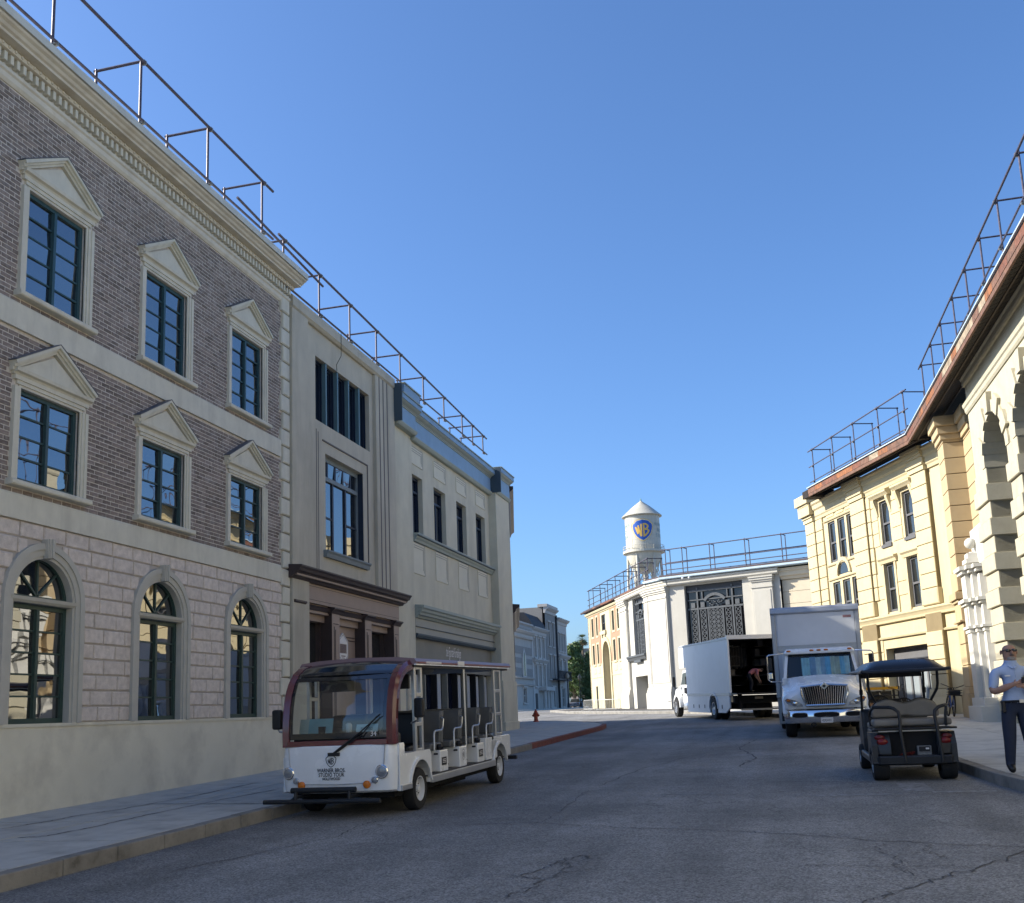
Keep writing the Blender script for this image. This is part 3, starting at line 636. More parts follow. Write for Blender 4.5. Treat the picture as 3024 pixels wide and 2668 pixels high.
MB(FL).box(32.40, 34.19, -2.9, .245, .3, 2.33).build('pilaster_base', m_cream3, p, bevel=.01); MB(FL).box(32.37, 34.22, -2.9, .285, .3, 1.0).build('pilaster_foot', m_cream3, p, bevel=.01)
for i, (a, b) in enumerate(WN):
    f = MB(FL).box(a, a+.05, -.27, -.18, 6.03, 7.63).box(b-.05, b, -.27, -.18, 6.03, 7.63).box(a+.05, b-.05, -.27, -.18, 7.2, 7.26).box(a+.05, b-.05, -.27, -.18, 7.56, 7.63).box((a+b)/2-.025, (a+b)/2+.025, -.27, -.18, 6.03, 7.2).build('window', m_navy, B3)
    for x0, x1, z0, z1 in ((a+.05, (a+b)/2-.025, 6.03, 7.2), ((a+b)/2+.025, b-.05, 6.03, 7.2), (a+.05, b-.05, 7.26, 7.56)): MB(FL).quad((x0, -.235, z0), (x1, -.235, z0), (x1, -.235, z1), (x0, -.235, z1)).build('pane', MATS['dark_pane'], f)
    for z0, z1 in ((7.90, 8.38), (4.97, 5.79)):
        pn = MB(FL).slab(a-.01, b+.01, fo, fo+.022, z0, z1, .004).build('relief_panel', m_panel3, B3)
        for q in (.0, .07, .13):
            mb = MB(FL); mb.box(b-.015-q, b+.002-q, fo, fo+.026, z0+q, z1-q); mb.box(a+.02, b-.015-q, fo, fo+.026, z1-q-.015, z1-q); mb.build('panel_moulding', m_line3, pn)
mb = MB(FL); mb.prof(24.86, 32.42, [(fo, 5.80), (.01, 5.81), (.03, 5.86), (.07, 5.90), (.08, 5.95), (.12, 5.98), (.12, 6.015), (fo-.2, 6.04)]); mb.build('window_ledge', m_bluetrim, B3)
MB(FL).box(24.86, 32.38, .02, .125, 5.945, 5.96).build('window_ledge_painted_shadow', m_bluedk, B3)  # thin dark strip painted in as the shadow line below the ledge cap
# blue entablature: left block, long run, right block
def entab(s0, s1, base, zb, zt, name):
    h = zt-zb
    mb = MB(FL); mb.box(s0, s1, -.6, base, zb+.10, zt-.34*h); e = mb.build(name, m_blue, B3)
    mb = MB(FL); mb.prof(s0-.02, s1+.02, [(-.3, zb), (base-.01, zb), (base+.02, zb+.03), (base+.05, zb+.075), (base+.05, zb+.10), (-.3, zb+.105)]); mb.build('architrave', m_bluetrim, e)
    z = zt-.34*h
    mb = MB(FL); mb.prof(s0-.04, s1+.04, [(-.3, z), (base+.02, z), (base+.05, z+.06*h), (base+.12, z+.10*h), (base+.16, z+.14*h), (-.3, z+.145*h)]); mb.build('bed_moulding', m_bluetrim, e)
    mb = MB(FL); mb.prof(s0-.03, s1+.03, [(-.3, z+.02*h), (base+.028, z+.022*h), (base+.042, z+.04*h), (-.3, z+.045*h)]); mb.build('bed_bead', m_bluedk, e)
    mb = MB(FL); mb.prof(s0-.05, s1+.05, [(-.6, z+.145*h), (base+.17, z+.145*h), (base+.17, zt-.03), (-.6, zt-.03)]); mb.build('corona', m_blue, e)
    mb = MB(FL); mb.prof(s0-.05, s1+.05, [(-.6, zt-.03), (base+.20, zt-.03), (base+.20, zt), (-.6, zt+.02)]); mb.build('cap_flashing', m_bluetrim, e)
    return e
entab(24.80, 32.40, .06, 8.50, 9.36, 'blue_frieze')
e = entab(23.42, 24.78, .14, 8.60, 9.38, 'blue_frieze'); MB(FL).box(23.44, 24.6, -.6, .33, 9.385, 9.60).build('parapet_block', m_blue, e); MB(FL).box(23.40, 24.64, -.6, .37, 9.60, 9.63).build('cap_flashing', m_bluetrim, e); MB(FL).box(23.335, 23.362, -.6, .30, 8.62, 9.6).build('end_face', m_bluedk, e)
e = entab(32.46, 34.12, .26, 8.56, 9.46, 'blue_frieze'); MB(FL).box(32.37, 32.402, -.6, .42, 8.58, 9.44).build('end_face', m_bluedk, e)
# grey shopfront with painted script sign
sh = MB(FL).box(24.88, 32.38, -.3, -.12, 2.5, 4.1).build('shopfront', m_signb, B3)
mb = MB(FL); mb.prof(24.87, 32.55, [(-.1, 3.80), (.03, 3.805), (.06, 3.85), (.10, 3.87), (.12, 3.93), (.16, 3.96), (.18, 4.02), (.22, 4.05), (.22, 4.12), (-.1, 4.15)]); mb.build('shop_cornice', m_bluetrim, sh)
for z in (3.865, 3.955, 4.045): MB(FL).box(24.87, 32.5, .05, .05+.10*(z-3.7)/.3, z, z+.012).build('cornice_bead', m_bluedk, sh)
MB(FL).box(24.88, 32.40, -.12, -.02, 3.40, 3.80).build('shop_frieze', m_shop3, sh); MB(FL).box(24.88, 32.42, -.1, .01, 3.57, 3.59).build('frieze_bead', m_bluedk, sh)
mb = MB(FL); mb.prof(24.87, 32.45, [(-.1, 3.30), (.0, 3.30), (.04, 3.36), (.04, 3.40), (-.1, 3.41)]); mb.build('lower_moulding', m_bluedk, sh)
lettering('script_sign', 'the Figurtale Furnishings', .40, m_white, sh, lambda x, y, z: FL(28.3+x, -.114, 2.93+y), shear=.5, spacing=.82, sx=.46)
mb = MB(FL)
for s_, a_, z_ in ((29.3, 1.6, 2.84), (28.5, .9, 2.86), (27.9, .7, 2.87)):
    mb.path([FL(s_+.10*math.cos(t*a_*3.3)-.05*t, -.112, z_-.10*t) for t in [i/6 for i in range(7)]], .010, 4)
mb.build('script_flourish', m_white, sh)
m_curt = mk('pale_curtain', (.42, .45, .48), rough=.9, var=.1)
x = 24.9
for i in range(8):
    f = MB(FL).box(x, x+.07, -.35, -.14, .5, 2.5).build('shop_window', m_signb if i % 2 else m_dark, B3)
    MB(FL).quad((x+.07, -.3, .5), (x+.93, -.3, .5), (x+.93, -.3, 2.5), (x+.07, -.3, 2.5)).build('pane', MATS['dark_pane'], f)
    if i % 2 == 0 or i > 3: MB(FL).box(x+.35, x+.75, -.29, -.27, .55, 2.45).build('curtain', m_curt, f)
    x += .935
MB(FL).box(24.88, 32.4, -.4, -.1, .3, .62).build('stall_riser', m_signb, B3)

# ================================================================ left: brown building round the bend
m_brick4 = mk('brown_render', (.20, .165, .15), rough=.9, var=.15, scale=3, bump=.4)
F4 = Frame(-8.75, 34.25, 14.2, 'left')
B4 = thing('brown_corner_building', 'brown walled building turning the street corner behind the blue cornice building', 'building', (-8.75, 34.25, gz(34)+KH))
mb = MB(F4); mb.box(0, 9.0, -9, 0, .3, 8.9); mb.build('wall', m_brick4, B4)
mb = MB(F4); mb.prof(0.1, 9.0, [(-.2, 8.85), (.05, 8.87), (.1, 9.0), (.22, 9.1), (.22, 9.2), (-.2, 9.22)]); mb.build('cornice', m_dbrown, B4)
mb = MB(F4); mb.prof(0.4, 9.1, [(-.02, 3.0), (.05, 3.02), (.05, 4.72), (.12, 4.76), (.16, 4.86), (.28, 4.95), (.28, 5.02), (-.02, 5.05)]); mb.build('shop_cornice', m_dbrown, B4)
for i in range(4):
    for z in (1.2, 5.6):
        s = .8+i*2.1; f = MB(F4).box(s, s+1.2, -.02, .03, z, z+1.7).build('window', m_navy, B4); MB(F4).quad((s+.08, .034, z+.08), (s+1.12, .034, z+.08), (s+1.12, .034, z+1.62), (s+.08, .034, z+1.62)).build('pane', m_pane, f)

# ================================================================ guard rails on the left roofs
m_pole = mk('scaffold_pole', (.085, .075, .10), rough=.55, metal=.3, var=.3, scale=14, bump=.1)
m_clamp = mk('scaffold_clamp', (.28, .27, .24), rough=.5, metal=.6, var=.3, scale=20)
cl = MB(); cl.box(-.035, .035, -.03, .03, -.028, .028); cl.box(-.012, .05, -.012, .012, -.05, .012); clme = cl.mesh('clamp'); clme.materials.append(m_clamp)
def guard_rail(label, fr, posts, zt, zb, o, depth, rails, r=.022, ext=(.3, .3), group=None, name='guard_rail', back_rails=(), zback=None):
    """scaffold frames: front post, short rear post, cross bar; rails along the front"""
    p0 = fr(posts[0], o, zb); t = thing(name, label, 'guard rail', p0, group=group)
    zt_ = zt if callable(zt) else (lambda s: zt)
    for s in posts:
        z = zt_(s)
        MB().tube(fr(s, o, zb), fr(s, o, z+.05), r).build('post', m_pole, t, smooth=True)
        MB().tube(fr(s, o-depth, zb if zback is None else zback), fr(s, o-depth, z+.03), r).build('rear_post', m_pole, t, smooth=True)
        MB().tube(fr(s, o+.04, z), fr(s, o-depth-.04, z), r).build('cross_bar', m_pole, t, smooth=True)
        for h in [z]+[q for q in rails]:
            piece(clme, 'clamp', t, fr(s+.02, o+.03, h-.01), fr.az)
    a, b = posts[0]-ext[0], posts[-1]+ext[1]
    MB().tube(fr(a, o+.05, zt_(a)-.02), fr(b, o+.05, zt_(b)-.02), r*1.15).build('rail', m_pole, t, smooth=True)
    for h in rails: MB().tube(fr(a, o+.05, h), fr(b, o+.05, h), r).build('rail', m_pole, t, smooth=True)
    for h in back_rails: MB().tube(fr(a, o-depth+.04, h), fr(b, o-depth+.04, h), r).build('rail', m_pole, t, smooth=True)
    return t
G_L = 'guard rails on the rooftops'
guard_rail('dark scaffold guard rail along the roof edge of the brick building', FL, [8.65, 10.6, 12.57, 14.51, 16.44], 11.47, 9.98, .10, .8, [10.46], group=G_L, ext=(1, .35))
MB().tube(FL(15.4, .17, 10.62), FL(19.0, .17, 10.40), .024).build('loose_pole', m_pole, bpy.data.objects['guard_rail'], smooth=True)
guard_rail('dark scaffold guard rail above the stucco and blue cornice buildings', FL, [17.4, 19.04, 20.66, 22.27, 23.9, 25.7, 27.5, 29.3, 30.4, 31.6], lambda s: 10.69-(s-19)*.027, 9.74, .06, .75, [9.78], group=G_L)
# ================================================================ right: materials
m_cream = mk('cream_stone', (.43, .395, .295), rough=.9, var=.06, scale=3, bump=.6, bscale=45, stain=(.34, .305, .22), stain_amt=.5, stain_scale=2)
m_yel = mk('yellow_stucco', (.50, .425, .265), rough=.9, var=.06, scale=2, bump=.35, bscale=90, stain=(.42, .33, .18), stain_amt=.45, stain_scale=1.2, streak=True)
m_yelj = mk('yellow_joint', (.20, .155, .085), rough=.95)
m_tanw = mk('tan_stucco', (.43, .335, .20), rough=.9, var=.06, scale=2, bump=.35, bscale=90, stain=(.36, .25, .14), stain_amt=.4, stain_scale=1.3)
m_whitew = mk('white_stucco', (.455, .435, .385), rough=.9, var=.05, scale=1.5, bump=.4, bscale=70, stain=(.41, .385, .325), stain_amt=.5, stain_scale=1.1, streak=True)
m_greyframe = mk('grey_window_frame', (.10, .10, .105), rough=.6, var=.1)
m_dframe = mk('charcoal_frame', (.035, .037, .042), rough=.55, var=.2, scale=8, bump=.2)
m_iron = mk('iron_grille', (.085, .092, .10), rough=.55, metal=.2, var=.25, scale=10, bump=.1)
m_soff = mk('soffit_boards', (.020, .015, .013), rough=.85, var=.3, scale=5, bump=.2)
m_batten = mk('soffit_batten', (.08, .06, .045), rough=.8, var=.2)
m_flash = mk('pale_flashing', (.45, .55, .62), rough=.4, var=.05)
m_rust = [mk('rusty_board_%s' % n, c, rough=.8, var=.35, scale=7, bump=.2, stain=(.07, .045, .035), stain_amt=.8, stain_scale=4) for n, c in (('orange', (.24, .095, .04)), ('brown', (.15, .08, .055)), ('red', (.17, .07, .045)), ('pale', (.30, .24, .17)))]
m_pane2 = glass('grey_pane', (.02, .022, .022), 1.9)
def courses(par, fr, s0, s1, z0, z1, h, o, opens, mat, name='stone_course', gap=.012, thick=.035, end_step=0):
    n = round((z1-z0)/h); h = (z1-z0)/n
    for i in range(n):
        a, b = z0+i*h, z0+(i+1)*h; iv = [(s0, s1)]
        for (p, q, u, v) in opens:
            if u < b-.02 and v > a+.02:
                nv = []
                for x, y in iv:
                    if y <= p or x >= q: nv.append((x, y))
                    else:
                        if x < p: nv.append((x, p))
                        if y > q: nv.append((q, y))
                iv = nv
        e = end_step if i % 2 else 0
        for x, y in iv:
            if y-x > .04: MB(fr).slab(x-e, y+e, o-.02, o+thick+e, a+gap, b-gap, .012).build(name, mat, par)
def dh_window(par, fr, c, hw, zb, zt, o, mfr, pm=None, name='window', blind=True):
    """double hung sash"""
    pm = pm or m_pane2; f = .07
    mb = MB(fr); mb.box(c-hw, c-hw+f, o-.06, o+.02, zb, zt); mb.box(c+hw-f, c+hw, o-.06, o+.02, zb, zt); mb.box(c-hw+f, c+hw-f, o-.06, o+.02, zt-f, zt); mb.box(c-hw+f, c+hw-f, o-.06, o+.05, zb, zb+.09); m = zb+(zt-zb)*.48
    w = mb.build(name, mfr, par); MB(fr).box(c-hw+f, c+hw-f, o-.05, o+.03, m-.035, m+.035).build('meeting_rail', mfr, w)
    for z0, z1, d in ((zb+.09, m-.035, -.035), (m+.035, zt-f, -.02)): MB(fr).quad((c-hw+f, o+d, z0), (c+hw-f, o+d, z0), (c+hw-f, o+d+.01, z1), (c-hw+f, o+d+.01, z1)).build('pane', pm, w)
    return w
# ================================================================ right: cream building with stepped arches
FC = Frame(5.2, 27.28, 1.2, 'right')
BC = thing('cream_arched_building', 'cream stone building at the right edge with rusticated piers and deep stepped arches', 'building', (5.2, 27.28, gz(27)+KH))
arches = [(-2.36-3.05*i, 6.62, 1.08) for i in range(5)]; AD = .85
mb = MB(FC); wall(mb, -38, 0, -.6, 9.4, 0, [(c-r, c+r, -.6, zs) for c, zs, r in arches], AD, arches); mb.build('wall', m_cream, BC)
mb = MB(FC); wall(mb, -38, 0, -.6, 9.3, -AD, [(c-.80, c+.80, 1.2, zs) for c, zs, r in arches], .2, [(c, zs, .80) for c, zs, r in arches]); mb.build('inner_wall', m_cream, BC)
MB(FC).box(-38, -.02, -6, -AD-.25, .3, 9.3).build('backing', m_dark, BC); MB(FC).box(-.5, -.005, -6, -.02, .3, 9.3).build('end_wall', m_cream, BC)
bh = .415
for ia, (c, zs, r) in enumerate(arches):
    for sg in (1, -1):
        x = c+sg*r; xe = 0 if (sg > 0 and ia == 0) else c+sg*(r+.445)
        for i in range(15):
            z = .42+i*bh; e = .055 if i % 2 else 0.0
            if ia > 2 and i % 2 == 0: continue
            a, b = sorted((x-sg*e, xe+(e if xe == 0 else 0))); MB(FC).slab(a, b, -AD-.01, .03+e, z+.011, z+bh-.011, .014).build('pier_block', m_cream, BC)
    n = 11
    if ia < 3:
        for i in range(n):
            t0, t1 = math.pi*i/n, math.pi*(i+1)/n; g = .012; ro = r+(.42 if i % 2 else .26); e = .05 if i % 2 else .015
            if i == n//2: ro, e = r+.46, .09
            pts = [(c+(r-.01)*math.cos(t), zs+(r-.01)*math.sin(t)) for t in (t0+g, (t0+t1)/2, t1-g)]+[(c+ro*math.cos(t), zs+ro*math.sin(t)) for t in (t1-g*.7, (t0+t1)/2, t0+g*.7)]
            MB(FC).plate(pts, -AD+.01, .03+e).build('keystone' if i == n//2 else 'voussoir', m_cream, BC)
    w = MB(FC).box(c-.80, c-.72, -AD-.2, -AD-.1, 1.2, zs+.05).box(c+.72, c+.80, -AD-.2, -AD-.1, 1.2, zs+.05).box(c-.72, c+.72, -AD-.2, -AD-.1, 4.1, 4.22).box(c-.03, c+.03, -AD-.2, -AD-.1, 1.2, zs+.7).build('arched_window', m_dframe, BC)
    MB(FC).quad(*[(c+.78*math.cos(R(a)), -AD-.17, zs+.78*math.sin(R(a))) for a in range(0, 181, 15)]+[(c-.76, -AD-.17, 1.2), (c+.76, -AD-.17, 1.2)]).build('pane', m_pane2, w)
mb = MB(FC); mb.prof(-38, .02, [(-.1, 8.30), (.03, 8.31), (.06, 8.36), (.07, 8.44), (.10, 8.47), (.115, 8.55), (.08, 8.60), (-.1, 8.62)]); mb.build('string_moulding', m_cream, BC)
mb = MB(FC); mb.prof(-38, .03, [(-.1, 9.02), (.05, 9.03), (.07, 9.08), (.07, 9.18), (.10, 9.22), (.12, 9.30), (.12, 9.36), (-.1, 9.4)]); mb.build('cornice', m_cream, BC)
# ================================================================ right: white doorway porch with ball finial
m_portal = mk('white_portal', (.54, .525, .475), rough=.85, var=.05, scale=3, bump=.3, stain=(.42, .40, .35), stain_amt=.4)
PT = thing('white_porch', 'white stepped doorway porch crowned by a ball finial beside the cream arched building', 'porch', (4.9, 28, gz(28)+KH))
def bx(x0, x1, y0, y1, z0, z1): return MB().box(x0, x1, y0, y1, z0, z1)
gz0 = gz(28)+.08
bx(4.86, 5.6, 28.3, 28.9, gz0, 4.45).build('pillar', m_portal, PT); bx(4.98, 5.6, 28.02, 28.3, gz0, 4.45).build('pillar', m_portal, PT); bx(5.10, 5.7, 27.72, 28.02, gz0, 4.3).build('pillar', m_portal, PT)
bx(5.28, 5.9, 27.35, 27.72, gz0, 5.1).build('wall', m_portal, PT)
bx(5.22, 5.75, 27.4, 29.0, 4.5, 5.55).build('parapet', m_portal, PT)
mb = MB(); mb.lathe((5.11, 28.5, 5.04), [(.05, -.16), (.075, -.13), (.05, -.10)], 16); mb.ball((5.11, 28.5, 5.17), .145, 20); mb.build('ball_finial', m_portal, PT, smooth=True)
bx(4.98, 5.3, 28.3, 28.75, 4.75, 4.9).build('finial_block', m_portal, PT); bx(4.92, 5.35, 28.22, 28.82, 4.64, 4.75).build('finial_block', m_portal, PT)
for z, e, h in ((4.45, .14, .10), (4.36, .08, .09), (3.62, .12, .09), (3.55, .06, .07), (2.95, .07, .07), (2.85, .03, .08)):
    mb = MB()
    for x0, y0, y1 in ((4.86, 28.3, 28.9), (4.98, 28.02, 28.3), (5.10, 27.72, 28.02)): mb.box(x0-e, 5.72, y0-e, y1+e, z+(.0 if x0 < 4.9 else (.002 if x0 < 5 else .004)), z+h-(.0 if x0 < 4.9 else (.002 if x0 < 5 else .004)))
    mb.build('moulding', m_portal, PT)
bx(4.83, 4.86, 28.42, 28.78, 3.0, 3.5).build('plaque', m_portal, PT)
for h, e in ((.42, .16), (.62, .06)): bx(4.86-e, 5.74, 27.3-e*.4, 28.95+e*.3, gz0-.1, gz0+h).build('plinth', m_portal, PT, bevel=.01)
# ================================================================ right: yellow building
FY = Frame(4.8, 34.5, 21, 'right')
BY = thing('yellow_building', 'yellow rusticated building with grey sash windows, bracketed hoods and a garage opening', 'building', (4.8, 34.5, gz(34)+KH))
GAR = (.22, 3.2, .3, 2.94)
UWN = [(2.32, .34), (.70, .34)]; LWN = [(2.32, .36), (.72, .36)]; TRI = [(6.60, .32), (5.75, .32), (4.98, .28)]
ops = [(c-h, c+h, 6.47, 7.98, .16) for c, h in UWN]+[(c-h, c+h, 4.15, 5.79, .16) for c, h in LWN]+[(c-h, c+h, 6.48, 8.06, .14) for c, h in TRI]+[(c-h, c+h, 4.12, 5.72, .14) for c, h in TRI]+[GAR+(.9,)]
mb = MB(FY); wall(mb, -2.4, 8.78, .3, 9.1, 0, ops); mb.build('wall', m_yel, BY)
MB(FY).box(-2.6, 8.76, -7, -.95, .3, 9.2).build('backing', m_dark, BY); MB(FY).box(8.5, 8.775, -7, -.03, .3, 9.1).build('end_wall', m_yel, BY)
for p0, p1, e in ((7.95, 8.80, .12), (3.50, 4.62, .14), (-.82, .14, .14)):
    MB(FY).box(p0, p1, -.02, e-.03, .3, 8.4).build('pilaster', m_yelj, BY)
    courses(BY, FY, p0, p1, 4.62, 8.34, .45, e-.035, [], m_yel, 'pilaster_block')
    MB(FY).slab(p0-.03, p1+.03, 0, e+.03, 4.1, 4.6, .03).build('pilaster_base', m_yel, BY)
    mb = MB(FY)
    for z0, z1, d in ((8.34, 8.50, .05), (8.50, 8.56, .10), (8.56, 8.76, .06), (8.76, 8.84, .12), (8.84, 8.98, .17), (8.98, 9.08, .22)): mb.box(p0-d*.4, p1+d*.4, -.02, e+d, z0, z1)
    mb.build('pilaster_cap', m_yel, BY)
    courses(BY, FY, p0, p1, 1.5, 3.28, .45, e-.02, [], m_yel, 'pilaster_block')
    mb = MB(FY); mb.prof(p0-.06, p1+.06, [(0, .3), (e+.20, .3), (e+.20, 1.05), (e+.10, 1.25), (e+.05, 1.5), (0, 1.5)]); mb.build('battered_plinth', m_yel, BY)
for p0, p1 in ((7.30, 7.95), (3.24, 3.50)):
    courses(BY, FY, p0, p1, 4.62, 8.34, .45, .03, [], m_yel, 'pilaster_block')
courses(BY, FY, .14, 3.24, 4.62, 8.3, .45, .0, [(a-.14, b+.14, c-.1, d+.32) for a, b, c, d, _ in ops[:4]]+[(.14, 3.24, 5.9, 6.45)], m_yel, 'stone_course', thick=.028)
courses(BY, FY, .14, 3.5, .6, 3.28, .45, .0, [(GAR[0]-.12, GAR[1]+.12, 0, 3.1)], m_yel, 'stone_course', thick=.03)
for z0, pr_ in ((8.34, [(0, 8.34), (.06, 8.35), (.08, 8.45), (.12, 8.5), (.12, 8.7), (.18, 8.76), (.2, 8.9), (.26, 8.96), (.26, 9.04), (0, 9.06)]), (3.8, [(0, 3.78), (.10, 3.80), (.12, 3.88), (.16, 3.95), (.20, 4.0), (.20, 4.05), (0, 4.1)]), (3.2, [(0, 3.26), (.08, 3.27), (.10, 3.32), (0, 3.36)])):
    mb = MB(FY); mb.prof(-2.35, 8.82, pr_); mb.build('string_course', m_yel, BY)
for c, h in UWN:
    w = dh_window(BY, FY, c, h, 6.47, 7.98, -.10, m_greyframe)
    mb = MB(FY); mb.prof(c-h-.30, c+h+.30, [(0, 8.08), (.14, 8.09), (.18, 8.14), (.24, 8.2), (.24, 8.26), (0, 8.32)]); mb.build('hood', m_yel, w)
    for sg in (-1, 1): a, b = sorted((c+sg*(h+.08), c+sg*(h+.22))); MB(FY).prof(a, b, [(0, 7.5), (.04, 7.5), (.08, 7.75), (.16, 8.02), (.16, 8.08), (0, 8.08)]).build('bracket', m_yel, w)
    MB(FY).box(c-h-.02, c+h+.02, -.1, .05, 6.36, 6.47).build('sill', m_greyframe, w)
for c, h in LWN:
    w = dh_window(BY, FY, c, h, 4.15, 5.79, -.10, m_greyframe)
    mb = MB(FY); mb.box(c-h-.12, c-h-.005, -.02, .045, 4.12, 5.80); mb.box(c+h+.005, c+h+.12, -.02, .045, 4.12, 5.80); mb.build('architrave', m_yel, w)
    mb = MB(FY); mb.prof(c-h-.24, c+h+.24, [(0, 5.82), (.06, 5.82), (.09, 5.92), (.15, 5.98), (.15, 6.03), (0, 6.06)]); mb.build('hood', m_yel, w)
for c, h in TRI:
    dh_window(BY, FY, c, h, 6.48, 8.06, -.08, m_greyframe); dh_window(BY, FY, c, h, 4.12, 5.72, -.08, m_greyframe)
    MB(FY).slab(c-h-.01, c+h+.01, 0, .03, 8.22, 8.62, .02).build('relief_panel', m_yel, BY)
for z in (8.10, 8.66, 6.36, 5.8): mb = MB(FY); mb.prof(4.66, 7.2, [(0, z), (.05, z+.01), (.07, z+.05), (0, z+.07)]); mb.build('moulding', m_yel, BY)
mb = MB(FY); arch_ring(mb, 5.82, 5.95, .48, .62, -.02, .08, 16); a = mb.build('lunette', m_yel, BY); MB(FY).quad(*[(5.82+.47*math.cos(R(t)), .012, 5.95+.40*math.sin(R(t))) for t in range(0, 181, 20)]).build('pane', m_pane2, a)
# garage opening
gm = mk('garage_grey', (.115, .115, .12), rough=.7, var=.1)
g_ = MB(FY).box(GAR[0], GAR[1], -.85, -.28, 2.42, 2.94).box(GAR[0], GAR[0]+.12, -.85, -.3, .4, 2.42).box(GAR[1]-.12, GAR[1], -.85, -.3, .4, 2.42).build('garage_front', gm, BY)
MB(FY).box(GAR[0]+.1, GAR[1]-.1, -.36, -.24, 2.52, 2.56).build('track', m_dframe, g_)
for i in range(5):
    x = GAR[0]+.15+i*.55; MB(FY).quad((x, -.5, 1.1), (x+.45, -.5, 1.1), (x+.45, -.5, 2.4), (x, -.5, 2.4)).build('pane', glass('pale_pane', (.25, .28, .3), 1.8, wave=0), g_); MB(FY).box(x+.45, x+.55, -.56, -.46, .4, 2.42).build('mullion', gm, g_)
MB(FY).box(GAR[0]+.1, GAR[1]-.1, -.56, -.46, .4, 1.1).build('stall_riser', gm, g_)
# tan stepped piers between the yellow wall and the porch
def pier(x0, x1, y0, y1, nm, lim=4.15):
    q = bx(x0+.03, x1-.02, y0+.03, y1, .4, 8.5).build(nm, m_yelj, BY)
    z = 4.66
    while z < 8.3: 
        m_ = MB(); m_.box(x0, x1, y0, y1, z+.012, z+.438); m_.build('pier_block', m_tanw, BY, bevel=.01); z += .45
    for z0, z1, e in ((4.1, 4.64, .04), (3.86, 4.06, .14), (3.78, 3.86, .08), (3.3, 3.78, .02), (3.24, 3.3, .09), (.6, 1.3, .10), (1.3, 1.5, .05), (8.34, 8.5, .06), (8.5, 8.72, .12), (8.72, 9.0, .20)): bx(x0-e, x1, y0-e, y1+e*.2, z0, z1).build('pier_moulding', m_tanw, BY, bevel=.015)
    z = 1.5
    while z < 3.0: bx(x0, x1, y0, y1, z+.012, min(z+.57, 3.24)).build('pier_block', m_tanw, BY, bevel=.01); z += .58
pier(4.97, 5.52, 30.0, 30.95, 'pier'); pier(5.50, 6.1, 28.9, 30.0, 'pier')
bx(5.42, 6.2, 30.95, 33.6, .4, 9.0).build('niche_wall', m_yel, BY)
w = bx(5.385, 5.42, 31.5, 32.3, 4.4, 7.4).build('niche_window', m_yelj, BY); bx(5.36, 5.40, 31.4, 31.5, 4.3, 7.6).build('niche_jamb', m_yel, w); bx(5.36, 5.40, 32.3, 32.4, 4.3, 7.6).build('niche_jamb', m_yel, w)
# ================================================================ right: timber eaves over the yellow and cream buildings
EV = thing('timber_eaves', 'dark boarded timber eaves with a rusty patched fascia above the right hand buildings', 'eaves', (4.6, 31.9, 9.3))
Pc2 = Vector(FY(-1.40, .92, 0)[:2]); Pn = Vector((4.86, 12.0)); Pf = Vector(FY(6.35, .92, 0)[:2])
def strip(p, q, n, d0, d1, z0, z1, th):
    """sloping sheet between two offsets from the eaves line"""
    A = [p+n*d0, q+n*d0, q+n*d1, p+n*d1]; zz = (z0, z0, z1, z1)
    return MB().add([(v.x, v.y, z) for v, z in zip(A, zz)]+[(v.x, v.y, z+th) for v, z in zip(A, zz)], [(3, 2, 1, 0), (4, 5, 6, 7), (0, 1, 5, 4), (1, 2, 6, 5), (2, 3, 7, 6), (3, 0, 4, 7)])
def soffit(p, q, depth, nrm, zb, rise, bw=.26):
    L_ = (q-p).length; d = (q-p).normalized(); k = int(L_/bw)
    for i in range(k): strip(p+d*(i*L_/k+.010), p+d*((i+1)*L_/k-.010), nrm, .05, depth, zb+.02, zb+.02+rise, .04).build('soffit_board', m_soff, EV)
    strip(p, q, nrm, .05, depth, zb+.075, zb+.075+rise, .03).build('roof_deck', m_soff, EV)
    for off in (.30, .75): strip(p, q, nrm, off, off+.05, zb-.02+rise*off/depth, zb-.02+rise*(off+.05)/depth, .04).build('batten', m_batten, EV)
def fascia(p, q, nrm, zb, zt, bl=.62):
    L_ = (q-p).length; d = (q-p).normalized(); k = int(L_/bl)
    for i in range(k):
        a = p+d*(i*L_/k+.004); b = p+d*((i+1)*L_/k-.004); j = random.uniform(-.012, .012)
        MB().deck([tuple(a), tuple(b), tuple(b+nrm*.04), tuple(a+nrm*.04)], zb+.085, zt-.02+j).build('fascia_board', random.choice(m_rust[:3]+m_rust[:3]+m_rust[3:]), EV)
    MB().deck([tuple(p+nrm*.01), tuple(q+nrm*.01), tuple(q+nrm*.06), tuple(p+nrm*.06)], zb-.02, zb+.085).build('fascia_rail', m_rust[1], EV)
    MB().deck([tuple(p-nrm*.05), tuple(q-nrm*.05), tuple(q+nrm*.25), tuple(p+nrm*.25)], zt, zt+.03).build('roof_flashing', m_flash, EV)
nC = Vector((1, .02)).normalized(); nY = Vector((-FY.n[0], -FY.n[1]))
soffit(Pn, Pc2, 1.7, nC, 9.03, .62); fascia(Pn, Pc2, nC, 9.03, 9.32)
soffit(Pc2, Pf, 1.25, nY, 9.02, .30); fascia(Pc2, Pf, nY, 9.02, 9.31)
MB().deck([tuple(Pc2+nC*.05), tuple(Pc2+nY*.05), tuple(Pc2+nY*1.9), tuple(Pc2+nC*1.9)], 9.12, 9.6).build('corner_soffit', m_soff, EV)
MB(FY).box(6.36, 6.9, -.1, .92, 9.0, 9.28).build('eaves_end', m_soff, EV)
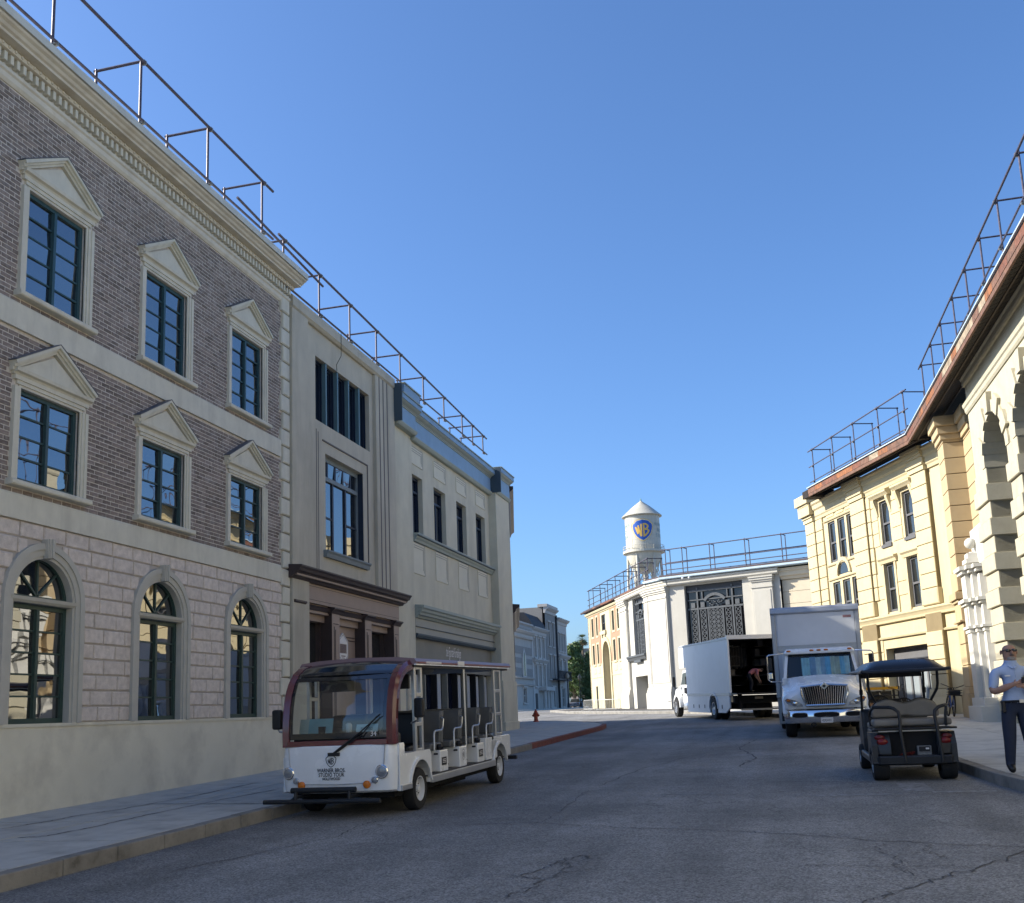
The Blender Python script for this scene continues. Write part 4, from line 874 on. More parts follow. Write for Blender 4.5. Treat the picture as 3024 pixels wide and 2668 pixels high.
MB(FY).box(7.75, 8.98, -.5, .42, 9.06, 9.42).build('corner_block', m_yel, BY); MB(FY).box(7.82, 8.93, -.1, .32, 8.6, 9.06).build('corner_block', m_yel, BY)
# ================================================================ right: white building with iron grilles
C0, C1 = (-6.94, 60.0), (-5.58, 58.37)
FR_ = Frame(C1[0], C1[1], 69, 'right'); FLw = Frame(C0[0], C0[1], 23, 'right')
BW_ = thing('white_building', 'white pilastered building on the bend with tall dark iron grille windows', 'building', (C1[0], C1[1], gz(58)+KH))
GR = (-4.36, -.88, 3.6, 7.94)
mb = MB(FR_); wall(mb, -6.5, 0, .8, 8.45, 0, [GR+(.3,)]); mb.build('wall', m_whitew, BW_)
MB(FR_).box(-9.5, .8, -8, -.35, .8, 8.4).build('backing', m_dark, BW_)
def wpil(fr, p0, p1, e, zt=8.0):
    p = MB(fr).box(p0, p1, -.05, e, .8, zt).build('pilaster', m_whitew, BW_, bevel=.015)
    MB(fr).box(p0+.10, p1-.10, 0, e+.03, 2.6, zt-.75).build('raised_panel', m_whitew, p, bevel=.01)
    mb = MB(fr)
    for z0, z1, d in ((zt-.62, zt-.52, .05), (zt-.30, zt-.2, .06), (zt-.2, zt-.08, .12), (zt-.08, zt, .17)): mb.box(p0-d*.6, p1+d*.6, -.05, e+d, z0, z1)
    mb.build('capital', m_whitew, p)
    mb = MB(fr)
    for z0, z1, d in ((.8, 2.1, .14), (2.1, 2.25, .09), (2.25, 2.38, .05)): mb.box(p0-d*.6, p1+d*.6, -.05, e+d, z0, z1)
    mb.build('pedestal', m_whitew, p)
    return p
wpil(FR_, -6.12, -4.95, .20)
# chamfered corner pilaster between the two wings
az_c = math.degrees(math.atan2(-(C0[0]-C1[0]), C0[1]-C1[1])); FCh = Frame(C1[0], C1[1], az_c, 'right'); Lc = math.hypot(C0[0]-C1[0], C0[1]-C1[1])
MB(FCh).box(0, Lc, -2, .0, .8, 8.45).build('corner_wall', m_whitew, BW_); wpil(FCh, .12, Lc-.12, .22)
for fr, s0, s1 in ((FR_, -6.5, .0), (FCh, -.1, Lc+.1), (FLw, 0, 6.9)):
    mb = MB(fr); mb.prof(s0, s1, [(-.1, 8.02), (.24, 8.03), (.30, 8.10), (.30, 8.2), (.36, 8.26), (.36, 8.34), (-.1, 8.36)]); mb.build('cornice', m_whitew, BW_)
# iron grille window
def grille(fr, s0, s1, z0, z1, o, par):
    W = s1-s0
    g = MB(fr).box(s0, s1, o-.05, o, z1-.28, z1).box(s0, s0+.10, o-.05, o, z0, z1-.28).box(s1-.10, s1, o-.05, o, z0, z1-.28).build('grille_window', m_dframe, par)
    MB(fr).quad((s0, o-.08, z0), (s1, o-.08, z0), (s1, o-.08, z1), (s0, o-.08, z1)).build('pane', glass('black_pane', (.008, .009, .012), 1.5), g)
    ms = [s0+W*f for f in (.235, .405, .595+.0, .765)]
    for f in (.20, .80): MB(fr).box(s0+W*f-.045, s0+W*f+.045, o-.05, o+.06, z0, z1-.15).build('mullion', m_iron, g)
    for f in (.37, .63): MB(fr).box(s0+W*f-.03, s0+W*f+.03, o-.05, o+.04, z0, 6.6 if z1 > 7.5 else z1-1.3).build('mullion', m_iron, g)
    zt = 6.55
    MB(fr).box(s0+.1, s1-.1, o-.05, o+.05, zt, zt+.10).build('rail', m_iron, g); MB(fr).box(s0+.1, s1-.1, o-.05, o+.06, z1-.38, z1-.28).build('rail', m_iron, g); MB(fr).box(s0+.1, s1-.1, o-.05, o+.06, zt+.52, zt+.58).build('rail', m_iron, g)
    c = s0+W*.5; mb = MB(fr); arch_ring(mb, c, zt+.05, W*.19, W*.235, o-.04, o+.10, 14, R(35), R(145)); mb.build('pediment_arch', m_iron, g)
    mb = MB(fr); rnd = random.Random(3)
    for i in range(26):
        x, z = c+rnd.uniform(-.45, .45)*W/3.48, zt+.14+rnd.uniform(0, .30)*(1); mb.ball((x, o+.03, z), rnd.uniform(.03, .06), 6)
    mb.build('scroll_ornament', m_iron, g)
    for f in (.12, .285, .715, .88): MB(fr).box(s0+W*f-.12*W/3.48, s0+W*f+.12*W/3.48, o-.04, o+.05, zt+.12, zt+.40).build('lantern_block', m_iron, g)
    for f in (.285, .715): MB(fr).box(s0+W*f-.03, s0+W*f+.03, o-.04, o+.04, zt+.58, z1-.38).build('bar', m_iron, g)
    def lattice(a, b, zb, ztp, nx):
        cw = (b-a)/nx; nz = max(1, round((ztp-zb)/cw)); ch = (ztp-zb)/nz; mb = MB(fr); t = .016
        def bar(p, q):
            d = Vector((q[0]-p[0], q[1]-p[1])).normalized(); n = Vector((-d.y, d.x))*t
            mb.plate([(p[0]+n.x, p[1]+n.y), (q[0]+n.x, q[1]+n.y), (q[0]-n.x, q[1]-n.y), (p[0]-n.x, p[1]-n.y)], o-.02, o+.03)
        for i in range(nx+1): bar((a+i*cw, zb), (a+i*cw, ztp))
        for j in range(nz+1): bar((a, zb+j*ch), (b, zb+j*ch))
        for i in range(nx):
            for j in range(nz): x, z = a+i*cw, zb+j*ch; bar((x, z), (x+cw, z+ch)); bar((x+cw, z), (x, z+ch))
        return mb.build('lattice', m_iron, g)
    lattice(s0+W*.39, s0+W*.61, z0, zt, 3 if W > 3 else 2)
    for f in (.12, .285, .715, .88): lattice(s0+W*f-.045*W, s0+W*f+.045*W, z0, zt, 1)
    return g
grille(FR_, *GR, -.20, BW_)
# right hand continuation with stone blocks
mb = MB(FR_); mb.box(-9.2, -6.5, -1, -.25, .8, 8.1); mb.build('recessed_wall', m_yelj, BW_)
m_blk = mk('pale_block', (.55, .48, .36), rough=.9, var=.05, bump=.3)
courses(BW_, FR_, -9.2, -6.52, 1.2, 7.7, .62, -.25, [], m_blk, 'wall_block', gap=.006)
mb = MB(FR_); mb.prof(-9.3, -6.5, [(-.3, 7.7), (-.1, 7.72), (-.05, 7.85), (.05, 7.9), (.05, 8.1), (.12, 8.15), (.12, 8.3), (-.3, 8.32)]); mb.build('cornice', m_blk, BW_)
# left wing: white bay, then pink and cream bays
NW = (1.30, 3.90, 4.45, 7.94); DR = (1.25, 4.08, .9, 3.16)
mb = MB(FLw); wall(mb, 0, 6.9, .8, 8.45, 0, [NW+(.3,), DR+(.8,)]); mb.build('left_wall', m_whitew, BW_)
MB(FLw).box(0, 16.6, -6, -.85, .8, 8.3).build('backing', m_dark, BW_)
wpil(FLw, -.02, .85, .16); wpil(FLw, 4.95, 6.7, .16)
grille(FLw, *NW, -.2, BW_)
mb = MB(FLw); mb.prof(.9, 5.0, [(0, 4.12), (.18, 4.14), (.24, 4.28), (.30, 4.34), (.30, 4.44), (0, 4.46)]); mb.box(2.1, 3.6, 0, .2, 3.98, 4.14); mb.build('sill', m_iron, BW_)
MB(FLw).box(DR[0], DR[1], -.85, -.8, .8, 3.2).build('door_recess', mk('recess_grey', (.36, .35, .33), rough=.9), BW_); MB(FLw).box(DR[0], DR[0]+.5, -.8, -.74, .9, 3.0).build('door', m_dframe, BW_)
m_pink = mk('pink_brick', (.38, .195, .125), rough=.9, var=.1, scale=8, bump=.3)
m_crm2 = mk('cream_render', (.48, .42, .28), rough=.9, var=.05, bump=.3, stain=(.40, .34, .22), stain_amt=.5)
AC = (11.2, 4.9, 1.0)
small = [(8.82, .30), (7.46, .24), (14.93, .30), (13.58, .24)]
mb = MB(FLw); wall(mb, 6.9, 16.6, .8, 8.0, 0, [(c-h, c+h, z0, z1, .15) for c, h in small for z0, z1 in ((6.46, 7.78), (4.46, 5.84))]+[(11.15, 12.3, 6.66, 7.78, .15), (AC[0]-AC[2], AC[0]+AC[2], .8, AC[1])]+[(14.4, 14.95, .8, 2.9, .2)], .45, [AC]); mb.build('cream_wall', m_crm2, BW_)
for a, b in ((6.95, 9.75), (12.75, 15.9)):
    mb = MB(FLw); wall(mb, a, b, 4.44, 8.0, .03, [(c-h-.08, c+h+.08, z0-.1, z1+.08, .03) for c, h in small for z0, z1 in ((6.46, 7.78), (4.46, 5.84)) if a < c < b]); mb.build('pink_panel', m_pink, BW_)
for c, h in small:
    for z0, z1 in ((6.46, 7.78), (4.46, 5.84)):
        w = dh_window(BW_, FLw, c, h, z0, z1, -.1, m_dframe); mb = MB(FLw); mb.box(c-h-.14, c-h, 0, .05, z0-.14, z1+.12); mb.box(c+h, c+h+.14, 0, .05, z0-.14, z1+.12); mb.box(c-h, c+h, 0, .05, z1, z1+.12); mb.box(c-h, c+h, 0, .06, z0-.14, z0); mb.build('surround', m_crm2, w)
w = dh_window(BW_, FLw, 11.72, .57, 6.66, 7.78, -.1, m_dframe); mb = MB(FLw); mb.box(10.95, 12.5, 0, .12, 6.4, 6.64); mb.box(11.2, 11.4, 0, .1, 6.2, 6.4); mb.box(12.05, 12.25, 0, .1, 6.2, 6.4); mb.build('sill', m_crm2, w)
mb = MB(FLw); arch_ring(mb, AC[0], AC[1], 1.0, 1.28, -.02, .07, 20); mb.box(AC[0]-1.28, AC[0]-1.0, -.02, .07, .8, AC[1]); mb.box(AC[0]+1.0, AC[0]+1.28, -.02, .07, .8, AC[1]); mb.build('arch_surround', m_crm2, BW_)
mb = MB(FLw); wall(mb, AC[0]-1, AC[0]+1, .8, 5.9, -.45, [(10.7, 11.7, .8, 4.9)], .5, [(11.2, 4.9, .5)]); mb.build('arch_back', m_crm2, BW_)
for a, b in ((6.95, 9.9), (12.5, 15.9)):
    for z in (3.5, 4.38): MB(FLw).box(a, b, 0, .03, z, z+.05).build('string_line', m_crm2, BW_)
    for c, h in small:
        if a < c < b: MB(FLw).slab(c-.34, c+.34, 0, .03, 3.75, 4.2, .05).build('relief_panel', m_crm2, BW_)
mb = MB(FLw); mb.prof(6.9, 16.75, [(-.1, 7.98), (.06, 8.0), (.08, 8.06), (.16, 8.1), (.20, 8.18), (.20, 8.25), (-.1, 8.28)]); mb.build('cornice', m_crm2, BW_)
MB(FLw).box(16.3, 16.6, -6, 0, .8, 8.0).build('end_wall', m_crm2, BW_)
# white building eaves
E2 = thing('white_building_eaves', 'weathered dark roof edge with a pale gutter along the white building', 'eaves', (C1[0], C1[1], 8.4))
m_mem = mk('roof_membrane', (.06, .04, .04), rough=.8, var=.4, scale=3, bump=.4)
for fr, s0, s1, mg in ((FR_, -9.6, .45, m_flash), (FCh, .1, Lc-.1, m_flash)):
    mb = MB(fr); mb.prof(s0, s1, [(-1, 8.38), (.45, 8.38), (.5, 8.42), (.5, 8.52), (-1, 8.54)]); mb.build('gutter', mg, E2); mb = MB(fr); mb.prof(s0, s1, [(-1, 8.545), (.40, 8.545), (.34, 8.64), (-1, 8.68)]); mb.build('roof_edge', m_mem, E2)
mb = MB(FLw); mb.prof(-.3, 16.7, [(-1, 8.30), (.30, 8.30), (.36, 8.40), (.30, 8.50), (-1, 8.52)]); mb.build('roof_edge', m_mem, E2)
s = 0
while s < 16.4:
    l = random.uniform(.7, 1.6); mb = MB(FLw); mb.prof(s, s+l-.03, [(.30, 8.31), (.385, 8.33), (.385, 8.44), (.30, 8.47)]); mb.build('edge_board', random.choice(m_rust[1:3]+[m_mem, m_mem]), E2); s += l
for s in (-1.1, -1.5): MB(FR_).ball((s, .55, 8.32), .07, 8).build('floodlight', m_white, E2, smooth=True)
# guard rails on the right
G_R = G_L
guard_rail('scaffold guard rail on the eaves above the cream arched building', Frame(4.82, 0, 0, 'right'), [14.6, 16.5, 18.35, 20.23, 21.99, 23.74, 25.51, 27.41, 29.18, 31.08], lambda s: 10.62+(s-18)*.022, 9.4, .0, .72, [9.72], group=G_R, r=.02)
guard_rail('scaffold guard rail on the eaves above the yellow building', FY, [-.84, .93, 2.78, 4.56, 6.36], 10.86, 9.2, .6, .72, [10.22, 9.62], group=G_R, r=.02, back_rails=(9.9,))
guard_rail('scaffold guard rail above the grille window of the white building', FR_, [-8.7, -6.65, -4.56, -2.46, -.76, .3], 10.2, 8.5, -.3, .6, [9.35, 9.0], group=G_R, r=.026, back_rails=(9.5, 8.85))
guard_rail('scaffold guard rail above the pink bays of the white building', FLw, [.4, 2.2, 4.0, 6.0, 8.2, 10.4, 12.6, 14.8, 16.2], 10.0, 8.4, -.1, .9, [9.3, 8.9], group=G_R, r=.026)
# ================================================================ shared vehicle bits
m_vwhite = mk('white_vehicle_paint', (0.779, 0.791, 0.800), rough=.28, var=.03, scale=3, bump=0, spec=.5, coat=.4, stain=(0.649, 0.637, 0.614), stain_amt=.3, stain_scale=2)
m_tyre = mk('tyre_rubber', (.018, .018, .019), rough=.85, var=.25, scale=12, bump=.3)
m_black = mk('black_plastic', (.014, .014, .016), rough=.45, var=.15, bump=.05)
m_matt = mk('black_underside', (.010, .010, .011), rough=.9)
m_silver = mk('brushed_aluminium', (.50, .51, .53), rough=.35, metal=.7, var=.06, bump=.03)
m_chrome = mk('chrome', (.75, .76, .78), rough=.10, metal=1.0, var=.03, bump=0)
m_steelrim = mk('white_steel_rim', (.62, .63, .65), rough=.4, var=.08, bump=.05)
m_maroon = mk('maroon_paint', (.115, .020, .026), rough=.22, var=.05, bump=0, spec=.6, coat=.6)
m_vinyl = mk('grey_vinyl', (.105, .112, .122), rough=.5, var=.12, scale=5, bump=.15, bscale=80)
m_lens = mk('clear_lens', (.26, .275, .30), rough=.12, metal=.35, var=.2, scale=20, bump=.2, bscale=30)
m_amber = mk('amber_lens', (.55, .16, .02), rough=.2, var=.1, bump=.1)
m_red = mk('red_lens', (.17, .012, .012), rough=.15, var=.1, bump=.1)
m_ink = mk('black_print', (.015, .015, .02), rough=.6)
m_glassv = clear_glass('vehicle_glass', (.80, .86, .84), .10)
m_glossblk = mk('gloss_black_glass', (.010, .011, .013), rough=.05, var=.05, bump=0, spec=.9)
def wheel(par, x, y, r, wd, side, rim=.58, mat=None, spokes=8, hole=.055, name='wheel'):
    """tyre with a dished rim; side = +1 when the outer face looks along +x"""
    s_ = side; mb = MB(); w2 = wd/2
    mb.lathe((x, y, r), [(r*rim, -w2*.9*s_), (r*.80, -w2*s_), (r*.95, -w2*.92*s_), (r, -w2*.6*s_), (r, w2*.6*s_), (r*.95, w2*.92*s_), (r*.80, w2*s_), (r*rim, w2*.9*s_)], 28, 'x', caps=False)
    t = mb.build(name, m_tyre, par, smooth=True, recalc=True)
    mb = MB(); mb.lathe((x, y, r), [(r*rim*1.02, w2*.95*s_), (r*rim*.94, w2*.93*s_), (r*rim*.90, w2*.30*s_), (r*rim*.80, w2*.05*s_)], 28, 'x', caps=False)
    rm = mb.build('rim', mat or m_steelrim, t, smooth=True, recalc=True)
    mb = MB(); mb.lathe((x, y, r), [(r*rim*.9, -w2*.1*s_), (.001, -w2*.1*s_)], 24, 'x'); mb.build('drum', m_matt, t)
    mb = MB(); n_ = spokes
    for k in range(n_):            # spoke plates between the hand holes
        a0, a1 = 2*math.pi*(k+.22)/n_, 2*math.pi*(k+.78)/n_; P = lambda rr, a, h: (x+h*s_, y+rr*math.cos(a), r+rr*math.sin(a)); am = (a0+a1)/2
        mb.quad(P(r*rim*.92, a0, w2*.22), P(r*rim*.92, a1, w2*.22), P(r*.26, am+.30, w2*.42), P(r*.26, am-.30, w2*.42))
    mb.lathe((x, y, r), [(r*rim*.93, w2*.25*s_), (r*rim*.84, w2*.24*s_)], 28, 'x', caps=False); mb.lathe((x, y, r), [(r*.30, w2*.38*s_), (r*.26, w2*.46*s_), (r*.17, w2*.50*s_), (r*.16, w2*.80*s_), (.001, w2*.82*s_)], 18, 'x', caps=False); mb.build('rim_centre', mat or m_steelrim, rm, smooth=True)
    mb = MB()
    for k in range(5): a = 2*math.pi*k/5; mb.tube((x+w2*.42*s_, y+r*.23*math.cos(a), r+r*.23*math.sin(a)), (x+w2*.60*s_, y+r*.23*math.cos(a), r+r*.23*math.sin(a)), r*.025, 6)
    mb.build('wheel_nuts', m_matt, rm)
    return t
def rbox(x0, x1, y0, y1, z0, z1): return MB().box(x0, x1, y0, y1, z0, z1)
SH = [(0, 1.0), (.25, .975), (.48, .92), (.66, .84), (.74, .72), (.90, .64), (.99, .52), (1.0, .34), (.96, .06), (.84, -.28), (.62, -.62), (.34, -.88), (0, -1.06)]
def shield_hw(z):
    pts = sorted(SH, key=lambda p: p[1])
    for (x0, z0), (x1, z1) in zip(pts, pts[1:]):
        if z0 <= z <= z1: return x0+(x1-x0)*(z-z0)/max(1e-6, z1-z0)
    return 0
def shield_fill(name, mat, par, fn, sc, lift):
    rows = []; 
    for i in range(31):
        z = -1.06+2.06*i/30; h = shield_hw(z)*sc; rows.append([fn(-h+2*h*k/10, z*sc, lift) for k in range(11)])
    return MB().grid(rows).build(name, mat, par)
def ribbon2(mb, pts, w_, fn, lift, sub=6):
    P = []
    for (a, b), (c, d) in zip(pts, pts[1:]): P += [(a+(c-a)*t/sub, b+(d-b)*t/sub) for t in range(sub)]
    P.append(pts[-1]); rows = []
    for i, p in enumerate(P):
        a = P[max(0, i-1)]; b = P[min(len(P)-1, i+1)]; d = Vector((b[0]-a[0], b[1]-a[1])).normalized(); n = Vector((-d.y, d.x))*w_/2
        rows.append([fn(p[0]+n.x, p[1]+n.y, lift), fn(p[0]-n.x, p[1]-n.y, lift)])
    mb.grid(rows)
def wb_letters(name, mat, par, fn, lift, w_=.15, sc=1.0):
    mb = MB()
    for st in ([(-.76, .34), (-.50, -.46)], [(-.52, -.44), (-.44, .46)], [(-.48, .50), (-.20, -.70)], [(-.16, -.76), (-.13, .66)], [(.14, .72), (.14, -.80)],
               [(.14, .64), (.38, .62), (.60, .46), (.58, .26), (.40, .08), (.18, .02)], [(.18, .04), (.50, .04), (.68, -.12), (.58, -.34), (.36, -.58), (.14, -.74)]):
        ribbon2(mb, [(a*sc, b*sc) for a, b in st], w_*sc, fn, lift)
    return mb.build(name, mat, par)
def shield_outline(name, mat, par, fn, lift, sc, w_):
    mb = MB(); full = [(x*sc, z*sc) for x, z in SH]+[(-x*sc, z*sc) for x, z in reversed(SH[1:-1])]; ribbon2(mb, full+[full[0]], w_, fn, lift, 3); return mb.build(name, mat, par)

# ================================================================ tour tram
TR = thing('tour_tram', 'white and maroon open sided studio tour tram parked at the left kerb', 'tram', (-4.95, 11.05, gz(11.05)), (math.atan(SL), 0, R(-1.3)), local=True)
HWT = .715
def plan_ring(z, y0, hw, r=.14, back=.5, n=5):
    pts = [(-hw, back, z)]
    for k in range(n+1): a = R(180+90*k/n); pts.append((-hw+r+r*math.cos(a), y0+r+r*math.sin(a), z))
    pts += [(x*hw/.7, y0-.035*(1-(x/.6)**2), z) for x in (-.45, -.3, -.15, 0, .15, .3, .45)]
    for k in range(n+1): a = R(270+90*k/n); pts.append((hw-r+r*math.cos(a), y0+r+r*math.sin(a), z))
    pts.append((hw, back, z)); return pts
mb = MB(); mb.loft([plan_ring(z, y, h, back=.30) for z, y, h in ((.275, .05, .685), (.30, .015, .705), (.45, .0, .715), (.70, .0, .715), (.79, .005, .712), (.805, .02, .705))]); mb.build('front_panel', m_vwhite, TR, smooth=True, recalc=True)
fy = lambda x: -.036*(1-(x/.61)**2) if abs(x) < .61 else 0
def on_front(cx, cz, s): return lambda x, z, l: (cx+x*s, fy(cx+x*s)-.002-l, cz+z*s)
mb = MB(); mb.path([(-.60, fy(.6)-.002, .80), (-.585, -.004, .60), (-.54, -.012, .45), (-.44, -.02, .385), (0, -.038, .375), (.44, -.02, .385), (.54, -.012, .45), (.585, -.004, .60), (.60, -.002, .80)], .006, 6); mb.build('panel_crease', mk('painted_crease_shade', (.42, .43, .45), rough=.5), TR, smooth=True)  # grey tube on the white panel, its colour stands for the crease's shade
for x, z, r, m_ in ((.56, .505, .068, m_lens), (-.60, .505, .062, m_lens), (.475, .415, .036, m_lens), (-.50, .42, .034, m_lens), (.38, .368, .038, m_amber), (-.43, .37, .038, m_amber)):
    mb = MB(); y = fy(x)-.004; mb.lathe((x, y, z), [(r*1.12, .02), (r*1.15, -.01), (r*1.0, -.018)], 20, 'y'); b_ = mb.build('lamp', m_chrome if m_ is m_lens else m_amber, TR, smooth=True)
    mb = MB(); mb.lathe((x, y, z), [(r, -.014), (r*.85, -.019), (r*.45, -.022), (.001, -.023)], 20, 'y'); mb.build('lens', m_, b_, smooth=True)
f = on_front(-.05, .635, .068); sg = shield_outline('emblem', m_ink, TR, f, .001, .92, .12); wb_letters('emblem_letters', m_ink, sg, f, .001, .15, .74)
for body, z, s in (('WARNER BROS.', .512, .062), ('STUDIO TOUR', .463, .060), ('HOLLYWOOD', .425, .042)):
    lettering('front_lettering', body, s, m_ink, TR, lambda x, y, q, z=z: (-.05+x, fy(-.05+x)-.003, z+y), sx=.80, bold=.0012)
# bull bar
m_bar = mk('black_powder_coat', (.016, .018, .022), rough=.5, var=.1, bump=.05)
bb = MB().tube((-.50, -.13, .325), (.29, -.13, .325), .032, 12).build('bull_bar', m_bar, TR, smooth=True)
MB().tube((-.83, -.17, .205), (.60, -.17, .205), .026, 12).build('lower_bar', m_bar, bb, smooth=True)
for x in (-.44, .22): MB().tube((x, -.14, .325), (x, -.16, .20), .02, 8).tube((x, -.15, .25), (x, .2, .25), .02, 8).build('bar_bracket', m_bar, bb, smooth=True)
MB().path([(-.50, -.16, .21), (-.52, -.05, .22), (-.50, .1, .3)], .02, 8).build('bar_bracket', m_bar, bb, smooth=True)
# windscreen frame: maroon arches, black surround, glass
CUR = [(.03, .80), (.025, .95), (.035, 1.10), (.06, 1.25), (.105, 1.40), (.18, 1.53), (.29, 1.635), (.44, 1.705), (.62, 1.745), (.80, 1.755)]
for sg_ in (-1, 1):
    rings = []
    for i, (y, z) in enumerate(CUR):
        a = CUR[max(0, i-1)]; b = CUR[min(len(CUR)-1, i+1)]; d = Vector((b[0]-a[0], b[1]-a[1])).normalized(); n = Vector((-d.y, d.x))
        o_ = HWT*(1-.012*max(0, z-1.2)); i_ = o_-.105; t = .05; ins = .5
        q = [(o_-.03, -0.012), (o_, .03), (o_-.004, .10), (o_-.03, .115), (i_, .03), (i_, -.004)]
        rings.append([(sg_*x, y-n.x*(-v), z-n.y*(v)) if False else (sg_*x, y+(-n.x)*(-v) if False else y+d.y*v, z-d.x*v) for x, v in q])
    mb = MB(); mb.loft(rings); mb.build('windscreen_pillar', m_maroon, TR, smooth=True, recalc=True)
mb = MB(); mb.box(-.62, .62, .0, .05, .80, .865); mb.build('windscreen_base', m_maroon, TR, bevel=.01)
def sheet_cur(x0, x1, i0, i1, off, nx=8, bow=.03, t0=0, t1=1):
    rows = []
    for k in range(25):
        t = t0+(t1-t0)*k/24; p = t*(len(CUR)-1); i = min(int(p), len(CUR)-2); q = p-i; y = CUR[i][0]*(1-q)+CUR[i+1][0]*q; z = CUR[i][1]*(1-q)+CUR[i+1][1]*q
        rows.append([(x0+(x1-x0)*j/nx, y+off-bow*(1-((x0+(x1-x0)*j/nx)/.62)**2), z+bow*.5*(1-((x0+(x1-x0)*j/nx)/.62)**2)*(t > .6)*min(1, (t-.6)*4)) for j in range(nx+1)])
    return MB().grid(rows)
ws = sheet_cur(-.57, .57, 0, 0, .02, t0=.10, t1=.58).build('windscreen', m_glassv, TR, smooth=True)
for x0, x1, t0, t1 in ((-.615, -.565, .06, .62), (.565, .615, .06, .62), (-.565, .565, .06, .11), (-.565, .565, .57, .64)): sheet_cur(x0, x1, 0, 0, .012, t0=t0, t1=t1).build('windscreen_seal', m_glossblk, ws, smooth=True)
sheet_cur(-.62, .62, 0, 0, .012, bow=.05, t0=.635, t1=1.0).build('front_dome', m_glossblk, TR, smooth=True)
lettering('fleet_number', '34', .085, m_white, TR, lambda x, y, q: (.47+x, -.005-.03*(1-(.47/.62)**2), .90+y), sx=.9)
wp = MB().tube((-.02, -.045, .715), (.28, -.04, .92), .014, 8).tube((.28, -.04, .92), (.555, -.01, 1.14), .008, 8).box(-.08, .06, -.06, -.01, .69, .73).build('wiper', m_black, TR, smooth=True)
MB().tube((.30, -.05, .88), (.52, -.02, 1.12), .007, 6).tube((.04, -.05, .74), (.30, -.045, .90), .007, 6).build('wiper_blade', m_black, wp)
# roof
m_rooft = mk('tram_roof_edge', (.20, .135, .15), rough=.35, var=.06, bump=0)
mb = MB(); rings = []
for y in (.62, .8, 2, 3.4, 4.66, 4.74): rings.append([(-.75, y, 1.70), (.75, y, 1.70), (.765, y, 1.735), (.74, y, 1.775), (.5, y, 1.80), (0, y, 1.815), (-.5, y, 1.80), (-.74, y, 1.775), (-.765, y, 1.735)])
mb.loft(rings); rf = mb.build('roof', m_rooft, TR, smooth=True, recalc=True)
for sx in (-1, 1):
    a, b = sorted((sx*.745, sx*.772)); rbox(a, b, .6, 4.75, 1.693, 1.707).build('drip_rail', m_vwhite, rf)
    rbox(a, b, .7, 4.72, 1.722, 1.727).build('pinstripe', mk('red_pinstripe', (.45, .12, .08), rough=.4), rf)
rbox(-.72, .72, .66, 4.7, 1.668, 1.698).build('ceiling', m_black, rf)
rbox(.764, .774, 2.15, 2.42, 1.71, 1.765).build('roof_sticker', m_white, rf); rbox(.764, .772, .95, 1.5, 1.715, 1.74).build('roof_sticker', m_white, rf)
# posts
def ladder_post(x, y0, y1, z0, z1, sl=0):
    t = .055; mb = MB(); w2 = .022
    for a, b in ((y0, y0+t), (y1-t, y1)): mb.box(x-w2, x+w2, a, b, z0, z1)
    for z in (z0, z0+(z1-z0)*.30, z0+(z1-z0)*.64, z1-.05): mb.box(x-w2, x+w2, y0+t, y1-t, z, z+.05)
    return mb.build('side_post', m_silver, TR, bevel=.008)
for x in (-.69, .69):
    ladder_post(x, .68, .95, .66, 1.69); ladder_post(x, 3.98, 4.34, .69, 1.69)
    MB().tube((x, 2.62, .62), (x, 2.62, 1.69), .016, 8).build('pole', m_silver, TR, smooth=True)
# chassis, front and rear wings, sills
rbox(-.60, .60, .25, 4.55, .20, .36).build('chassis', m_matt, TR); rbox(-.70, .70, .3, 4.6, .355, .375).build('floor', m_black, TR)
rbox(-.3, .3, 2.6, 3.7, .10, .22).build('battery_pack', m_matt, TR)
def wing(sx, y0, y1, zt, yc, r, zb0, zb1, zlow):
    arc = [(yc-r*math.cos(R(a)), .245+r*math.sin(R(a))) for a in range(8, 173, 12)]
    out_ = [(y0, zb0), (arc[0][0], zb0)]+arc+[(arc[-1][0], zb1), (y1, zb1), (y1, zt-.05), (y1-.05, zt), (y0, zt)]
    mb = MB(lambda a, b, c: (b, a, c)); x0, x1 = sorted((sx*.42, sx*.722)); mb.plate(out_, x0, x1); w_ = mb.build('wing', m_vwhite, TR, recalc=True, bevel=.008)
    mb = MB(lambda a, b, c: (b, a, c)); ar2 = [(yc-(r+.035)*math.cos(R(a)), .245+(r+.035)*math.sin(R(a))) for a in range(172, 7, -12)]; mb.plate(arc+ar2, *sorted((sx*.70, sx*.745))); mb.build('wheel_arch_lip', m_vwhite, w_, recalc=True)
for sx in (-1, 1):
    wing(sx, .10, 1.16, .68, .76, .335, .29, .29, .3); wing(sx, 3.42, 4.70, .69, 4.09, .335, .38, .38, .3)
    a, b = sorted((sx*.70, sx*.75)); rbox(a, b, 1.12, 3.80, .275, .36).build('side_sill', m_silver, TR, bevel=.008); rbox(a, b, .12, .44, .275, .34).build('side_sill', m_silver, TR, bevel=.008)
    for y in (.76, 4.09): wheel(TR, sx*.645, y, .245, .155, sx)
    rbox(*sorted((sx*.60, sx*.80)), 4.72, 4.80, .30, .36).build('rear_bumper', m_bar, TR, bevel=.01)
rbox(-.70, .70, 4.62, 4.74, .36, .60).build('rear_panel', m_vwhite, TR, bevel=.02)
rbox(.70, .728, .10, .13, .28, .80).build('door_edge', m_vwhite, TR)
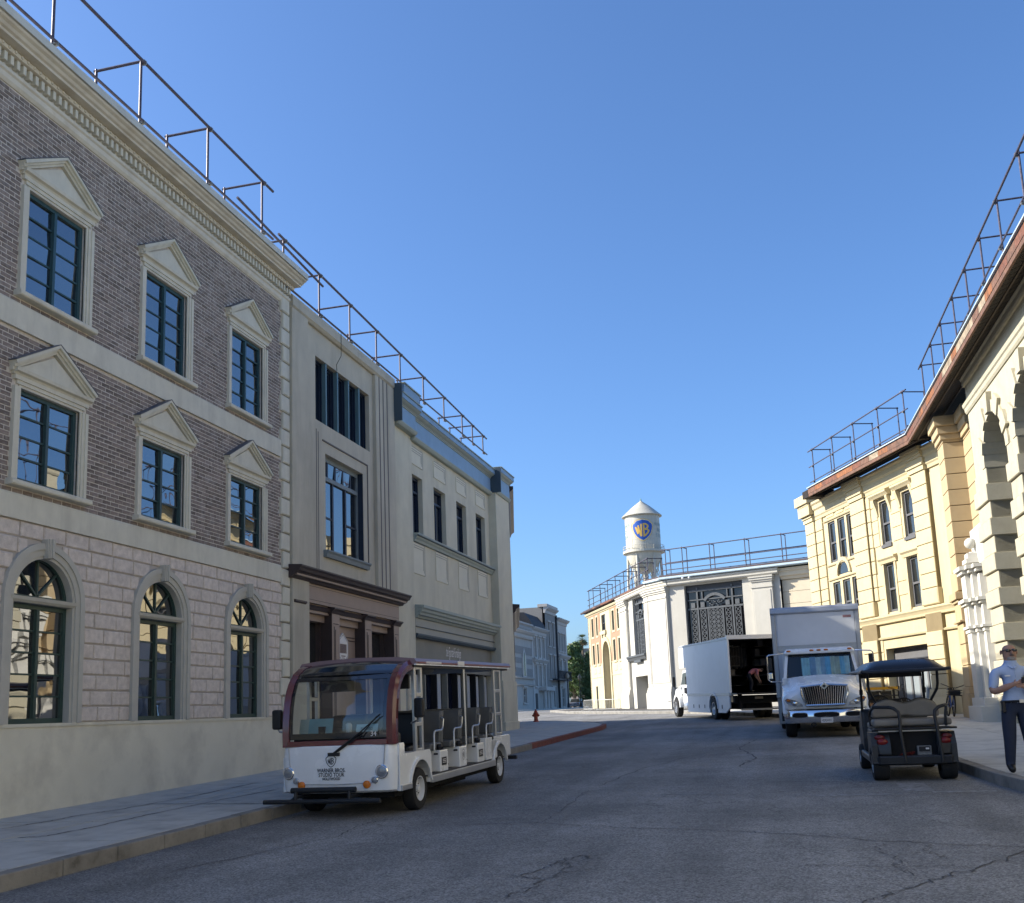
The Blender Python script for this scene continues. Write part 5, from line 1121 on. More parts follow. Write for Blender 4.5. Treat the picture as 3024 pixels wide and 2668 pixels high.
# benches
for i, yb in enumerate((1.72, 2.48, 3.27, 3.92)):
    st = thing_part = None
    for x0, x1 in ((-.66, -.02), (.02, .66)):
        mb = MB(); mb.loft([[(x0+.03, y, z), (x1-.03, y, z), (x1, y+.03, z), (x1, y+.07, z), (x1-.03, y+.10, z), (x0+.03, y+.10, z), (x0, y+.07, z), (x0, y+.03, z)] for y, z in ((yb-.02, .735), (yb-.03, .76), (yb+.02, 1.06), (yb+.035, 1.11), (yb+.05, 1.125))]); b_ = mb.build('seat_back', m_vinyl, TR, smooth=True, recalc=True)
        mb = MB(); mb.box(x0, x1, yb-.40, yb+.01, .645, .735); mb.build('seat_pad', m_vinyl, b_, bevel=.03, seg=3)
    for sx in (-1, 1):
        a, b = sorted((sx*.12, sx*.722)); mb = MB(); mb.box(a, b, yb-.24, yb+.06, .375, .64); bx_ = mb.build('seat_base', m_vwhite, TR, bevel=.015)
        x = sx*.72
        if sx > 0:
            if i in (0, 2):
                rbox(.722, .727, yb-.19, yb-.02, .45, .55).build('notice_plate', m_ink, bx_)
                for z in (.52, .50, .48): rbox(.727, .7285, yb-.17, yb-.05, z, z+.008).build('notice_line', m_white, bx_)
            if i == 1:
                f = lambda xx, zz, l, yb=yb: (.724+l, yb-.09+xx*.055, .53+zz*.07); g_ = shield_outline('emblem', mk('grey_print', (.22, .22, .23), rough=.6), bx_, f, .001, 1, .12); wb_letters('emblem_letters', MATS['grey_print'], g_, f, .001, .16, .74)
            for yy, zz in ((yb-.245, .60), (yb-.245, .42)): MB().tube((.55, yy-.003, zz), (.55, yy+.003, zz), .014, 8).build('bolt', m_ink, bx_)
            MB().tube((.66, yb-.30, .60), (.71, yb-.30, .60), .012, 6).ball((.69, yb-.16, .68), .05, 8).build('belt_buckle', m_black, TR, smooth=True)
            MB().path([(.69, yb-.36, .64), (.69, yb-.36, .84), (.69, yb-.34, .875), (.69, yb-.30, .885), (.69, yb-.10, .885), (.69, yb-.05, .90), (.69, yb-.02, .95), (.69, yb-.0, 1.02), (.66, yb+.02, 1.04)], .013, 8).build('grab_rail', m_silver, TR, smooth=True)
# driver place
rbox(-.62, .62, .14, .46, .66, .92).build('dashboard', m_black, TR, bevel=.04)
ds = rbox(.10, .60, .72, 1.12, .64, .74).build('driver_seat', m_black, TR, bevel=.03); mb = MB(); mb.loft([[(.12, y, z), (.58, y, z), (.58, y+.09, z), (.12, y+.09, z)] for y, z in ((1.05, .74), (1.10, 1.05), (1.12, 1.13))]); mb.build('driver_seat_back', m_black, ds, bevel=.03)
ds = rbox(-.60, -.10, .72, 1.12, .64, .74).build('guide_seat', m_black, TR, bevel=.03); mb = MB(); mb.loft([[(-.58, y, z), (-.12, y, z), (-.12, y+.09, z), (-.58, y+.09, z)] for y, z in ((1.05, .74), (1.10, 1.05), (1.12, 1.13))]); mb.build('guide_seat_back', m_black, ds, bevel=.03)
MB().path([(.33+.13*math.cos(R(a)), .50+.04*math.sin(R(a)), .98+.12*math.sin(R(a))) for a in range(0, 360, 20)], .012, 6, closed=True).tube((.33, .50, .98), (.33, .40, .88), .02, 8).build('steering_wheel', m_black, TR, smooth=True)
m_teal_paper = mk('teal_paper', (.30, .52, .54), rough=.8, var=.1, scale=4, stain=(.45, .62, .62), stain_amt=.6, stain_scale=3)
MB().quad((-.44, .16, .90), (-.13, .16, .90), (-.13, .22, 1.11), (-.44, .22, 1.11)).build('card', m_teal_paper, TR); MB().quad((-.56, .17, .90), (-.44, .17, .90), (-.44, .23, 1.11), (-.56, .23, 1.11)).build('card', mk('pale_green_card', (.55, .60, .50), rough=.8), TR)
c_ = MB().quad((.17, .155, .90), (.44, .155, .90), (.44, .20, 1.03), (.17, .20, 1.03)).build('card', mk('pale_blue_card', (.45, .62, .68), rough=.8), TR)
lettering('card_lettering', 'RESERVED', .045, m_ink, c_, lambda x, y, q: (.305+x, .172, .965+y), sx=.75); lettering('card_lettering', 'STUDIO TOUR', .035, m_ink, c_, lambda x, y, q: (.305+x, .160, .925+y), sx=.75)
MB().lathe((.06, .22, .92), [(.028, 0), (.038, .10), (.036, .11), (.02, .13)], 14).build('drink_cup', mk('milky_plastic', (.6, .58, .55), rough=.3), TR, smooth=True)
rbox(-.30, -.22, .16, .24, .92, 1.02).build('radio_handset', m_black, TR); rbox(-.10, .02, .2, .3, .92, .99).build('console_box', m_black, TR)
for x0 in (.18, -.55): rbox(x0, x0+.34, .98, 1.03, 1.42, 1.60).build('monitor', m_black, TR, bevel=.01)
MB().ball((.35, 1.95, 1.66), .11, 14, (1.3, 1.3, .55)).build('speaker', mk('grey_speaker', (.2, .2, .2), rough=.6), TR, smooth=True)
for x, y, zc in ((.83, .50, 1.19), (-.80, .10, 1.12)):
    mb = MB(); mb.box(x-.06, x+.06, y-.03, y+.05, zc-.115, zc+.115); mr = mb.build('mirror', m_black, TR, bevel=.03, seg=3); s_ = 1 if x > 0 else -1
    MB().path([(x, y+.01, zc-.08), (x-.02*s_, y+.02, zc-.14), (.68*s_, y+.12, zc-.18)], .012, 6).build('mirror_arm', m_silver, mr, smooth=True)
# ================================================================ golf cart
GC = thing('golf_cart', 'dark grey golf cart with tan seats seen from behind beside the right kerb', 'golf cart', (1.585, 14.25, gz(14.25)), (math.atan(SL), 0, R(.5)), local=True)
m_cbody = mk('dark_grey_cart_body', (.030, .032, .036), rough=.42, var=.12, scale=3, bump=.03)
m_ctop = mk('navy_black_canopy', (.016, .020, .030), rough=.32, var=.15, scale=3, bump=.02)
m_tanv = mk('tan_vinyl', (.20, .18, .155), rough=.55, var=.1, scale=4, bump=.12, bscale=70)
for sx in (-1, 1):
    wheel(GC, sx*.405, .02, .19, .20, sx, rim=.5, mat=m_silver); wheel(GC, sx*.42, 1.88, .18, .17, sx, rim=.5, mat=m_silver)
def cring(z, y0, hw, r=.16, back=.85): return [(-hw, back, z)]+[(-hw+r+r*math.cos(R(180+a)), y0+r+r*math.sin(R(180+a)), z) for a in (0, 22, 45, 68, 90)]+[(hw-r+r*math.cos(R(270+a)), y0+r+r*math.sin(R(270+a)), z) for a in (0, 22, 45, 68, 90)]+[(hw, back, z)]
def half(sx):
    xs0, xs1 = (.30, .50)
    rings = []
    for z, y0, xo in ((.30, -.20, .46), (.34, -.24, .495), (.44, -.24, .50), (.52, -.20, .485), (.59, -.13, .45), (.60, -.10, .42)):
        rings.append([(sx*.28, y0, z), (sx*(xo-.08), y0+.01, z), (sx*(xo-.02), y0+.06, z), (sx*xo, y0+.15, z), (sx*xo, .30, z), (sx*.28, .30, z)])
    m_ = MB(); m_.loft(rings); b_ = m_.build('rear_quarter', m_cbody, GC, smooth=True, recalc=True)
    m_ = MB(); m_.ball((sx*.375, -.205, .49), .07, 14, (1.0, .45, .62)); m_.build('tail_lamp', m_red, b_, smooth=True)
    m_ = MB(); m_.ball((sx*.40, -.17, .545), .06, 12, (1.1, .4, .6)); m_.build('upper_tail_lamp', mk('dark_red_lens', (.12, .01, .012), rough=.2), b_, smooth=True)
    a, b = sorted((sx*.26, sx*.52)); m_ = MB(lambda a, b, c: (b, a, c)); arc = [(.02-.25*math.cos(R(t)), .19+.22*math.sin(R(t))) for t in range(10, 171, 16)]
    m_.plate([(-.22, .24)]+arc+[(.34, .24), (.34, .60), (-.12, .60), (-.22, .45)], *sorted((sx*.44, sx*.505))); m_.build('wheel_arch', m_cbody, b_, recalc=True, bevel=.01)
half(1); half(-1)
m_ = MB(); m_.loft([[(-.50, y+.10, z), (-.42, y, z), (0, y-.03, z), (.42, y, z), (.50, y+.10, z), (.50, .3, z), (-.50, .3, z)] for z, y in ((.195, -.18), (.22, -.25), (.30, -.265), (.315, -.25))]); m_.build('rear_bumper', m_cbody, GC, smooth=True, recalc=True)
rbox(-.28, .28, -.12, .30, .25, .60).build('battery_bay', m_matt, GC)
ch = rbox(.04, .21, -.17, -.06, .315, .43).build('charger', mk('grey_charger', (.16, .165, .17), rough=.6, var=.3, scale=20), GC, bevel=.008); rbox(.06, .19, -.175, -.168, .36, .42).build('charger_face', m_ink, ch); rbox(.14, .18, -.178, -.174, .385, .405).build('charger_label', m_white, ch)
for a in range(3): MB().path([(.04, -.1, .36), (-.05, -.16, .31+.02*a), (-.14, -.12, .33), (-.2, -.14, .30)], .006, 5).build('cable', mk('red_cable', (.10, .012, .012), rough=.5), GC)
rbox(-.42, .42, .3, 2.05, .19, .26).build('floor', m_matt, GC); rbox(-.50, -.44, .3, 1.6, .20, .29).build('side_sill', m_cbody, GC, bevel=.02); rbox(.44, .50, .3, 1.6, .20, .29).build('side_sill', m_cbody, GC, bevel=.02)
m_ = MB(); m_.loft([[(-.45, y, z), (.45, y, z), (.45, y1, z), (-.45, y1, z)] for z, y, y1 in ((.22, 1.62, 2.25), (.45, 1.60, 2.28), (.62, 1.62, 2.2), (.80, 1.66, 1.95), (.86, 1.70, 1.85))]); m_.build('front_cowl', m_cbody, GC, bevel=.04)
rbox(-.44, .44, .42, 1.0, .30, .62).build('seat_box', m_cbody, GC, bevel=.02)
# rear facing seat: pad, twin lobed back
rbox(-.45, .50, -.08, .33, .675, .765).build('rear_seat_pad', m_tanv, GC, bevel=.035, seg=3)
prof_ = []
for i in range(25):
    x = -.42+.84*i/24; t = abs(x)/.42; top = .955+.055*math.exp(-((abs(x)-.21)/.13)**2)-(.11*max(0, (t-.82)/.18)**2)
    prof_.append((x+.0, top))
low = [(.42-.84*i/24, .775+(.02*math.exp(-(((.42-.84*i/24))/.1)**2))) for i in range(25)]
for nm, y0, y1 in (('rear_seat_back', .33, .43), ('front_seat_back', .455, .56)):
    m_ = MB(lambda a, b, c: (a, b, c)); m_.plate(prof_+low, y0, y1); m_.build(nm, m_tanv, GC, recalc=True, bevel=.03, seg=3)
m_ = MB(); m_.plate([(x*1.02, z+.012) for x, z in prof_]+[(x, z) for x, z in reversed(prof_)], .43, .455); m_.build('seat_back_shell', m_black, GC)
rbox(-.44, .44, .55, 1.0, .62, .70).build('front_seat_pad', m_tanv, GC, bevel=.03)
rbox(-.46, .53, -.22, .02, .635, .66).build('foot_plate', m_black, GC, bevel=.01); rbox(-.40, .36, -.10, -.06, .61, .625).build('frame_rail', m_silver, GC)
for x in (-.145, .295):
    s_ = -1 if x < 0 else 1; xo = -.43 if x < 0 else .46
    MB().path([(x+.02, -.27, .23), (x+.02, -.27, .30), (x, -.22, .62), (x-.01*s_, -.18, .80), (x+.0*s_, -.16, .86), (x+.05*s_, -.14, .905), (x+.10*s_, -.12, .92), (xo, -.02, .925), (xo, .10, .92)], .022, 10).build('grab_frame', m_bar, GC, smooth=True)
MB().path([(.46, .0, .92), (.44, -.10, .90), (.42, -.12, .80), (.42, -.10, .67)], .018, 8).build('hip_rail', m_bar, GC, smooth=True); MB().path([(-.43, .0, .92), (-.45, .2, .88), (-.46, .3, .80), (-.45, .3, .67)], .018, 8).build('hip_rail', m_bar, GC, smooth=True)
# canopy
rows = []
for j in range(15):
    y = -.12+1.98*j/14; r_ = []
    for i in range(17):
        x = -.53+1.06*i/16; e = min(1, (.53-abs(x))/.16)*min(1, (y+.12)/.25)*min(1, (1.86-y)/.25); r_.append((x+.0, y, 1.385+.115*(e**.95 if e > 0 else 0)+.03*math.cos(x*2.6)*e))
    rows.append(r_)
m_ = MB(); m_.grid(rows); cn = m_.build('canopy', m_ctop, GC, smooth=True); md = cn.modifiers.new('solid', 'SOLIDIFY'); md.thickness = .012
m_ = MB(); m_.path([(-.53, -.10, 1.385), (-.45, -.13, 1.378), (.45, -.13, 1.378), (.53, -.10, 1.385), (.535, .2, 1.385), (.535, 1.8, 1.385), (.45, 1.87, 1.38), (-.45, 1.87, 1.38), (-.535, 1.8, 1.385), (-.535, .2, 1.385)], .022, 8, closed=True); m_.build('canopy_rim', m_ctop, cn, smooth=True)
rbox(-.42, .42, 1.60, 1.84, 1.30, 1.36).build('overhead_basket', m_black, GC)
for sx in (-1, 1):
    MB().path([(sx*.34, .47, .95), (sx*.36, .46, 1.0), (sx*.425, .36, 1.13), (sx*.435, .33, 1.2), (sx*.435, .28, 1.40)], .018, 8).build('rear_strut', m_bar, GC, smooth=True)
    MB().path([(sx*.43, 1.72, .75), (sx*.43, 1.60, 1.1), (sx*.43, 1.52, 1.38)], .017, 8).build('front_strut', m_bar, GC, smooth=True); MB().tube((sx*.43, 1.60, 1.07), (sx*.43, 1.58, 1.14), .026, 8).build('strut_clamp', m_bar, GC)
MB().path([(-.2+.15*math.cos(R(a)), 1.45+.05*math.sin(R(a)), .93+.12*math.sin(R(a))) for a in range(0, 360, 20)], .012, 6, closed=True).tube((-.2, 1.45, .93), (-.2, 1.7, .7), .016, 6).build('steering_wheel', m_black, GC, smooth=True)
# ================================================================ near box truck
T1 = thing('box_truck', 'white box truck with a chrome grille facing the camera, striped sunshade in its windscreen', 'truck', (1.0, 24.9, gz(24.9)), (math.atan(SL), 0, R(-.3)), local=True)
m_alu = mk('box_aluminium', (0.391, 0.402, 0.425), rough=.4, metal=.4, var=.08, scale=4, bump=.05)
m_panelw = mk('box_panel', (0.644, 0.661, 0.690), rough=.4, var=.04, scale=2, bump=.03, stain=(0.540, 0.552, 0.575), stain_amt=.4)
for sx in (-1, 1):
    wheel(T1, sx*.80, .80, .43, .26, sx, rim=.55, mat=m_silver)
    for y in (5.4,): wheel(T1, sx*.93, y, .43, .24, sx, rim=.55, mat=m_silver); wheel(T1, sx*.66, y, .43, .24, sx, rim=.55, mat=m_silver)
rbox(-.42, .42, .3, 9.2, .42, .62).build('chassis', m_matt, T1)
# chrome bumper with three openings
def brow(x): return .10*(abs(x)/.94)**2+(.35*max(0, (abs(x)-.80)/.14)**2)
rows = []
for j, (z, d) in enumerate(((.335, .06), (.35, .02), (.40, -.005), (.48, -.01), (.56, -.005), (.62, .02), (.64, .06))): rows.append([(-.94+1.88*i/28, brow(-.94+1.88*i/28)+d, z) for i in range(29)])
m_ = MB(); m_.grid(rows); bp_ = m_.build('bumper', m_chrome, T1, smooth=True)
for x0, x1 in ((-.76, -.42), (-.28, .28), (.42, .76)):
    c, hw_ = (x0+x1)/2, (x1-x0)/2; ring = [(c+hw_*math.copysign(abs(math.cos(R(a)))**.6, math.cos(R(a))), .52+.058*math.copysign(abs(math.sin(R(a)))**.6, math.sin(R(a)))) for a in range(0, 360, 15)]
    m_ = MB(); m_.quad(*[(x, brow(x)-.016, z) for x, z in ring]); m_.build('bumper_opening', m_matt, bp_); MB().path([(x, brow(x)-.015, z) for x, z in ring], .010, 6, closed=True).build('opening_rim', m_chrome, bp_, smooth=True)
pl_ = rbox(-.135, .135, -.035, -.02, .34, .455).build('number_plate', m_white, bp_); lettering('plate_number', '42924W1', .085, m_ink, pl_, lambda x, y, q: (x, -.0365, .365+y), sx=.62)
MB().path([(-.30+.05*math.cos(R(a)), .05, .30+.035*math.sin(R(a))) for a in range(0, 360, 30)], .014, 6, closed=True).build('tow_hook', m_bar, bp_)
# bonnet and wings
secs = []
for y, zt, hwt, hwm, zm, hwb, zb in ((.12, 1.10, .46, .62, .98, .84, .66), (.20, 1.20, .50, .72, 1.02, .90, .66), (.45, 1.26, .56, .80, 1.06, .945, .66), (.80, 1.33, .64, .86, 1.10, .955, .80), (1.10, 1.385, .72, .88, 1.14, .95, .80), (1.30, 1.42, .80, .90, 1.2, .94, .66)):
    secs.append([(-hwb, y+.02, zb), (-hwb, y, (zb+zm)/2+.05), (-hwm-.04, y, zm), (-hwm+.08, y, zm+.04), (-hwt, y, zt-.03), (-hwt*.5, y, zt+.01), (0, y, zt+.025), (hwt*.5, y, zt+.01), (hwt, y, zt-.03), (hwm-.08, y, zm+.04), (hwm+.04, y, zm), (hwb, y, (zb+zm)/2+.05), (hwb, y+.02, zb)])
m_ = MB(); m_.loft(secs); m_.build('bonnet', m_vwhite, T1, smooth=True, recalc=True, sharp=50)
for sx in (-1, 1):
    m_ = MB(); arc = [(.80-.50*math.cos(R(a)), .43+.50*math.sin(R(a))) for a in range(10, 171, 10)]; m_ = MB(lambda a, b, c: (b, a, c)); m_.plate(arc+[(p[0]*1.0+(p[0]-.80)*.10, p[1]+.05) for p in reversed(arc)], *sorted((sx*.70, sx*.965))); m_.build('wheel_arch', m_vwhite, T1, recalc=True)
    hl = [(sx*.50, .035, .72), (sx*.64, .04, .725), (sx*.86, .09, .80), (sx*.905, .13, .88), (sx*.85, .085, .915), (sx*.66, .045, .865), (sx*.53, .035, .79)]
    h_ = MB().quad(*hl).quad(*[(p[0], p[1]-.02, p[2]) for p in hl]).build('headlamp', m_lens, T1); MB().ball((sx*.82, .055, .87), .045, 8, (1, .4, .8)).build('indicator', m_amber, h_, smooth=True); MB().ball((sx*.68, .02, .80), .05, 10, (1.2, .3, .8)).build('reflector', m_chrome, h_, smooth=True)
# grille
gt, gb = .50, .41
def gw(z): return gb+(gt-gb)*((z-.74)/.44)
m_ = MB(); m_.quad((-gw(.75), .07, .75), (gw(.75), .07, .75), (gw(1.17), .10, 1.17), (0, .10, 1.20), (-gw(1.17), .10, 1.17)); gr = m_.build('grille', m_matt, T1)
for i in range(19):
    f = -1+2*(i+.5)/19; zt = 1.175-.02*abs(f); MB().tube((f*gw(.76), .05, .765), (f*gw(1.16), .075, zt), .0095, 6).build('grille_bar', m_chrome, gr, smooth=True)
MB().path([(-gw(.74)-.02, .05, .74), (gw(.74)+.02, .05, .74), (gw(1.0)+.05, .06, 1.0), (gw(1.18)+.02, .08, 1.16), (.12, .07, 1.195), (0, .065, 1.205), (-.12, .07, 1.195), (-gw(1.18)-.02, .08, 1.16), (-gw(1.0)-.05, .06, 1.0)], .028, 8, closed=True).build('grille_surround', m_chrome, gr, smooth=True)
MB().plate([(0, 1.08), (.095, 1.17), (0, 1.26), (-.095, 1.17)], .0, .045).build('emblem', m_chrome, gr, bevel=.006); MB().plate([(0, 1.13), (.045, 1.17), (0, 1.21), (-.045, 1.17)], -.006, .0).build('emblem_inset', m_ink, gr)
# cab
def cab_sec(y, z0, z1, hw0, hw1): return [(-hw0, y, z0), (hw0, y, z0), (hw1, y, z1), (-hw1, y, z1)]
m_ = MB(); m_.box(-.93, .93, 1.32, 2.5, .55, 1.40); m_.build('cab_lower', m_vwhite, T1, bevel=.03)
m_ = MB()
for sx in (-1, 1):
    m_.loft([[(sx*.87, y, z), (sx*.80, y, z), (sx*.80, y+.10, z), (sx*.87, y+.10, z)] if False else [(sx*w0, y, z), (sx*(w0-.07), y-.01, z), (sx*(w0-.07), y+.08, z), (sx*w0, y+.10, z)] for y, z, w0 in ((1.30, 1.38, .89), (1.62, 1.98, .80))])
    m_.box(*sorted((sx*.80, sx*.88)), 2.3, 2.5, 1.38, 2.0)
m_.box(-.86, .86, 2.42, 2.5, 1.38, 2.0); m_.build('cab_pillars', m_vwhite, T1)
m_ = MB(); m_.loft([[(-.80, y, z0), (.80, y, z0), (.84, y, (z0+z1)/2), (.78, y, z1), (-.78, y, z1), (-.84, y, (z0+z1)/2)] for y, z0, z1 in ((1.52, 1.965, 2.02), (1.60, 1.96, 2.08), (1.9, 1.97, 2.11), (2.5, 1.97, 2.10))]); m_.build('cab_roof', m_vwhite, T1, bevel=.02)
for x in (-.72, -.17, 0, .17, .72): MB().ball((x, 1.525, 2.045), .05, 10, (1.1, .5, .5)).build('marker_lamp', m_amber, T1, smooth=True)
ws = MB().quad((-.80, 1.335, 1.40), (.80, 1.335, 1.40), (.73, 1.61, 1.965), (-.73, 1.61, 1.965)).build('windscreen', clear_glass('truck_glass', (.86, .92, .92), .07), T1)
MB().path([(-.80, 1.33, 1.40), (.80, 1.33, 1.40), (.73, 1.605, 1.965), (-.73, 1.605, 1.965)], .02, 6, closed=True).build('windscreen_seal', m_black, ws)
shc = [(0.49, 0.78, 0.85), (0.57, 0.85, 0.85), (0.30, 0.46, 0.65), (0.74, 0.85, 0.85), (0.41, 0.57, 0.70), (0.27, 0.61, 0.84), (0.68, 0.70, 0.54), (0.61, 0.62, 0.46), (0.32, 0.65, 0.85), (0.68, 0.85, 0.85)]
sh_ = MB().quad((-.44, 1.46, 1.44), (-.43, 1.46, 1.44), (-.43, 1.64, 1.88), (-.44, 1.64, 1.88)).build('sunshade', mk('shade_edge', (.3, .4, .4)), T1)
xs = [-.43, -.31, -.24, -.10, .02, .13, .25, .36, .47, .58, .70]
for i, c in enumerate(shc):
    x0, x1 = xs[i], xs[i+1]; rows = []
    for j in range(5):
        t = j/4; z = 1.43+.44*t+random.uniform(-.012, .012)*(j == 4); y = 1.41+.20*t; rows.append([(x0+(x1-x0)*k/3*1.0, y+.018*math.sin(k*2.1+i), z) for k in range(4)])
    MB().grid(rows).build('sunshade_panel', mk('sunshade_%d' % i, c, rough=.45, var=.15, scale=6, bump=.3, bscale=12), sh_, smooth=True)
MB().path([(-.62, 1.31, 1.405), (-.3, 1.325, 1.43), (.0, 1.325, 1.425)], .010, 5).path([(.1, 1.31, 1.40), (.4, 1.325, 1.43), (.7, 1.325, 1.425)], .010, 5).build('wiper', m_black, T1)
rbox(-.8, .8, 1.6, 2.4, 1.40, 1.43).build('dash_top', m_black, T1); rbox(-.78, .78, 2.40, 2.42, 1.4, 1.97).build('cab_rear_trim', m_black, T1)
for sx in (-1, 1):
    MB().quad((sx*.875, 1.48, 1.40), (sx*.86, 2.3, 1.40), (sx*.81, 2.3, 1.95), (sx*.805, 1.66, 1.95)).build('door_glass', m_glassv, T1)
    MB().path([(sx*.86, 1.62, 2.0), (sx*1.20, 1.42, 1.97), (sx*1.245, 1.40, 1.93), (sx*1.245, 1.40, 1.36), (sx*1.20, 1.42, 1.32), (sx*.92, 1.55, 1.30)], .017, 8).build('mirror_bracket', m_chrome, T1, smooth=True)
    for z0, z1 in ((1.58, 1.90), (1.38, 1.54)): a, b = sorted((sx*1.14, sx*1.27)); rbox(a, b, 1.40, 1.48, z0, z1).build('mirror', m_bar if z0 > 1.5 else m_chrome, T1, bevel=.02)
rbox(-1.0, -.86, 1.5, 2.3, .35, .55).build('cab_step', m_bar, T1); rbox(.86, 1.0, 1.5, 2.3, .35, .55).build('cab_step', m_bar, T1)
# box body
y0, y1 = 2.62, 9.6
bo = rbox(-1.05, 1.05, y0+.02, y1, .95, 3.16).build('box_body', m_panelw, T1)
rbox(-.94, .97, y0-.012, y0+.02, 2.22, 3.02).build('front_panel', m_panelw, bo); rbox(-1.05, 1.05, y0, y0+.03, 2.08, 2.22).build('front_lower_rail', m_alu, bo)
mb = MB(); mb.prof(-1.10, 1.10, [(y0+.12, 3.03), (y0-.02, 3.03), (y0-.05, 3.07), (y0-.03, 3.16), (y0+.08, 3.215), (y0+.5, 3.22), (y0+.5, 3.1)]); mb.build('front_cap', m_alu, bo)
for sx in (-1, 1):
    a, b = sorted((sx*.98, sx*1.095)); rbox(a, b, y0-.02, y0+.09, .90, 3.03).build('corner_post', m_alu, bo, bevel=.02)
    a, b = sorted((sx*1.045, sx*1.09)); rbox(a, b, y0, y1, 3.06, 3.2).build('roof_rail', m_alu, bo); rbox(a, b, y0, y1, .90, 1.04).build('floor_rail', m_alu, bo)
    a, b = sorted((sx*.85, sx*1.08)); rbox(a, b, y0+.3, 4.75, .23, .9).build('side_locker', m_alu, T1, bevel=.02); rbox(a, b, 6.1, y1-.2, .3, .9).build('side_locker', m_alu, T1, bevel=.02)
sg = rbox(.70, .90, y0-.016, y0-.012, 2.87, 2.93).build('maker_plate', mk('red_grey_plate', (.30, .16, .16), rough=.5), bo)
MB().box(-1.06, 1.06, y0+.3, y1, 3.16, 3.19).build('box_roof', m_panelw, bo)

# ================================================================ far box truck with its rear door open
T2 = thing('box_truck', 'white box truck with its rear door open, parked facing the white building', 'truck', (-2.55, 40.5, gz(40.5)), (math.atan(SL)*.94, math.atan(SL)*.34, R(20)), local=True)
W = 2.15
for x, s_ in ((.10, -1), (W-.10, 1)):
    wheel(T2, x+.14*(-s_)*0, 5.45, .42, .26, s_, rim=.55, mat=m_silver); wheel(T2, x, -.2, .42, .24, s_, rim=.55, mat=m_silver); wheel(T2, x-s_*.30, -.2, .42, .24, s_, rim=.55, mat=m_silver)
rbox(.6, W-.6, -2.2, 5.8, .38, .6).build('chassis', m_matt, T2)
m_box2 = mk('white_box_side', (0.667, 0.690, 0.724), rough=.35, var=.03, scale=2, bump=.02, stain=(0.540, 0.540, 0.552), stain_amt=.35, stain_scale=.9)
b2 = MB(lambda a, b, c: (b, a, c)).plate([(-2.3, .92), (3.58, .92), (3.58, 2.08), (4.62, 2.08), (4.62, 2.98), (-2.3, 3.03)], 0, .05).build('box_body', m_box2, T2, recalc=True)
MB(lambda a, b, c: (b, a, c)).plate([(-2.3, .92), (3.58, .92), (3.58, 2.08), (4.62, 2.08), (4.62, 2.98), (-2.3, 3.03)], W-.05, W).build('far_side', m_box2, b2, recalc=True)
m_in = mk('box_interior', (.05, .045, .045), rough=.8, var=.4, scale=6)
rbox(.05, W-.05, -2.3, 4.6, 2.98, 3.02).build('box_roof', m_box2, b2); rbox(.05, W-.05, -2.3, 3.58, .92, .97).build('box_floor', m_in, b2); rbox(.05, W-.05, 3.5, 3.58, .97, 2.1).build('box_bulkhead', m_in, b2); rbox(.05, W-.05, 4.5, 4.6, 2.1, 2.98).build('box_nose', m_box2, b2)
rbox(.052, .062, -2.28, 3.5, .97, 2.97).build('inner_lining', m_in, b2); rbox(W-.062, W-.052, -2.28, 3.5, .97, 2.97).build('inner_lining', m_in, b2); rbox(.05, W-.05, -2.25, 4.4, 2.955, 2.975).build('inner_lining', m_in, b2)
rbox(-.015, .0, -2.3, 3.56, .90, 1.0).build('floor_rail', m_alu, b2); rbox(-.015, 0, -2.3, 4.6, 2.93, 3.0).build('roof_rail', m_alu, b2)
rbox(-.02, W+.02, -2.36, -2.28, 2.93, 3.08).build('rear_header', m_vwhite, b2)
for x in (0, W-.06): rbox(x, x+.06, -2.35, -2.3, .9, 2.93).build('rear_post', m_vwhite, b2)
rnd = random.Random(5)
for i in range(5):       # shelves of hanging and stacked gear inside
    z = 1.25+i*.36; rbox(.07, .75, -1.4, 3.3, z, z+.02).build('shelf', m_bar, b2); rbox(W-.75, W-.07, -1.2, 3.3, z, z+.02).build('shelf', m_bar, b2)
for i in range(38):
    x = rnd.choice((rnd.uniform(.1, .55), rnd.uniform(W-.6, W-.25))); y = rnd.uniform(-1.1, 2.6); z = 1.27+.36*rnd.randint(0, 4); s_ = rnd.uniform(.1, .28); c = rnd.choice(((.10, .09, .085), (.05, .05, .06), (.16, .15, .14), (.09, .07, .05)))
    rbox(x, x+s_, y, y+s_, z, z+rnd.uniform(.12, .3)).build('stored_case', mk('case_%d' % int(c[0]*100), c, rough=.7), b2)
for i in range(14): x = .8+i*.055; rbox(x, x+.03, .2, .5, 1.9+.1*rnd.random(), 2.75).build('hanging_gear', mk('case_%d' % (10 if i % 2 else 16), (.2, .2, .2)), b2)
sk_ = MB(lambda a, b, c: (b, a, c)); arc = [(-.2-.54*math.cos(R(a)), .42+.54*math.sin(R(a))) for a in range(-10, 191, 12)]
sk_.plate([(-2.2, .47)]+arc[:0]+[(-1.7, .27), (arc[0][0], .27)]+arc+[(arc[-1][0], .25), (3.55, .25), (3.55, .90), (-2.2, .90)], 0.0, .05); sk_.build('side_skirt', m_box2, b2, recalc=True)
for y in (-1.3, 1.0, 1.8, 2.6): rbox(-.012, .0, y, y+.05, .42, .56).build('skirt_latch', m_ink, b2)
m_ = MB(lambda a, b, c: (b, a, c)); m_.plate([(-.2-.60*math.cos(R(a)), .42+.60*math.sin(R(a))) for a in range(0, 181, 12)]+[(-.2-.54*math.cos(R(a)), .42+.54*math.sin(R(a))) for a in range(180, -1, -12)], -.03, .02); m_.build('wheel_arch_lip', m_box2, b2, recalc=True)
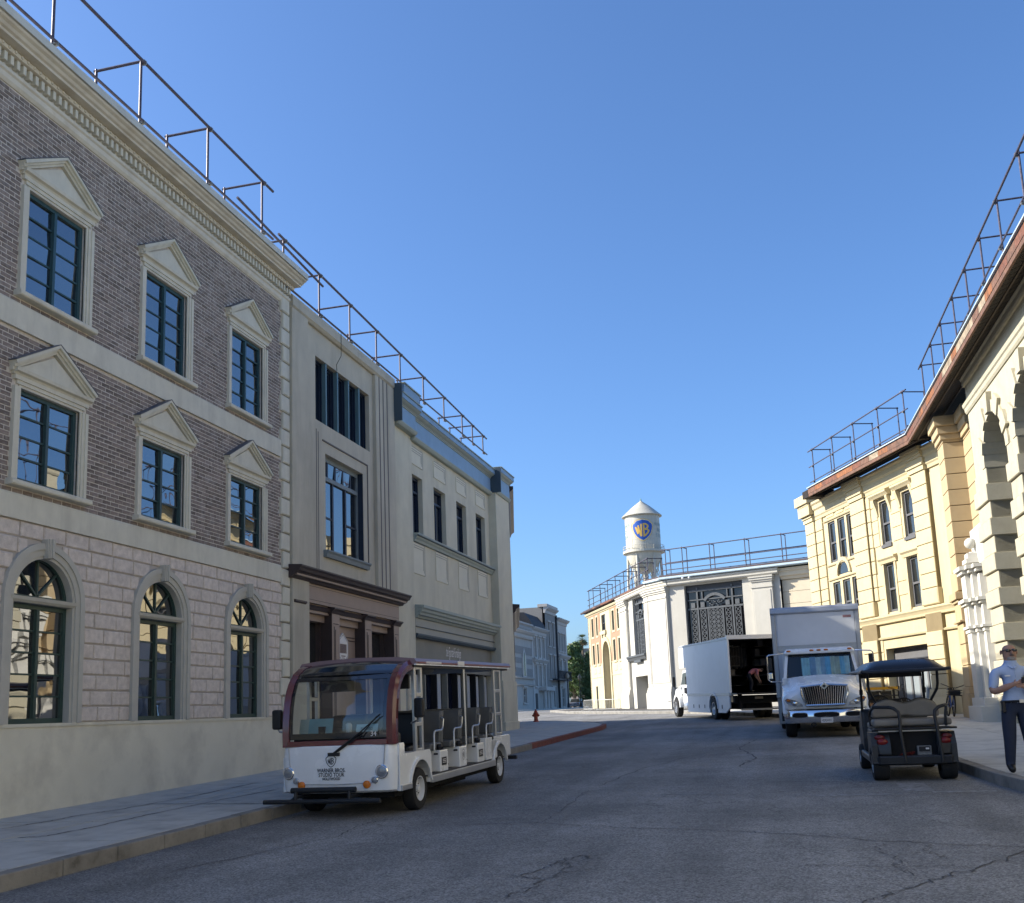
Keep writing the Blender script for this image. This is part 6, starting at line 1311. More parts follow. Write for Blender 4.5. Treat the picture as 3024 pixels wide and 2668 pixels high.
rbox(.02, W-.02, -3.05, -2.37, .945, .985).build('tail_lift', m_bar, T2); rbox(.1, W-.1, -2.5, -2.3, .62, .9).build('tail_lift_frame', m_matt, T2); rbox(.35, W-.35, -2.52, -2.4, .36, .42).build('step_bumper', m_alu, T2); rbox(.85, 1.15, -2.53, -2.5, .76, .84).build('number_plate', mk('plate_tan', (.35, .3, .22)), T2)
for x in (.25, W-.35): rbox(x, x+.1, -2.6, -2.4, .45, .95).build('lift_arm', m_matt, T2)
for x in (.12, W-.22): rbox(x, x+.12, -2.42, -2.36, .66, .8).build('tail_lamp', MATS['dark_red_lens'], T2)
# cab
cb = MB(lambda a, b, c: (b, a, c)); cb.plate([(3.6, .55), (4.75, .55), (4.75, 1.0), (6.1, .85), (6.12, 1.0), (6.0, 1.18), (5.05, 1.38), (4.70, 1.95), (4.5, 2.02), (3.6, 2.02)], .14, W-.14); cb.build('cab', m_vwhite, T2, recalc=True, bevel=.04)
MB(lambda a, b, c: (b, a, c)).plate([(3.95, 1.38), (4.92, 1.38), (4.62, 1.86), (3.95, 1.9)], .125, .138).build('door_glass', m_pane2, T2)
wa = MB(lambda a, b, c: (b, a, c)); wa.plate([(5.45-.58*math.cos(R(a)), .42+.58*math.sin(R(a))) for a in range(0, 181, 12)]+[(5.45-.47*math.cos(R(a)), .42+.47*math.sin(R(a))) for a in range(180, -1, -12)], .02, .4); wa.build('front_wing', m_vwhite, T2, recalc=True)
rbox(.06, .2, 4.05, 4.25, 1.0, 1.25).build('door_handle', m_ink, T2); MB().lathe((.22, 3.9, .48), [(.001, -.3), (.18, -.3), (.19, 0), (.18, .45), (.001, .45)], 16, 'y').build('fuel_tank', m_silver, T2, smooth=True)
mi = rbox(-.22, -.10, 5.0, 5.12, 1.30, 1.72).build('mirror', m_black, T2, bevel=.02); MB().path([(-.16, 5.06, 1.32), (-.12, 5.0, 1.24), (.14, 4.9, 1.24)], .02, 6).build('mirror_arm', m_black, mi, smooth=True); rbox(-.24, -.05, 5.95, 6.0, .66, .69).build('marker', m_white, T2)
# ================================================================ far left: row of grey townhouses
FV = 1.75
class FarFrame:
    """row frame: a, b, c were laid out at 1/FV of the true distance"""
    flip = True; az = 0
    def __call__(s, a, b, c): return ((-16+b)*FV, a*FV, 1.3+(c-1.3)*FV)
FG = FarFrame()
m_g1 = mk('grey_stone', (.44, .405, .36), rough=.9, var=.08, scale=2, bump=.3)
m_g1b = mk('grey_brick_band', (.28, .26, .235), rough=.9, var=.15, scale=8, bump=.3)
m_g2 = mk('pale_grey_stone', (.52, .48, .43), rough=.9, var=.06, scale=2, bump=.3)
m_slate2 = mk('slate_mansard', (.035, .038, .045), rough=.7, var=.3, scale=8, bump=.3)
m_ybrick = mk('yellow_brick', (.46, .38, .22), rough=.9, var=.3, scale=3, bump=.4)  # the brick itself is yellow, mottled at random
G_T = 'grey townhouses at the far end of the street'
def townhouse(label, s0, s1, zt, mat, wins, extra=None, dep=6, zc=None):
    zc = zc or zt; t = thing('townhouse', label, 'townhouse', (-16*FV, s0*FV, gz(s0*FV)+KH), group=G_T)
    rects = [(c-h, c+h, z0, z1, .14) for c, h, z0, z1 in wins]
    mb = MB(FG); wall(mb, s0, s1, 1.0, zt, 0, rects); mb.box(s0, s1, -dep, -.2, 1.0, zt-.02); mb.build('wall', mat, t)
    for c, h, z0, z1 in wins:
        w = MB(FG).box(c-h, c-h+.05, -.13, -.06, z0, z1).box(c+h-.05, c+h, -.13, -.06, z0, z1).box(c-h+.05, c+h-.05, -.13, -.06, (z0+z1)/2-.03, (z0+z1)/2+.03).build('window', m_g2, t)
        MB(FG).quad((c-h, -.10, z0), (c+h, -.10, z0), (c+h, -.10, z1), (c-h, -.10, z1)).build('pane', m_pane2, w)
        mb = MB(FG); mb.box(c-h-.08, c-h, 0, .05, z0-.05, z1+.10); mb.box(c+h, c+h+.08, 0, .05, z0-.05, z1+.10); mb.box(c-h-.14, c+h+.14, 0, .12, z1+.10, z1+.2); mb.box(c-h-.12, c+h+.12, 0, .10, z0-.12, z0-.05); mb.build('surround', m_g2, w)
    mb = MB(FG); mb.prof(s0-.05, s1+.05, [(-.1, zc-.45), (.05, zc-.44), (.08, zc-.25), (.2, zc-.18), (.32, zc-.06), (.32, zc), (-.1, zc+.03)]); mb.build('cornice', m_g2, t)
    return t
t = townhouse('grey banded townhouse with a pointed gothic window and roof balcony', 62.4, 67.6, 7.0, m_g1, [(65.2, .42, 1.9, 2.75)], zc=6.55)
for z0, z1 in ((3.6, 4.1), (4.4, 4.75), (5.0, 5.5)): MB(FG).box(62.4, 67.6, -.05, .03, z0, z1).build('brick_band', m_g1b, t)
w = MB(FG).plate([(64.7, 3.5), (65.7, 3.5), (65.7, 4.7), (65.55, 5.05), (65.2, 5.4), (64.85, 5.05), (64.7, 4.7)], .03, .07).build('gothic_window', m_g2, t); MB(FG).plate([(64.85, 3.6), (65.55, 3.6), (65.55, 4.65), (65.42, 4.95), (65.2, 5.15), (64.98, 4.95), (64.85, 4.65)], .07, .075).build('pane', m_pane2, w)
MB(FG).box(65.18, 65.22, .07, .09, 3.6, 5.1).build('glazing_bar', m_dframe, w)
for z in (2.95, 3.4, 6.0): MB(FG).prof(62.3, 67.7, [(0, z), (.14, z+.02), (.2, z+.1), (0, z+.14)]).build('string_course', m_g2, t)
for i in range(14): MB(FG).lathe((63.0+i*.33, .1, 6.62), [(.05, 0), (.08, .12), (.04, .25), (.06, .36)], 8).build('baluster', m_g2, t)
MB(FG).box(62.6, 67.6, .0, .2, 6.98, 7.08).build('balustrade_rail', m_g2, t); MB(FG).box(62.5, 67.3, -4, -1.4, 6.5, 7.95).build('set_back_wall', m_ybrick, t); MB(FG).box(62.4, 67.4, -4.1, -1.3, 7.95, 8.15).build('parapet_coping', m_g2, t)
t = townhouse('grey townhouse with a dark slate mansard roof and columned door', 67.7, 72.1, 7.0, m_g2, [(68.6, .32, 5.0, 6.3), (69.9, .32, 5.0, 6.3), (71.2, .32, 5.0, 6.3), (68.6, .32, 3.0, 4.4), (69.9, .32, 3.0, 4.4), (71.2, .32, 3.0, 4.4)])
MB(FG).prof(67.75, 72.0, [(.1, 7.03), (-.1, 7.5), (-.5, 8.0), (-3, 8.05), (-3, 7.0)]).build('mansard_roof', m_slate2, t)
mb = MB(FG); mb.prof(67.8, 72.0, [(0, 4.6), (.1, 4.62), (.25, 4.78), (.25, 4.84), (0, 4.88)]); mb.build('string_course', m_g2, t)
for s in (69.6, 70.5, 71.4, 71.95): MB(FG).lathe((s, .35, 1.4), [(.16, 0), (.12, .1), (.11, 1.2), (.17, 1.3)], 10).build('column', m_g2, t)
MB(FG).box(69.3, 72.1, 0, .55, 2.7, 2.95).build('porch_lintel', m_g2, t); MB(FG).box(68.2, 68.8, 0, .03, 1.3, 2.5).build('door', m_dframe, t)
t = townhouse('tall grey brick townhouse with heavy stepped cornice', 72.2, 75.7, 8.75, m_g1b, [(73.2, .30, 6.0, 7.6), (74.6, .30, 6.0, 7.6), (73.2, .3, 3.6, 5.2), (74.6, .3, 3.6, 5.2), (74.0, .4, 1.6, 2.9)])
MB(FG).box(72.1, 75.8, -.5, .22, 8.75, 8.95).build('parapet_block', m_g2, t)
t = townhouse('pale end townhouse with black iron balcony beside the dark drain pipe', 76.0, 79.8, 8.25, m_g2, [(76.8, .26, 5.8, 7.0), (77.8, .26, 5.8, 7.0), (78.8, .26, 5.8, 7.0), (76.9, .4, 4.0, 5.0), (78.6, .4, 4.0, 5.0), (77.6, .5, 1.6, 2.9)])
MB(FG).box(75.72, 75.98, -.1, .12, 1.2, 8.4).build('drain_pipe', m_dframe, t)
bc = MB(FG).box(73.5, 78.4, 0, .6, 3.5, 3.6).build('balcony', m_dframe, t)
for i in range(24): MB(FG).box(73.55+i*.2, 73.58+i*.2, .55, .58, 3.6, 4.15).build('baluster', m_dframe, bc)
MB(FG).box(73.5, 78.4, .53, .6, 4.15, 4.2).build('balcony_rail', m_dframe, bc)
mb = MB(FG); mb.prof(76, 79.8, [(0, 5.2), (.12, 5.22), (.3, 5.4), (.3, 5.48), (0, 5.5)]); mb.build('string_course', m_g2, t)
# street lamps in front of the row
for s, lab in ((132.5, 'black street lamp standing before the end townhouse'), (141.0, 'black street lamp beside the parked cars')):
    lp = thing('street_lamp', lab, 'street lamp', (-26.7, s, gz(s)+KH)); z = gz(s)+KH
    MB().lathe((-26.7, s, z), [(.2, 0), (.16, .5), (.09, .7), (.07, 3.6), (.1, 3.7)], 10).build('post', m_dframe, lp, smooth=True); MB().lathe((-26.7, s, z+3.7), [(.1, 0), (.23, .14), (.26, .44), (.17, .63), (.04, .8)], 10).build('lantern', mk('lamp_glass', (.4, .3, .2), rough=.4), lp, smooth=True)

# ================================================================ water tower
TY = 130.0; TX = -15.42; tg = 1.5
def FT(x, y, z): return (x*1.35, y*1.35, 1.3+(z-1.3)*1.35)     # true distance of the tower
WT = thing('water_tower', 'cream steel water tower with a conical roof and a blue and gold shield emblem', 'water tower', FT(TX, TY, tg))
m_tank = mk('cream_tank_paint', (.50, .475, .40), rough=.5, var=.05, scale=.8, bump=.05, stain=(.36, .31, .22), stain_amt=.35, stain_scale=.5, streak=True)
rt_ = 2.22; mb = MB(FT); mb.lathe((TX, TY, 0), [(rt_, 20.85), (rt_, 22.3), (rt_+.012, 22.3), (rt_+.012, 22.34), (rt_, 22.34), (rt_, 23.9), (rt_+.012, 23.9), (rt_+.012, 23.94), (rt_, 23.94), (rt_, 25.55)], 56); tk = mb.build('tank', m_tank, WT, smooth=True)
mb = MB(FT); mb.lathe((TX, TY, 0), [(rt_-.1, 25.45), (2.57, 25.46), (2.58, 25.52), (1.2, 26.75), (.12, 27.55), (.08, 27.62)], 48); rf_ = mb.build('roof', m_tank, WT, smooth=True)
MB(FT).lathe((TX, TY, 27.6), [(.08, 0), (.13, .08), (.05, .16), (.11, .26), (.001, .36)], 12).build('finial', mk('verdigris', (.25, .42, .45), rough=.5), rf_, smooth=True)
mb = MB(FT); mb.lathe((TX, TY, 0), [(rt_, 20.85), (rt_*.97, 20.2), (rt_*.85, 19.4), (rt_*.6, 18.6), (rt_*.3, 18.2), (.35, 18.0), (.33, tg)], 40); mb.build('bowl', m_tank, WT, smooth=True)
for k in range(8):
    a = 2*math.pi*(k+.3)/8; MB(FT).tube((TX+rt_*1.003*math.cos(a), TY+rt_*1.003*math.sin(a), 20.9), (TX+rt_*1.003*math.cos(a), TY+rt_*1.003*math.sin(a), 25.5), .018, 4).build('tank_seam', mk('seam_paint', (.55, .51, .42), rough=.6), tk)
ck = MB(FT).lathe((TX, TY, 0), [(rt_, 20.7), (2.66, 20.7), (2.66, 20.95), (2.62, 20.95), (2.62, 20.78), (rt_, 20.78)], 48).build('catwalk', m_tank, WT)
MB(FT).path([(TX+2.62*math.cos(R(a)), TY+2.62*math.sin(R(a)), 21.55) for a in range(0, 360, 10)], .03, 5, closed=True).path([(TX+2.62*math.cos(R(a)), TY+2.62*math.sin(R(a)), 21.25) for a in range(0, 360, 10)], .022, 5, closed=True).build('catwalk_rail', m_tank, ck)
for k in range(20): a = 2*math.pi*k/20; MB(FT).tube((TX+2.62*math.cos(a), TY+2.62*math.sin(a), 20.9), (TX+2.62*math.cos(a), TY+2.62*math.sin(a), 21.55), .022, 5).build('rail_post', m_tank, ck)
for k in range(6):
    a = R(60*k+12); c_, s_ = math.cos(a), math.sin(a)
    MB(FT).tube((TX+2.05*c_, TY+2.05*s_, 20.8), (TX+2.75*c_, TY+2.75*s_, tg), .17, 10).build('leg', m_tank, WT, smooth=True)
    a2 = R(60*(k+1)+12)
    for z0, z1 in ((20.4, 16.5), (16.5, 20.4), (16.5, 11.5), (11.5, 16.5)):
        r0 = 2.05+.7*(20.8-z0)/19; r1 = 2.05+.7*(20.8-z1)/19; MB(FT).tube((TX+r0*c_, TY+r0*s_, z0), (TX+r1*math.cos(a2), TY+r1*math.sin(a2), z1), .05, 5).build('brace', m_tank, WT)
a0_ = math.atan2(-TY, -TX); a0_ = math.atan2(0-TY, 0-TX)
def on_tank(cz, s, da=0): return lambda x, z, l: FT(TX+(rt_+.014+l)*math.cos(a0_+da+x*s/rt_), TY+(rt_+.014+l)*math.sin(a0_+da+x*s/rt_), cz+z*s)
m_gold = mk('gold_paint', (.72, .45, .10), rough=.5, var=.06); m_lblue = mk('royal_blue_paint', (.030, .105, .42), rough=.5, var=.06); m_palegold = mk('pale_gold_paint', (.75, .62, .36), rough=.5)
f = on_tank(23.45, 1.42); sg = shield_fill('emblem', m_palegold, WT, f, 1.0, .004); shield_outline('emblem_rim', m_gold, sg, f, .012, .985, .035); shield_fill('emblem_field', m_lblue, sg, f, .90, .016); wb_letters('emblem_letters', m_gold, sg, f, .03, .185, .80)
for da in (R(76), R(-78)):
    for i, body in enumerate(('WARNER', 'BROS.', 'STUDIO')):
        lettering('tank_lettering', body, .62, mk('faded_teal_paint', (.22, .33, .34), rough=.6), WT, lambda x, y, q, da=da, i=i: on_tank(24.0-i*.72, 1, da)(x, y, .01))

# ================================================================ trees
def leaf_cloud(name, mat, par, centres, n, size, seed=1, fr=None):
    rnd = random.Random(seed); mb = MB(fr)
    for i in range(n):
        c = rnd.choice(centres); 
        while True:
            p = Vector((rnd.uniform(-1, 1), rnd.uniform(-1, 1), rnd.uniform(-1, 1)))
            if .25 < p.length < 1: break
        p = p*(.55+.45*rnd.random()**.4)/max(.6, p.length)
        q = Vector((c[0]+p.x*c[3], c[1]+p.y*c[3], c[2]+p.z*c[4])); d = (Vector((p.x, p.y, p.z+.3)).normalized()+Vector((rnd.gauss(0, .6), rnd.gauss(0, .6), rnd.gauss(0, .6)))).normalized()
        a = d.orthogonal().normalized(); a.rotate(Matrix.Rotation(rnd.uniform(0, 6.28), 3, d)); b = d.cross(a); s = size*rnd.uniform(.6, 1.4)
        mb.quad(tuple(q+a*s), tuple(q+b*s*.45), tuple(q-a*s), tuple(q-b*s*.45))
    return mb.build(name, mat, par)
m_leaf = [mk('leaf_%s' % n, c, rough=.6, var=.35, scale=2.5, bump=0, rand=.45, spec=.4) for n, c in (('mid', (.10, .15, .045)), ('dark', (.05, .09, .032)), ('cypress', (.11, .155, .05)), ('palm', (.085, .115, .040)))]
m_bark = mk('bark', (.11, .085, .06), rough=.95, var=.3, scale=6, bump=.6, bscale=20)
def tree(label, x, y, h, w_, lm, seed, n, size=.16, name='broadleaf_tree', nb=14, low=.28):
    g0 = gz(y)+.05; t = thing(name, label, 'tree', (x, y, g0)); rnd = random.Random(seed)
    mb = MB(); mb.path([(x, y, g0-.1), (x+.05, y, g0+h*.2), (x-.04, y+.05, g0+h*.45), (x+.02, y, g0+h*.7)], [.30, .24, .17, .06], 8)
    cen = []
    for i in range(nb):
        f = low+(1-low)*(i+.5)/nb; rr = w_*math.sqrt(max(.05, 1-((f-.5)/.55)**2)); a = i*2.4+rnd.random(); r_ = rr*rnd.uniform(.25, .62); c = (x+r_*math.cos(a), y+r_*math.sin(a), g0+h*f-.1, rr*rnd.uniform(.42, .60), h*rnd.uniform(.09, .14)); cen.append(c)
        mb.path([(x, y, g0+h*min(.55, f*.6)), ((x+c[0])/2, (y+c[1])/2, g0+h*f*.82), (c[0], c[1], c[2])], [.10, .06, .02], 5)
    mb.build('trunk', m_bark, t, smooth=True); tag(leaf_cloud('crown', lm, t, cen, n, size, seed), None); return t
tree('large leafy green tree beside the end townhouse', -30.1, 154, 9.3, 3.2, m_leaf[0], 11, 9000, .20)
tree('dark green tree standing behind the cypress', -27.8, 157, 8.4, 2.6, m_leaf[1], 12, 7000, .20)
tree('taller dark tree behind the townhouse roofs at the street end', -34, 164, 9.4, 3.4, m_leaf[1], 13, 6000, .22)
def Fv(x, y, z): return (x*FV, y*FV, 1.3+(z-1.3)*FV)
# cypress
x, y = -14.45, 80.0; g0 = 1.45; t = thing('cypress_tree', 'dense upright cypress at the left corner of the pink bays', 'tree', Fv(x, y, g0)); rnd = random.Random(4)
MB(Fv).tube((x, y, g0-.1), (x, y, g0+3.6), .1, 8, .02).build('trunk', m_bark, t); cen = []
for i in range(26):
    f = i/26; rr = .72*(1-f**1.6)*(.6+.4*min(1, f*6)); a = i*2.4; cen.append((x+rr*.55*math.cos(a), y+rr*.55*math.sin(a), g0+.35+f*3.7, rr*.62+.08, .36))
leaf_cloud('crown', m_leaf[2], t, cen, 9000, .075, 5, Fv)
# fan palm
x, y = -22.2, 120.0; g0 = 1.5; t = thing('fan_palm', 'tall slender fan palm rising behind the trees', 'palm', Fv(x, y, g0)); zc = 9.55
MB(Fv).path([(x+.1, y, g0-.2), (x, y, 5), (x+.02, y, zc-.1)], [.16, .13, .11], 8).build('trunk', m_bark, t, smooth=True); rnd = random.Random(8)
for i in range(46):
    a = rnd.uniform(0, 6.28); e = rnd.uniform(-1.25, 1.35); L_ = rnd.uniform(.75, 1.05); mb = MB(Fv); d = Vector((math.cos(a)*math.cos(e), math.sin(a)*math.cos(e), math.sin(e))); sd_ = Vector((-math.sin(a), math.cos(a), 0)); o_ = Vector((x, y, zc))
    for k in range(9):
        q = (k-4)/4; dd = (d+sd_*q*.75).normalized(); p0 = o_+d*L_*.35; p1 = o_+dd*L_+Vector((0, 0, -.10-.08*abs(q))); n_ = d.cross(dd) if abs(q) > .1 else Vector((0, 0, 1)); mb.quad(tuple(p0), tuple((p0+p1)/2+sd_*.035), tuple(p1), tuple((p0+p1)/2-sd_*.035))
    mb.tube(tuple(o_), tuple(o_+d*L_*.4), .012, 4); mb.build('frond', m_leaf[3] if e > -.6 else mk('dry_frond', (.20, .15, .07), rough=.8), t)
def bxv(*q): return MB(Fv).box(*q)
# distant pink building
PB = thing('distant_pink_building', 'pale pink distant building with a tower block behind the palm', 'building', Fv(-26, 140, 1.5))
m_pb = mk('pale_pink_render', (.50, .40, .33), rough=.9, var=.05)
bxv(-27.8, -26.9, 140, 143, 1.3, 10.3).build('tower', m_pb, PB); bxv(-26.9, -18, 141, 146, 1.3, 9.0).build('wall', m_pb, PB); bxv(-27.9, -26.8, 139.9, 143.1, 10.3, 10.42).build('cornice', m_pb, PB)
bxv(-26.9, -18, 140.9, 146, 9.0, 9.12).build('cornice', m_pb, PB); bxv(-26.6, -25.2, 141.5, 144, 9.12, 9.7).build('roof_fence', mk('timber_screen', (.33, .29, .22), rough=.9, var=.2), PB)
for i in range(9): w = bxv(-26.4+i*.9, -25.9+i*.9, 140.97, 141.02, 7.6, 8.4).build('window', m_dframe, PB)
# ================================================================ parked cars at the far end
def car(label, x, y, az, mat, sc=1.0):
    t = thing('parked_car', label, 'car', (x, y, gz(y)+.01), (0, 0, R(az)), local=True, group='cars parked at the far end')
    L_, Wd = 3.7*sc, 1.55*sc
    secs = [(-.5, .42, .50, .62), (-.47, .25, .62, .70), (-.30, .2, .72, .76), (-.20, .2, .80, .78), (.15, .2, .82, .78), (.42, .2, .78, .77), (.48, .25, .70, .72), (.5, .4, .55, .64)]
    mb = MB(); mb.loft([[(-h*sc, f*L_, z0*sc), (h*sc, f*L_, z0*sc), (h*sc*1.02, f*L_, (z0+z1)/2*sc), (h*sc*.96, f*L_, z1*sc), (-h*sc*.96, f*L_, z1*sc), (-h*sc*1.02, f*L_, (z0+z1)/2*sc)] for f, z0, z1, h in secs]); b_ = mb.build('body', mat, t, smooth=True, recalc=True, bevel=.02)
    mb = MB(); mb.loft([[(-h*sc, f*L_, z*sc), (h*sc, f*L_, z*sc), (h*.8*sc, (f*.72+.03)*L_, 1.25*sc), (-h*.8*sc, (f*.72+.03)*L_, 1.25*sc)] for f, z, h in ((-.26, .76, .72), (.34, .80, .72))]); mb.build('cabin_glass', m_pane2, t, recalc=True)
    rbox(-.56*sc, .56*sc, -.13*L_, .26*L_, 1.22*sc, 1.28*sc).build('roof', mat, t, bevel=.03)
    for sx in (-1, 1):
        for f in (-.31, .31): wheel(t, sx*.68*sc, f*L_, .29*sc, .18*sc, sx, mat=m_silver)
        MB().ball((sx*.52*sc, -.495*L_, .58*sc), .10*sc, 8, (1.3, .5, .7)).build('headlamp', m_lens, t, smooth=True); MB().ball((sx*.55*sc, .495*L_, .62*sc), .09*sc, 8, (1.2, .5, .8)).build('tail_lamp', m_red, t, smooth=True)
    return t
car('black saloon car parked below the cypress tree', -26.3, 146, 100, mk('black_car_paint', (.012, .013, .016), rough=.15, var=.05, bump=0, coat=.5))
car('silver car with a dappled bonnet parked near the street lamp', -27.6, 143, 178, mk('silver_car_paint', (.40, .40, .42), rough=.25, metal=.5, var=.1, bump=0))
# ================================================================ crowd barriers
m_galv = mk('galvanised_steel', (.46, .45, .42), rough=.45, metal=.5, var=.12, bump=.05)
def barrier(label, p, q):
    p = Vector(p); q = Vector(q); g0 = gz((p.y+q.y)/2)+KH+.005; t = thing('crowd_barrier', label, 'barrier', (p.x, p.y, g0), group='crowd barriers'); P = lambda f, z: tuple((p+(q-p)*f).to_3d()+Vector((0, 0, g0+z)))
    MB().path([P(0, .08), P(0, .56), P(.03, .62), P(.97, .62), P(1, .56), P(1, .08)], .018, 6).path([P(0, .10), P(1, .10)], .018, 6).build('frame', m_galv, t, smooth=True); n = 14
    for i in range(1, n): MB().tube(P(i/n, .10), P(i/n, .62), .009, 5).build('bar', m_galv, t)
    d = (q-p).normalized(); nn = Vector((-d.y, d.x))
    for f in (.12, .88): c = p+(q-p)*f; MB().path([(c.x+nn.x*.28, c.y+nn.y*.28, g0+.01), (c.x, c.y, g0+.10), (c.x-nn.x*.28, c.y-nn.y*.28, g0+.01)], .015, 5).build('foot', m_galv, t)
barrier('grey steel crowd barrier before the tall arch, nearer the white door', (-10.25, 58.75), (-8.72, 57.9)); barrier('grey steel crowd barrier at the far left end of the line', (-11.3, 60.6), (-10.35, 58.85))
# ================================================================ fire hydrant
hx, hy = -9.78, 41.6; g0 = gz(hy)+KH; HY = thing('fire_hydrant', 'red fire hydrant standing on the left street corner', 'hydrant', (hx, hy, g0)); m_hyd = mk('hydrant_red', (.42, .075, .035), rough=.5, var=.12, bump=.1)
MB().lathe((hx, hy, g0), [(.12, 0), (.12, .04), (.085, .05), (.08, .30), (.11, .31), (.11, .35), (.085, .37), (.07, .43), (.03, .47), (.03, .51)], 16).build('body', m_hyd, HY, smooth=True)
for dx, dy in ((1, 0), (-1, 0), (0, -1)): MB().tube((hx, hy, g0+.26), (hx+dx*.13, hy+dy*.13, g0+.26), .05, 10).tube((hx+dx*.13, hy+dy*.13, g0+.26), (hx+dx*.155, hy+dy*.155, g0+.26), .03, 6).build('outlet', m_hyd, HY, smooth=True)
# ================================================================ bicycles
def bicycle(label, x, y, z, az, lean, fm, basket=True):
    t = thing('bicycle', label, 'bicycle', (x, y, z), (0, R(lean), R(az)), local=True); r = .30
    for yy, tilt in ((-.46, .12), (.46, 0)):
        c = lambda a, rr: (tilt*rr*math.cos(a)*.6, yy+rr*math.cos(a), r+rr*math.sin(a)); w_ = MB().path([c(2*math.pi*k/24, r-.02) for k in range(24)], .021, 6, closed=True).build('wheel', m_tyre, t, smooth=True)
        mb = MB()
        for k in range(10): a = 2*math.pi*k/10; mb.tube(c(0, 0), c(a, r-.03), .003, 4)
        mb.tube((-.04, yy, r), (.04, yy, r), .02, 8); mb.build('spokes', m_silver, w_)
    J_ = {'bb': (0, .05, .26), 'seat': (0, .20, .68), 'head': (0, -.32, .66), 'headb': (0, -.36, .52), 'rear': (0, .46, .30), 'front': (0, -.46, .30)}
    mb = MB()
    for a, b in (('bb', 'seat'), ('seat', 'head'), ('bb', 'headb'), ('head', 'headb'), ('seat', 'rear'), ('bb', 'rear'), ('headb', 'front')): mb.tube(J_[a], J_[b], .017, 8)
    mb.build('frame', fm, t, smooth=True)
    rbox(-.06, .06, .14, .32, .76, .81).build('saddle', m_black, t, bevel=.025); MB().tube((0, .20, .68), (0, .22, .77), .014, 6).build('seat_post', m_silver, t)
    MB().path([(-.30, -.18, .90), (-.26, -.28, .88), (-.06, -.34, .80), (.06, -.34, .80), (.26, -.28, .88), (.30, -.18, .90)], .013, 6).tube((0, -.32, .66), (0, -.34, .80), .015, 6).build('handlebar', m_black, t, smooth=True)
    MB().lathe((.05, .05, .26), [(.001, -.01), (.08, -.01), (.08, .01), (.001, .01)], 14, 'x').tube((.05, .05, .26), (.06, .05, .10), .01, 5).tube((-.05, .05, .26), (-.06, .05, .42), .01, 5).build('crank', m_bar, t)
    if basket:
        mb = MB(); 
        for z0 in (.60, .67, .74): mb.path([(-.18, -.62, z0), (.18, -.62, z0), (.18, -.36, z0), (-.18, -.36, z0)], .012, 5, closed=True)
        mb.box(-.17, .17, -.61, -.37, .58, .60); b_ = mb.build('basket', m_black, t); rbox(-.15, .15, -.60, -.39, .60, .73).build('basket_bag', mk('dark_bag', (.03, .032, .035), rough=.8, var=.3, scale=9, bump=.4), b_, bevel=.04)
    return t
bicycle('blue framed bicycle with a front basket leaning near the tan pier', 4.62, 31.45, gz(31.4)+KH+.004, 1, 6, mk('blue_frame_paint', (.05, .10, .28), rough=.3))
bicycle('dark bicycle standing behind the golf cart seats', 2.95, 31.0, gz(31)+KH+.004, 62, -4, mk('black_frame_paint', (.03, .03, .03), rough=.3), basket=False)
# ================================================================ flatbed utility cart by the garage
UC = thing('utility_cart', 'flatbed utility cart with timber bed and a yellow beam in front of the garage', 'utility cart', (2.75, 32.6, gz(32.6)+KH), (0, 0, R(-68)), local=True)
m_wood = mk('bed_timber', (.20, .12, .075), rough=.8, var=.2, scale=6); m_yb = mk('yellow_beam_paint', (.60, .34, .03), rough=.5, var=.1)
for sx in (-1, 1):
    for yy in (-.55, .75): wheel(UC, sx*.38, yy, .17, .14, sx)
rbox(-.40, .40, -.85, 1.0, .30, .36).build('bed', m_wood, UC); rbox(-.42, -.38, -.85, 1.0, .36, .44).build('side_board', m_wood, UC); rbox(.38, .42, -.85, 1.0, .36, .44).build('side_board', m_wood, UC)
rbox(-.34, .34, -.7, .35, .36, .78).build('equipment_case', m_bar, UC, bevel=.02); rbox(-.12, -.02, -.95, .75, .82, .90).build('yellow_beam', m_yb, UC)
for yy in (-.8, .6): rbox(-.1, -.04, yy, yy+.05, .36, .82).build('beam_stand', m_bar, UC)
rbox(-.3, .3, .55, .85, .36, .55).build('seat', m_black, UC, bevel=.03); MB().tube((0, .95, .36), (0, .88, .85), .015, 6).path([(.13*math.cos(R(a)), .87+.03*math.sin(R(a)), .86+.10*math.sin(R(a))) for a in range(0, 360, 30)], .01, 5, closed=True).build('steering_wheel', m_black, UC)
